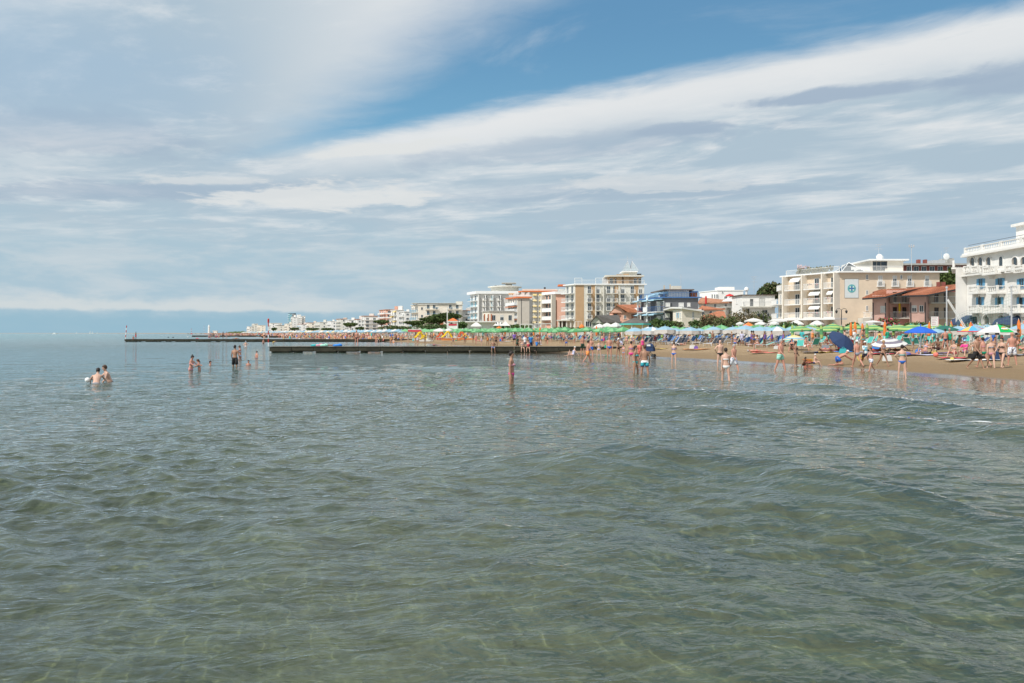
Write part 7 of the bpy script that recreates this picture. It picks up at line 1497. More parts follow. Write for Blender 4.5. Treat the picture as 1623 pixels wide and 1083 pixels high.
# --- sunbathers
SUNB = [(1456, 563.5, 'lie', 95, 2, 'man lying with blue shorts under the royal blue umbrella', (('shorts', 'blue'),), False, ('short', 'dark')), (1466, 562.5, 'sit2', -75, 2, 'woman reading seated right of the royal blue umbrella pole', bik('lavender'), True, ('short', 'brown')), (1447, 559.5, 'lieknee', 60, 3, 'tanned bather with raised knee left of the royal blue umbrella', bik('red'), True, ('short', 'brown')),
        (1487, 560, 'sit', -60, 3, 'dark tanned bather on purple towel right of the blue umbrella', bik('black'), True, ('long', 'brown')), (1512.5, 568, 'sit', -50, 0, 'dark haired woman sitting with knees drawn up on a red towel', bik('grey'), True, ('long', 'dark')), (1530, 567, 'sit', -55, 0, 'person in bright pink shirt and pale blue cap sitting', (('shirt', 'pink'), ('shorts', 'grey')), True, ('cap', 'lightblue')),
        (1617, 560, 'sit2', 70, 2, 'seated bather at the right edge behind the group', bik('green'), True, ('short', 'brown')), (1575, 560, 'sit', 10, 1, 'seated bather under the white and green umbrella', bik('navy'), True, ('short', 'dark')), (1297, 558, 'prone', 80, 3, 'bather lying on blue bed behind black bikini woman', (('briefs', 'black'),), False, ('short', 'dark')), (1330, 556.5, 'lie', 90, 2, 'bather lying on a towel under the navy umbrella', bik('red'), True, ('short', 'dark')),
        (1276, 556, 'sit', 30, 2, 'bather sitting left of the navy umbrella', (('shorts', 'white'),), False, ('short', 'brown')), (1255, 559, 'sit', -20, 2, 'woman in black swimsuit sitting behind the black bikini woman', (('swimsuit', 'black'),), True, ('short', 'brown')), (1215, 559, 'lie', 100, 2, 'bather lying on a red lounger left of the big bellied man', (('briefs', 'red'),), False, ('short', 'grey')), (1317, 553, 'sit', 140, 3, 'dark skinned bather sitting under the navy umbrella', (('briefs', 'grey'),), False, ('short', 'dark')),
        (1345, 553, 'sit', -30, 1, 'bather in red sitting right of the navy umbrella', (('swimsuit', 'red'),), True, ('tail', 'dark')), (1410, 560, 'lieknee', 85, 3, 'bather in dark red lying behind the blond woman', (('swimsuit', 'red'),), True, ('short', 'dark')), (1062, 548, 'prone', 90, 2, 'bather lying on a blue bed under a pale blue umbrella', (('briefs', 'white'),), False, ('short', 'brown')),
        (1208, 549, 'lie', 80, 2, 'bather lying on a deck chair before the folded green umbrellas', (('shorts', 'green'),), False, ('short', 'dark')), (768, 541.5, 'lie', 70, 2, 'sunbather lying on the sand left of the jetty group', (('briefs', 'red'),), False, ('short', 'dark')), (796, 543, 'sit', 20, 1, 'bather sitting by a blue chair near the jetty group', (('shirt', 'red'),), True, ('cap', 'white'))]
for (px, py, ps, yw, sk, lab, wr, fm, hr) in SUNB: P_(lab, px, py, 0, ps, yw, sk, wr, hr, fm, h=1.66 if fm else 1.75)

# --- the moderately far crowd: copies of a dozen people
protos = []
q = random.Random(21)
for (ps, fm, wr, hr, fat) in (('stand', False, (('shorts', 'blue'),), 'short', 1), ('walk', False, (('briefs', 'black'),), 'short', 1.1), ('back', False, (('long_shorts', 'navy'),), 'bald', 1.2), ('akimbo', False, (('shorts', 'red'),), 'cap', 1), ('phone', True, bik('pink'), 'bun', 1), ('walk', True, bik('black'), 'long', 1), ('stand', True, (('swimsuit', 'teal'),), 'short', 1.1), ('oneakimbo', True, bik('blue'), 'tail', 1), ('sit', True, bik('orange'), 'short', 1), ('sit2', False, (('shorts', 'grey'),), 'short', 1), ('lie', True, bik('rose'), 'short', 1), ('bend', False, (('shorts', 'green'),), 'short', 1), ('wave', False, (('shorts', 'orange'),), 'short', 1), ('stand2', False, (('shirt', 'white'), ('shorts', 'grey')), 'short', 1)):
    protos.append([person('x', 900+len(protos)*3, -50, 1.70, ps, 0, 0, wr, (hr, 'dark' if hr != 'cap' else 'white'), fm, fat, z_=0, near=False), ps, fm, wr, hr])
# turn every remeshed body into a plain mesh, once
bpy.context.view_layer.update(); dg = bpy.context.evaluated_depsgraph_get(); done = []
for bo, fb, m in BODY: done.append(bpy.data.meshes.new_from_object(bo.evaluated_get(dg)))
for (bo, fb, m), me_ in zip(BODY, done):
    bo.modifiers.clear()
    bm_ = None
    if fb.v:
        n0 = len(me_.vertices); V = np.empty(n0*3, np.float32); me_.vertices.foreach_get('co', V); Fs = [tuple(p.vertices) for p in me_.polygons]; b = MB(); b.v = [tuple(v) for v in V.reshape(-1, 3)]; b.f = Fs; b.m = [0]*len(Fs); b.add(fb.v, fb.f); me_ = b.me('body', m)
    me_.polygons.foreach_set('use_smooth', [True]*len(me_.polygons)); me_.materials.clear(); me_.materials.append(m); bo.data = me_
def place_word(px, y_, s_):
    a = 'at the waterline' if s_ < 3 else 'on the open sand' if s_ < 17 else 'among the umbrellas'
    return a
pend = []
PW = dict(stand='standing', walk='walking', back='standing', akimbo='standing, hands on hips,', phone='looking down,', oneakimbo='standing', sit='sitting', sit2='reclining', lie='lying', bend='bending', wave='raising an arm,', stand2='standing')
cw = list(CLO.items()); cnames = ['blue', 'navy', 'black', 'teal', 'orange', 'pink', 'red', 'green', 'grey', 'white', 'purple', 'mint', 'yellow', 'lavender']
def scatter(px, y_, s_, who=None, zoff=0):
    pr, ps, fm, wr, hr = who or q.choice(protos[:8]+protos[:8]+protos[8:])
    x_ = at(px, y_); cn = q.choice(cnames); sk = q.randrange(4); hc = q.choice(('dark', 'dark', 'brown', 'blond', 'grey')) if hr != 'cap' else 'white'
    r = pr.copy(); COL.objects.link(r); r.location = (x_, y_, gz(x_, y_)+zoff); r.rotation_euler = (0, 0, q.uniform(0, 6.28)); sc = q.uniform(.88, 1.06) if q.random() > .15 else q.uniform(.6, .8); r.scale = (sc, sc, sc)
    for ch in pr.children:
        c = ch.copy(); COL.objects.link(c); c.parent = r
        nm = c.name.split('.')[0]; m = SK[sk] if nm == 'body' else (HR[hc] if nm in ('hair', 'cap') else (CLO[cn] if nm != 'shirt' else CLO[cn]))
        c.material_slots[0].link = 'OBJECT'; c.material_slots[0].material = m
    kid = sc < .82
    lab = f"{PW[ps]} {'child' if kid else 'woman' if fm else 'man'} in {cn}, {where(px, y_)}, {place_word(px, y_, s_)}"; pend.append((r, lab, f"people in {cn} {place_word(px, y_, s_)} {where(px, y_)}", px)); return r
# clusters seen along the beach: (px from, px to, inland metres from, to, number)
CL = [(560, 700, -1, 14, 20), (700, 780, 1, 14, 13), (780, 890, 5, 16, 18), (640, 760, 16, 34, 8), (760, 980, 17, 30, 28), (980, 1060, 16, 24, 10), (1060, 1230, 18, 26, 9), (1230, 1400, 20, 30, 12), (1400, 1640, 24, 34, 10), (890, 1000, 9, 15, 6), (470, 560, -1, 16, 8), (1180, 1400, 15, 21, 12), (1400, 1640, 15, 24, 18), (1000, 1180, 17, 22, 6), (890, 1010, 2, 12, 4)]
for a, b_, s0, s1, n in CL:
    k = 0
    while k < n:
        px = q.uniform(a, b_); s_ = q.uniform(s0, s1); Ys = np.geomspace(30, 700, 700); ss_ = sdist(at(px, 1.0)*Ys, Ys); j = int(np.argmax(ss_ > s_)); y_ = float(Ys[j])
        if j == 0: k += 1; continue
        if s_ > 14.5 and px > 760: who = q.choice([protos[8], protos[9], protos[10], protos[8], protos[0], protos[4], protos[13], protos[6]])
        else: who = None
        scatter(px, y_, s_, who); k += 1
number_off(pend)
for pr in protos:
    for ch in list(pr[0].children): bpy.data.objects.remove(ch)
    bpy.data.objects.remove(pr[0])
# people on the second jetty
JT = [(215.5, 'stand', 'dark tanned man in dark red shorts standing near the tip of the second jetty', 'red', 3, False, 'long_shorts'), (211.5, 'sitedge', 'bather in red sitting left of the standing man on the second jetty', 'red', 1, False, 'shorts'), (338, 'back', 'tall tanned man standing in the group on the second jetty', 'black', 1, False, 'briefs'), (353.5, 'wave', 'dark tanned man standing at the right of the group on the second jetty', 'black', 3, False, 'shorts'),
      (331.5, 'sit', 'bather sitting at the left end of the group on the second jetty', 'blue', 2, False, 'shorts'), (334.5, 'stand', 'bather standing second from left in the jetty group', 'navy', 2, True, 'swimsuit'), (343, 'sit', 'bather sitting in the middle of the second jetty group', 'pink', 1, True, 'swimsuit'), (346.5, 'sit', 'bather sitting just right of the middle of the jetty group', 'white', 2, False, 'shorts'), (359, 'stand', 'bather standing apart right of the jetty group', 'grey', 2, False, 'shorts'), (369, 'lie', 'sunbather lying on the second jetty right of the group', 'orange', 2, False, 'shorts'), (315, 'lie', 'sunbather lying on the second jetty left of the group', 'pink', 2, False, 'shorts'), (503, 'sit', 'child sitting on the second jetty behind the nearest jetty', 'pink', 2, False, 'shorts')]
B0 = len(BODY)
for i, (px, ps, lab, cn, sk, fm, wk) in enumerate(JT): P_(lab, px, 0, 0, ps, q.uniform(-60, 60), sk, ((wk, cn),), ('short', 'dark'), fm, Y=195.2, z_=.69 if ps != 'sitedge' else .1, h=1.74, near=False)
bpy.context.view_layer.update(); dg = bpy.context.evaluated_depsgraph_get(); done = [bpy.data.meshes.new_from_object(bo.evaluated_get(dg)) for bo, fb, m in BODY[B0:]]
for (bo, fb, m), me_ in zip(BODY[B0:], done): bo.modifiers.clear(); me_.polygons.foreach_set('use_smooth', [True]*len(me_.polygons)); me_.materials.clear(); me_.materials.append(m); bo.data = me_

# --- the far crowd that reads as one mass
V = []; F = []; M = []; cm = [SK[0], SK[1], SK[2], SK[3], CLO['blue'], CLO['red'], CLO['black'], CLO['white'], CLO['teal'], CLO['orange'], HR['dark'], CLO['yellow']]
def tiny(x_, y_, zz, h, sit):
    def bx(cx_, cy_, z0, z1, w_, d_, m):
        k = len(V); V.extend([(cx_-w_, cy_-d_, z0), (cx_+w_, cy_-d_, z0), (cx_+w_, cy_+d_, z0), (cx_-w_, cy_+d_, z0), (cx_-w_*.8, cy_-d_*.8, z1), (cx_+w_*.8, cy_-d_*.8, z1), (cx_+w_*.8, cy_+d_*.8, z1), (cx_-w_*.8, cy_+d_*.8, z1)])
        F.extend([(k, k+1, k+5, k+4), (k+1, k+2, k+6, k+5), (k+2, k+3, k+7, k+6), (k+3, k, k+4, k+7), (k+4, k+5, k+6, k+7)]); M.extend([m]*5)
    sk = q.randrange(4); c1 = 4+q.randrange(8); c1 = 6 if c1 == 10 else c1; top = c1 if q.random() < .28 else sk; hh = h*(.55 if sit else 1); sp_ = q.uniform(.06, .16)
    if not sit: bx(x_-sp_, y_, zz, zz+.47*h, .07, .07, sk); bx(x_+sp_, y_+q.uniform(-.1, .1), zz, zz+.47*h, .07, .07, sk)
    b0 = zz if sit else zz+.44*h
    bx(x_, y_, b0, b0+.12*h, .17, .11, c1); bx(x_, y_, b0+.12*h, b0+.37*h, .19, .11, top); bx(x_, y_, b0+.39*h, b0+.52*h, .085, .09, sk); bx(x_, y_+.02, b0+.47*h, b0+.55*h, .09, .095, 10 if q.random() < .8 else 7)
    for s_ in (-1, 1): bx(x_+s_*.22, y_+q.uniform(-.12, .12), b0+.05*h, b0+.36*h, .045, .05, sk)
for i in range(2300):
    t_ = cum[-1]*0; u = q.random()**.8; tt = 150+u*1250; s_ = q.choice((q.uniform(-6, 3), q.uniform(0, 16), q.uniform(2, 17))); x_, y_, hd = shore_at(tt, s_)
    if y_ < 175: continue
    tiny(x_, y_, gz(x_, y_), q.uniform(1.3, 1.85), q.random() < .2)
for Yj, a, b_, n in ((360.5, 416, 560, 26), (440.5, 350, 460, 10), (640, 375, 430, 14), (195, 400, 640, 14)):
    for i in range(n): px = q.uniform(a, b_); tiny(at(px, Yj), Yj+1, .7 if Yj < 700 else 1, 1.7, q.random() < .4)
link('far_beach_crowd', mesh_np('far_beach_crowd', V, F, cm, mi=M), kind='stuff')

# ============================================================ things on the sand
def towel(px, py, m, label, w_=1.0, l_=1.9, rz_=.3, group=None, name='towel'):
    x_, y_ = hit(px, py); g0 = gz(x_, y_); n = 6; b = MB(); V = []
    for i in range(n+1):
        for j in range(4): V.append((-w_/2+w_*j/3+.02*math.sin(i*2+j), -l_/2+l_*i/n, .03+.025*math.sin(i*1.7+j*2.3)))
    b.add(V, [(i*4+j, i*4+j+1, i*4+j+5, i*4+j+4) for i in range(n) for j in range(3)], 0)
    b.add([(v[0], v[1], v[2]-.02) for v in V], [(i*4+j+4, i*4+j+5, i*4+j+1, i*4+j) for i in range(n) for j in range(3)], 0)
    o_ = b.obj(name, m, None, (x_, y_, g0+.02), rz_, label=label, category='towel'); o_.rotation_euler = (0, 0, rz_); return o_
for (px, py, m, lab, w_, l_, rz_) in ((1462, 563.5, CLO['lavender'], 'pale lilac towel under the bathers by the royal blue umbrella', 1.6, 3.2, 1.45), (1512, 568.5, CLO['red'], 'red towel under the dark haired sitting woman', 1, 1.8, 1.5), (1540, 571.5, CLO['white'], 'white and blue towel behind the black shorts man', 1.1, 3.0, 1.5), (1486, 560.5, CLO['purple'], 'purple towel right of the blue umbrella', 1, 1.9, 1.3), (1400, 562, CLO['red'], 'dark red towel behind the blond woman', 1, 1.9, 1.5),
                                      (1104, 554.3, CLO['orange'], 'long orange and white towel on the open sand', .9, 2.6, 1.6), (1047, 553.8, CLO['yellow'], 'yellow towel with toys on the open sand', .9, 1.5, 1.6), (1385, 559, CLO['lavender'], 'pale towel edge behind the boy', .8, 2.8, 1.6), (1212, 560, CLO['coral'], 'pink red towel on the low lounger left of the big bellied man', .9, 2.2, 1.6), (1290, 559, CLO['navy'], 'navy blue towel on the low bed', .9, 1.9, 1.6),
                                      (1338, 558.5, CLO['brightblue'], 'bright blue towel hanging over the low bed under navy umbrella', 1.0, 1.7, 1.6), (1322, 558, CLO['rose'], 'pink towel under navy umbrella', 1.0, 1.8, 1.6), (1310, 559, CLO['yellow'], 'yellow green towel near the navy umbrella', .8, 1.2, 1.2), (802, 541.6, CLO['white'], 'white mat on the sand left of the jetty group', 1, 3.4, 1.57), (1578, 566, CLO['navy'], 'dark blue towel behind the walking group', 1.0, 2.6, 1.5), (1612, 563.5, CLO['grey'], 'grey towel at the right edge', 1, 1.8, 1.4)):
    towel(px, py, m, lab, w_, l_, rz_)
for (px, m, lab) in ((504, CLO['rose'], 'pink towel heap on the nearest jetty'), (499, CLO['teal'], 'pale turquoise towel on the nearest jetty, leftmost'), (534, CLO['brightblue'], 'sky blue towel right of the jetty sunbather'), (512, CLO['mint'], 'thin mint towel on the nearest jetty')):
    b = MB(); q2 = random.Random(px); b.ball((0, 0, .1), .5, .3, .14, 8, 5); b.ball((.3, .1, .12), .3, .2, .2, 7, 4); o_ = b.obj('towel', m, None, (at(px, 88.4), 88.4, .67), label=lab, category='towel')
def bag(px, py, m, label, s_=.35, cat='bag', z_=None, lift=0):
    x_, y_ = hit(px, py); g0 = gz(x_, y_)+lift; r = thing('beach_bag', label, cat, (x_, y_, g0)); b = MB()
    b.add([(-s_, -s_*.45, 0), (s_, -s_*.45, 0), (s_, s_*.45, 0), (-s_, s_*.45, 0), (-s_*.85, -s_*.2, s_*1.3), (s_*.85, -s_*.25, s_*1.25), (s_*.8, s_*.25, s_*1.35), (-s_*.85, s_*.2, s_*1.25)], [(0, 3, 2, 1), (4, 5, 6, 7), (0, 1, 5, 4), (1, 2, 6, 5), (2, 3, 7, 6), (3, 0, 4, 7)]); b.obj('bag_body', m, r)
    MB().path([(-s_*.4, -s_*.2, s_*1.2), (-s_*.3, -s_*.2, s_*1.7), (s_*.3, -s_*.2, s_*1.7), (s_*.4, -s_*.2, s_*1.2)], .018).obj('handle', m, r); return r
for (px, py, m, lab, s_, lf) in ((1406, 575.5, u_white, 'white patterned bag hanging from the elderly woman', .26, .12), (1388, 556.5, CLO['brightblue'], 'bright blue beach bag behind the boy', .3, 0), (1336, 560, CLO['teal'], 'turquoise cooler box at the end of the low bed', .27, 0), (1097, 553, u_white, 'white bag pile on the orange towel', .27, 0), (1103, 553.5, CLO['purple'], 'purple bag next to the white pile', .2, 0), (1455, 560, CLO['brightblue'], 'blue bag leaning on the royal blue umbrella pole', .2, 0),
                                  (1480, 562, CLO['yellow'], 'patterned yellow bag on the towels', .17, 0), (1540, 578, black_c, 'black camera bag carried by the leading walker', .2, .35), (1581, 570, CLO['navy'], 'navy bag under the white and green umbrella', .35, 0), (982.5, 556.5, CLO['lavender'], 'pale lavender bag held by the headscarf woman', .28, .6), (961, 557, CLO['green'], 'bright lime green bucket left of the blue briefs man', .2, .35), (794, 541, CLO['blue'], 'dark blue bag on the sand left of the jetty group', .3, 0), (1230, 557, u_white, 'white bag on the low lounger', .2, .2), (1308, 555, CLO['grey'], 'grey blue bag beneath navy umbrella', .32, 0), (833, 546, CLO['red'], 'red bag beside the white mat', .3, 0)):
    bag(px, py, m, lab, s_, lift=lf)
def ball_at(px, py, m, r_, label): x_, y_ = hit(px, py); MB().ball((0, 0, r_), r_, n=12, k=8).obj('ball', m, None, (x_, y_, gz(x_, y_)), smooth=True, label=label, category='ball')
ball_at(1483, 566.5, CLO['coral'], .16, 'pink and orange beach ball in front of the royal blue umbrella'); ball_at(1509, 573, CLO['yellow'], .12, 'small yellow ball on the open sand')
# toy truck
x_, y_ = hit(1281, 577.5); r = thing('toy_truck', 'orange and yellow toy truck between the two digging children', 'toy', (x_, y_, gz(x_, y_)), .2)
MB().box(-.28, .28, -.12, .12, .08, .16).obj('chassis', CLO['coral'], r); MB().add([(-.26, -.12, .16), (.10, -.12, .16), (.10, .12, .16), (-.26, .12, .16), (-.34, -.16, .32), (.14, -.16, .32), (.14, .16, .32), (-.34, .16, .32)], [(0, 3, 2, 1), (0, 1, 5, 4), (1, 2, 6, 5), (2, 3, 7, 6), (3, 0, 4, 7)]).obj('tipper', CLO['orange'], r); MB().box(.14, .28, -.11, .11, .165, .34).obj('cab', CLO['yellow'], r)
for a, b_ in ((-.18, -.13), (-.18, .13), (.18, -.13), (.18, .13)): MB().tube((a, b_-.02, .07), (a, b_+.02, .07), .07, n=8).obj('wheel', black_c, r)
# straw hat carried
x_, y_ = hit(1364, 581); r = thing('straw_hat', 'straw hat carried by the person in print shirt', 'hat', (x_, y_, gz(x_, y_)+.5)); o_ = MB().lathe([(.21, 0), (.10, .03), (.09, .13), (.02, .15)], 12).obj('hat', CLO['yellow'], r); o_.rotation_euler = (R(80), 0, 0)
# pushchair
x_, y_ = hit(1030, 566.5); r = thing('pushchair', 'dark navy pushchair with hood beside the pink swimsuit woman', 'pushchair', (x_, y_, gz(x_, y_)), -.5)
b = MB(); b.ball((0, 0, .85), .42, .32, .36, 10, 6); b.box(-.4, .4, -.28, .28, .5, .8); b.obj('hood', navy, r); MB().box(-.16, .16, -.34, -.31, .95, 1.1).obj('label_patch', u_white, r)
MB().tube((-.35, -.25, .1), (.45, -.25, .95), .02).tube((-.35, .25, .1), (.45, .25, .95), .02).tube((.3, -.25, .1), (-.2, -.25, .6), .02).tube((.3, .25, .1), (-.2, .25, .6), .02).tube((.45, -.25, .95), (.6, 0, 1.0), .02).tube((.45, .25, .95), (.6, 0, 1.0), .02).obj('chassis', dark_metal, r)
for a, b_ in ((-.35, -.27), (-.35, .27), (.33, -.27), (.33, .27)): MB().tube((a, b_-.025, .14), (a, b_+.025, .14), .14, n=10).obj('wheel', dark_metal, r)
# dark shapes of bent windbreaks and hanging clothes near the navy umbrella
x_, y_ = hit(1340, 556); r = thing('windbreak', 'dark red cloth windbreak beside the navy umbrella', 'windbreak', (x_, y_, gz(x_, y_)), .1)
b = MB(); b.add([(-.7, 0, .1), (0, -.1, .1), (.7, .05, .1), (-.7, 0, .95), (0, -.1, 1.0), (.7, .05, .9)], [(0, 1, 4, 3), (1, 2, 5, 4)]); b.add([(-.7, .02, .1), (0, -.08, .1), (.7, .07, .1), (-.7, .02, .95), (0, -.08, 1.0), (.7, .07, .9)], [(3, 4, 1, 0), (4, 5, 2, 1)]); b.obj('cloth', cl('dark_red_cloth', (.28, .02, .03)), r)
for a in (-.7, 0, .7): MB().tube((a, -.03, 0), (a, -.03, 1.1), .015, n=4).obj('stake', brown_wood, r)

# ============================================================ posts, signs, lamps, marquees, boats
def lamp_post(px, pt, pb, Y, label, heads=2):
    g0 = gz(at(px, Y), Y); r = thing('street_lamp', label, 'street lamp', (at(px, Y), Y, g0)); h = zat(pt, Y)-g0
    MB().tube((0, 0, 0), (0, 0, h), .09, .06).lathe([(.16, 0), (.14, .5), (.09, .7)], 8).obj('pole', dark_metal, r)
    for s_ in ((-1, 1) if heads == 2 else (1,)):
        a = MB().path([(0, 0, h), (s_*.35, 0, h+.25), (s_*.75, 0, h+.15), (s_*.8, 0, h-.1)], .035).obj('arm', dark_metal, r); MB().lathe([(.08, h-.55), (.17, h-.35), (.20, h-.12), (.04, h-.05)], 8, c=(s_*.8, 0)).obj('lantern', dark_metal, a)
lamp_post(1333.5, 491.5, 520, 128, 'two armed dark street lamp in front of the beige hotel side wall'); lamp_post(1210, 496.5, 520, 132, 'two armed street lamp left of the beige hotel'); lamp_post(791, 511, 520, 235, 'dark street lamp before the white peaked tents'); lamp_post(846, 510, 520, 250, 'dark street lamp between the white canopies')
def pole(px, pt, Y, m, label, r_=.05, kit=None, cat='pole', z0=0):
    g0 = gz(at(px, Y), Y); r = thing('pole', label, cat, (at(px, Y), Y, g0)); h = zat(pt, Y)-g0; MB().tube((0, 0, 0), (0, 0, h), r_, r_*.8, 6).obj('shaft', m, r); MB().lathe([(r_*1.5, h), (r_*1.5, h+.12), (r_*.3, h+.18)], 6).obj('cap', m, r); return r, h
pole(1500.3, 457, 80, pale_metal, 'grey steel post left of the white hotel', .08)
pole(709, 490.5, 232, white_paint, 'tall white post left of the lifeguard tower', .16)
r, h = pole(1444.5, 389, 160, pale_metal, 'very tall thin mast with lamps on top above the beige hotel', .07); MB().box(-.5, .5, -.1, .1, h-.4, h-.3).box(-.55, -.35, -.12, .12, h-.3, h+.1).box(.35, .55, -.12, .12, h-.3, h+.1).obj('lamp_bar', pale_metal, r)
r, h = pole(1603, 455, 84, pale_metal, 'grey steel net post in front of the white hotel', .09)
# net between the posts
x0, x1 = at(1517, 88)-r.location.x, at(1602.5, 84)-r.location.x; b = MB(); zt_ = h-.6
for i in range(22): t_ = i/21; b.tube((x0*(1-t_), 4*(1-t_), .3), (x0*(1-t_), 4*(1-t_), 3.2+(zt_-3.2)*t_**1.4), .008, n=3, cap=False)
for i in range(16): t_ = i/15; b.tube((x0, 4, .3+2.9*t_), (0, 0, .3+(zt_-.3)*t_), .008, n=3, cap=False)
b.obj('net', mat('green_net', (.10, .22, .16), .8, .05), r, kind='stuff')
Yb = 78; r = thing('boom', 'long white diagonal metal boom leaning over the umbrellas', 'boom', (at(1545, Yb), Yb, gz(at(1545, Yb), Yb))); p0 = V3((0, 0, .1)); p1 = V3((at(1501, Yb)-at(1545, Yb), 0, zat(475.5, Yb)-r.location.z)); sv = V3((.16, 0, .1))
MB().tube(p0, p1, .055, n=6).obj('lower_tube', white_paint, r); MB().tube(p0+sv, p1+sv*.6, .04, n=6).obj('upper_tube', white_paint, r)
for i in range(9): t_ = (i+.5)/9; MB().tube(p0.lerp(p1, t_), (p0+sv).lerp(p1+sv*.6, t_+.04), .02, n=4).obj('brace', white_paint, r)
MB().tube((0, 0, .1), (.5, .6, 0), .05).tube((0, 0, .1), (.4, -.6, 0), .05).obj('foot', white_paint, r)
# sign board with lines of print
Ys_ = 74; g0 = gz(at(1481.5, Ys_), Ys_); r = thing('notice_board', 'white notice board with rows of faint red print and pink edge', 'sign', (at(1481.5, Ys_), Ys_, g0)); zc_ = zat(509.5, Ys_)-g0; w_ = 11.5/2/FPX*Ys_; hh = 15/2/FPX*Ys_
MB().tube((-w_*.6, .03, 0), (-w_*.6, .03, zc_), .03).tube((w_*.6, .03, 0), (w_*.6, .03, zc_), .03).obj('post', white_paint, r); MB().box(-w_, w_, -.02, .02, zc_-hh, zc_+hh).obj('board', white_paint, r); MB().box(w_*.84, w_, -.026, -.021, zc_-hh, zc_+hh).obj('edge_strip', mat('pink_strip', (.75, .45, .48), .7, .03), r)
tx_m = mat('faint_print', (.52, .30, .34), .8, .05)
q2 = random.Random(2)
for row, (zz_, w2) in enumerate(((.72, .62), (.42, .52), (.20, .55), (-.12, .42), (-.28, .46), (-.58, .55), (-.74, .4))):
    x_ = -w_*.78; b = MB()
    while x_ < -w_*.78 + w_*2*w2: l_ = q2.uniform(.03, .07); b.box(x_, x_+l_, -.026, -.021, zc_+hh*zz_-.018, zc_+hh*zz_+.018+(.02 if row == 0 else 0)); x_ += l_+.02
    b.obj('print_line', tx_m, r, kind='stuff')
# lifeguard tower and red canopy
Y = 228; g0 = gz(at(718, Y), Y); r = thing('lifeguard_tower', 'white lifeguard tower with orange roof and red rail', 'lifeguard tower', (at(718, Y), Y, g0)); hw = 7.2/FPX*Y; zr = zat(509, Y)-g0; zf = zat(517, Y)-g0
for a in (-1, 1):
    for b_ in (-1, 1): MB().box(a*hw-.1, a*hw+.1, b_*hw-.1, b_*hw+.1, -.2, zr).obj('leg', white_paint, r)
MB().box(-hw, hw, -hw, hw, zf-.9, zf).obj('cabin', white_paint, r); MB().lathe([(hw*1.75, zr), (hw*.2, zr+.8)], 4).obj('roof', orange_band, r); MB().box(-hw*1.2, hw*1.2, -hw*1.2, hw*1.2, zr-.25, zr-.01).obj('eaves', white_paint, r); MB().box(-hw, hw, -hw-.05, -hw, zf+.1, zf+.6).obj('red_rail', red_c, r)
for px, w_, pt, m1, lab in ((658, 21, 522.8, red_c, 'long low canopy with red sides and white top near the pedal boats'),):
    Y = 186; x_ = at(px, Y); g0 = gz(x_, Y); r = thing('beach_canopy', lab, 'canopy', (x_, Y, g0)); hw = w_/2/FPX*Y; h = zat(pt, Y)-g0
    MB().box(-hw, hw, -1, 1, h-.1, h+.12).obj('roof', u_white, r); MB().box(-hw-.02, hw+.02, -1.04, -1.005, h-.5, h-.05).obj('valance', m1, r)
    for a in (-hw+.1, 0, hw-.1): MB().tube((a, -.9, 0), (a, -.9, h-.1), .05).obj('post', pale_metal, r)
# pedal boats with yellow slides
for i, (px, Y, sc, rz_, hull, sl, lab) in enumerate(((716, 165, 1, .3, CLO['orange'], cl('yellow_plastic', (.80, .55, .02)), 'orange pedal boat with yellow slides, rightmost and largest'), (727, 172, .9, 2.6, CLO['coral'], cl('red_plastic', (.60, .10, .03)), 'red orange pedal boat behind the large yellow one'), (705, 176, .9, .5, CLO['coral'], cl('red_plastic', (.6, .1, .03)), 'red pedal boat with red slide left of the yellow one'), (671, 178, 1, .6, u_white, cl('yellow_plastic', (.8, .55, .02)), 'white pedal boat with tall yellow slide, left group'), (676, 168, .7, -.4, u_white, cl('yellow_plastic', (.8, .55, .02)), 'small white and yellow pedal boat before the tall slide'), (742, 170, .7, .1, CLO['orange'], cl('yellow_plastic', (.8, .55, .02)), 'small orange boat at the right end of the pedal boats'), (583, 330, 1.2, .3, CLO['teal'], cl('yellow_plastic', (.8, .55, .02)), 'far pedal boat with yellow slide by the far umbrellas'))):
    x_ = at(px, Y); r = thing('pedal_boat', lab, 'pedal boat', (x_, Y, gz(x_, Y)), rz_, 'pedal boats beached near the lifeguard tower' if px > 650 else None); r.scale = (sc, sc, sc)
    for a in (-.65, .65): MB().add([(-1.9, a-.25, .1), (1.7, a-.25, .1), (1.7, a+.25, .1), (-1.9, a+.25, .1), (-2.0, a-.3, .5), (2.2, a-.3, .55), (2.2, a+.3, .55), (-2.0, a+.3, .5)], [(0, 3, 2, 1), (4, 5, 6, 7), (0, 1, 5, 4), (1, 2, 6, 5), (2, 3, 7, 6), (3, 0, 4, 7)]).obj('hull', hull, r)
    MB().box(-1.2, 1.2, -.9, .9, .55, .65).obj('deck', u_white, r)
    for a in (-.35, .35): MB().box(.3, .8, a-.25, a+.25, .66, 1.0).obj('seat', u_white, r)
    for a in (-.30, .30):
        MB().path([(.1, a, .66), (-.4, a, 1.5), (-.75, a, 1.95), (-1.1, a, 1.8), (-1.6, a, 1.1), (-2.1, a, .7)], .12, 5).obj('slide', sl, r)
    for a in (-.5, .5): MB().tube((-.75, a, .65), (-.75, a, 2.0), .04).obj('slide_post', sl, r)
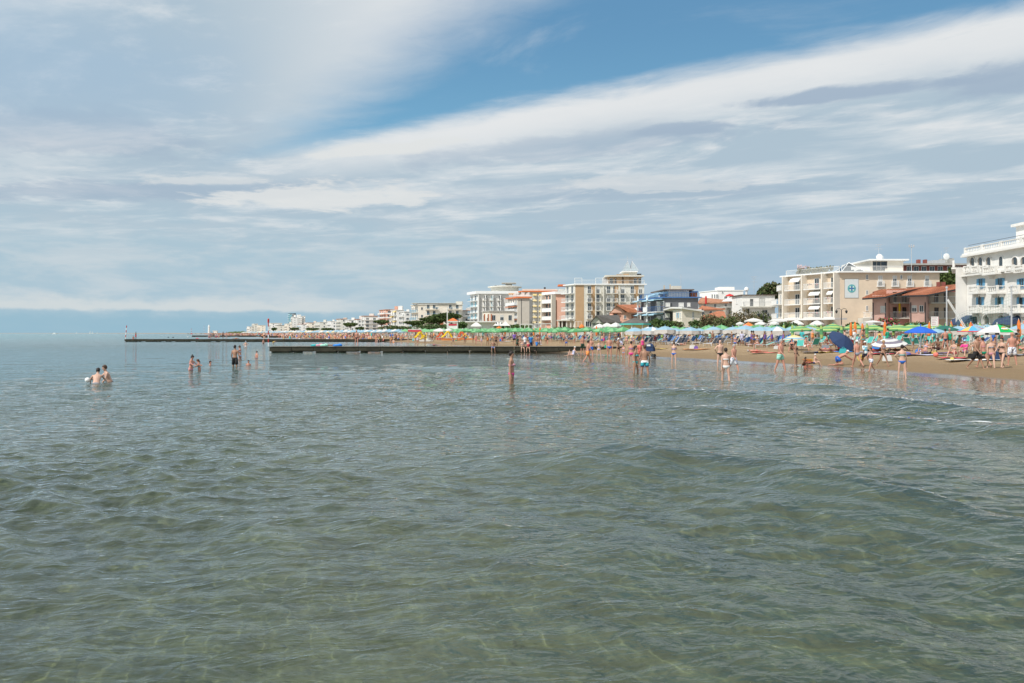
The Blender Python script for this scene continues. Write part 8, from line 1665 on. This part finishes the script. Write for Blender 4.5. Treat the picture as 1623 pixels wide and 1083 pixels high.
# marquees
Y = 255
for i, (px, w_, pt, lab) in enumerate(((788, 14, 508.8, 'white peaked tent, leftmost of three'), (794, 14, 508.2, 'white peaked tent, middle of three'), (801, 17, 507.2, 'white peaked tent, rightmost and tallest of three'))):
    x_ = at(px, Y); g0 = gz(x_, Y); r = thing('peaked_tent', lab, 'tent', (x_, Y+i, g0), math.pi/4*0, 'white peaked tents before the cream hotel'); hw = w_/2/FPX*Y; za, ze = zat(pt, Y)-g0, zat(516.5, Y)-g0
    MB().lathe([(hw*1.35, ze), (hw*.75, ze+(za-ze)*.32), (hw*.3, ze+(za-ze)*.66), (.05, za)], 4).obj('roof', u_white, r)
    for a in (-1, 1): MB().tube((a*hw*.9, -hw*.9, 0), (a*hw*.9, -hw*.9, ze), .06).obj('post', white_paint, r)
Y = 200
for px0, px1, pt, lab in ((824, 845.5, 510.2, 'white vaulted canopy on slender posts, left one'), (847, 874.5, 509.3, 'white vaulted canopy on slender posts, right one'), (857, 886, 517, 'low flat white canopy before the salmon hotel')):
    xc = at((px0+px1)/2, Y); g0 = gz(xc, Y); hw = (px1-px0)/2/FPX*Y; h = zat(pt, Y)-g0; r = thing('canopy', lab, 'canopy', (xc, Y, g0)); b = MB(); n = 6
    for i in range(n): a0, a1 = math.pi*i/n, math.pi*(i+1)/n; b.add([(-hw*math.cos(a0), -1.5, h-.55+.55*math.sin(a0)), (-hw*math.cos(a1), -1.5, h-.55+.55*math.sin(a1)), (-hw*math.cos(a1), 1.5, h-.55+.55*math.sin(a1)), (-hw*math.cos(a0), 1.5, h-.55+.55*math.sin(a0))], [(0, 1, 2, 3)])
    b.box(-hw, hw, -1.52, -1.48, h-.75, h-.55); b.obj('roof', u_white, r)
    for a in (-hw+.1, -hw*.3, hw*.3, hw-.1): MB().tube((a, -1.4, 0), (a, -1.4, h-.7), .08).obj('post', white_paint, r)
Y = 128
xc = at(1383, Y); g0 = gz(xc, Y); r = thing('marquee', 'white marquee with shallow pyramid roof beside the pink house', 'marquee', (xc, Y, g0)); hw = 15/FPX*Y; MB().box(-hw, hw, -1.4, 1.4, zat(515.5, Y)-g0, zat(511.5, Y)-g0).obj('valance', u_white, r); MB().lathe([(hw*1.2, zat(511.5, Y)-g0+.01), (.1, zat(508, Y)-g0)], 6).obj('roof', u_white, r)
for a in (-1, 1): MB().tube((a*hw*.95, -1.3, 0), (a*hw*.95, -1.3, zat(513, Y)-g0), .06).obj('post', white_paint, r)
# boats on the horizon
for i, (px, Y, hm, lab) in enumerate(((86.5, 1500, 3.5, 'small motor boat with white cabin on the left horizon'), (143.5, 2600, 9, 'tiny sailing boat, left of two on the horizon'), (147, 2900, 8, 'tiny sailing boat, right of two on the horizon'), (122, 3200, 6, 'faint boat left of the two sailing boats'), (154.5, 3300, 6, 'faint boat right of the two sailing boats'))):
    r = thing('boat', lab, 'boat', (at(px, Y), Y, 0), .2); MB().add([(-3.5, -1, 0), (3.5, -1, 0), (4.5, 0, 1.2), (3.5, 1, 0), (-3.5, 1, 0), (-3.7, -1.2, 1.2), (3.4, -1.2, 1.2), (3.4, 1.2, 1.2), (-3.7, 1.2, 1.2)], [(0, 1, 6, 5), (1, 2, 6), (2, 3, 7), (3, 4, 8, 7), (4, 0, 5, 8), (5, 6, 2, 7, 8)]).obj('hull', white_paint, r)
    if i == 0: MB().box(-1.5, 1.5, -.8, .8, 1.2, 2.6).obj('cabin', white_paint, r); MB().tube((0, 0, 2.6), (0, 0, 5.5), .08).obj('mast', pale_metal, r)
    else: MB().tube((0, 0, 1.2), (0, 0, hm+1.5), .1).obj('mast', pale_metal, r); MB().add([(-.3, 0, 1.6), (-3.3, .1, 1.6), (-.2, .05, hm+1.2), (-.3, .12, 1.6), (-3.3, .22, 1.6), (-.2, .17, hm+1.2)], [(0, 1, 2), (5, 4, 3), (0, 3, 4, 1), (1, 4, 5, 2)]).obj('sail', u_white, r)
for px, py, m, lab in ((304, 529, red_c, 'red buoy before the rock mole'), (267, 535.5, black_c, 'dark buoy left of the second jetty group, left of two'), (274.5, 535.5, black_c, 'dark buoy left of the second jetty group, right of two'), (298, 534.8, u_white, 'white buoy below the thin far jetty')):
    Y = min(CAM_H*FPX/(py-HY), 1400); r_ = .35 if Y < 500 else 1.6; r = thing('buoy', lab, 'buoy', (at(px, Y), Y, 0)); MB().lathe([(r_*.7, -r_*.3), (r_, r_*.2), (r_*.6, r_*.9), (r_*.15, r_*1.2)], 8).obj('float', m, r)
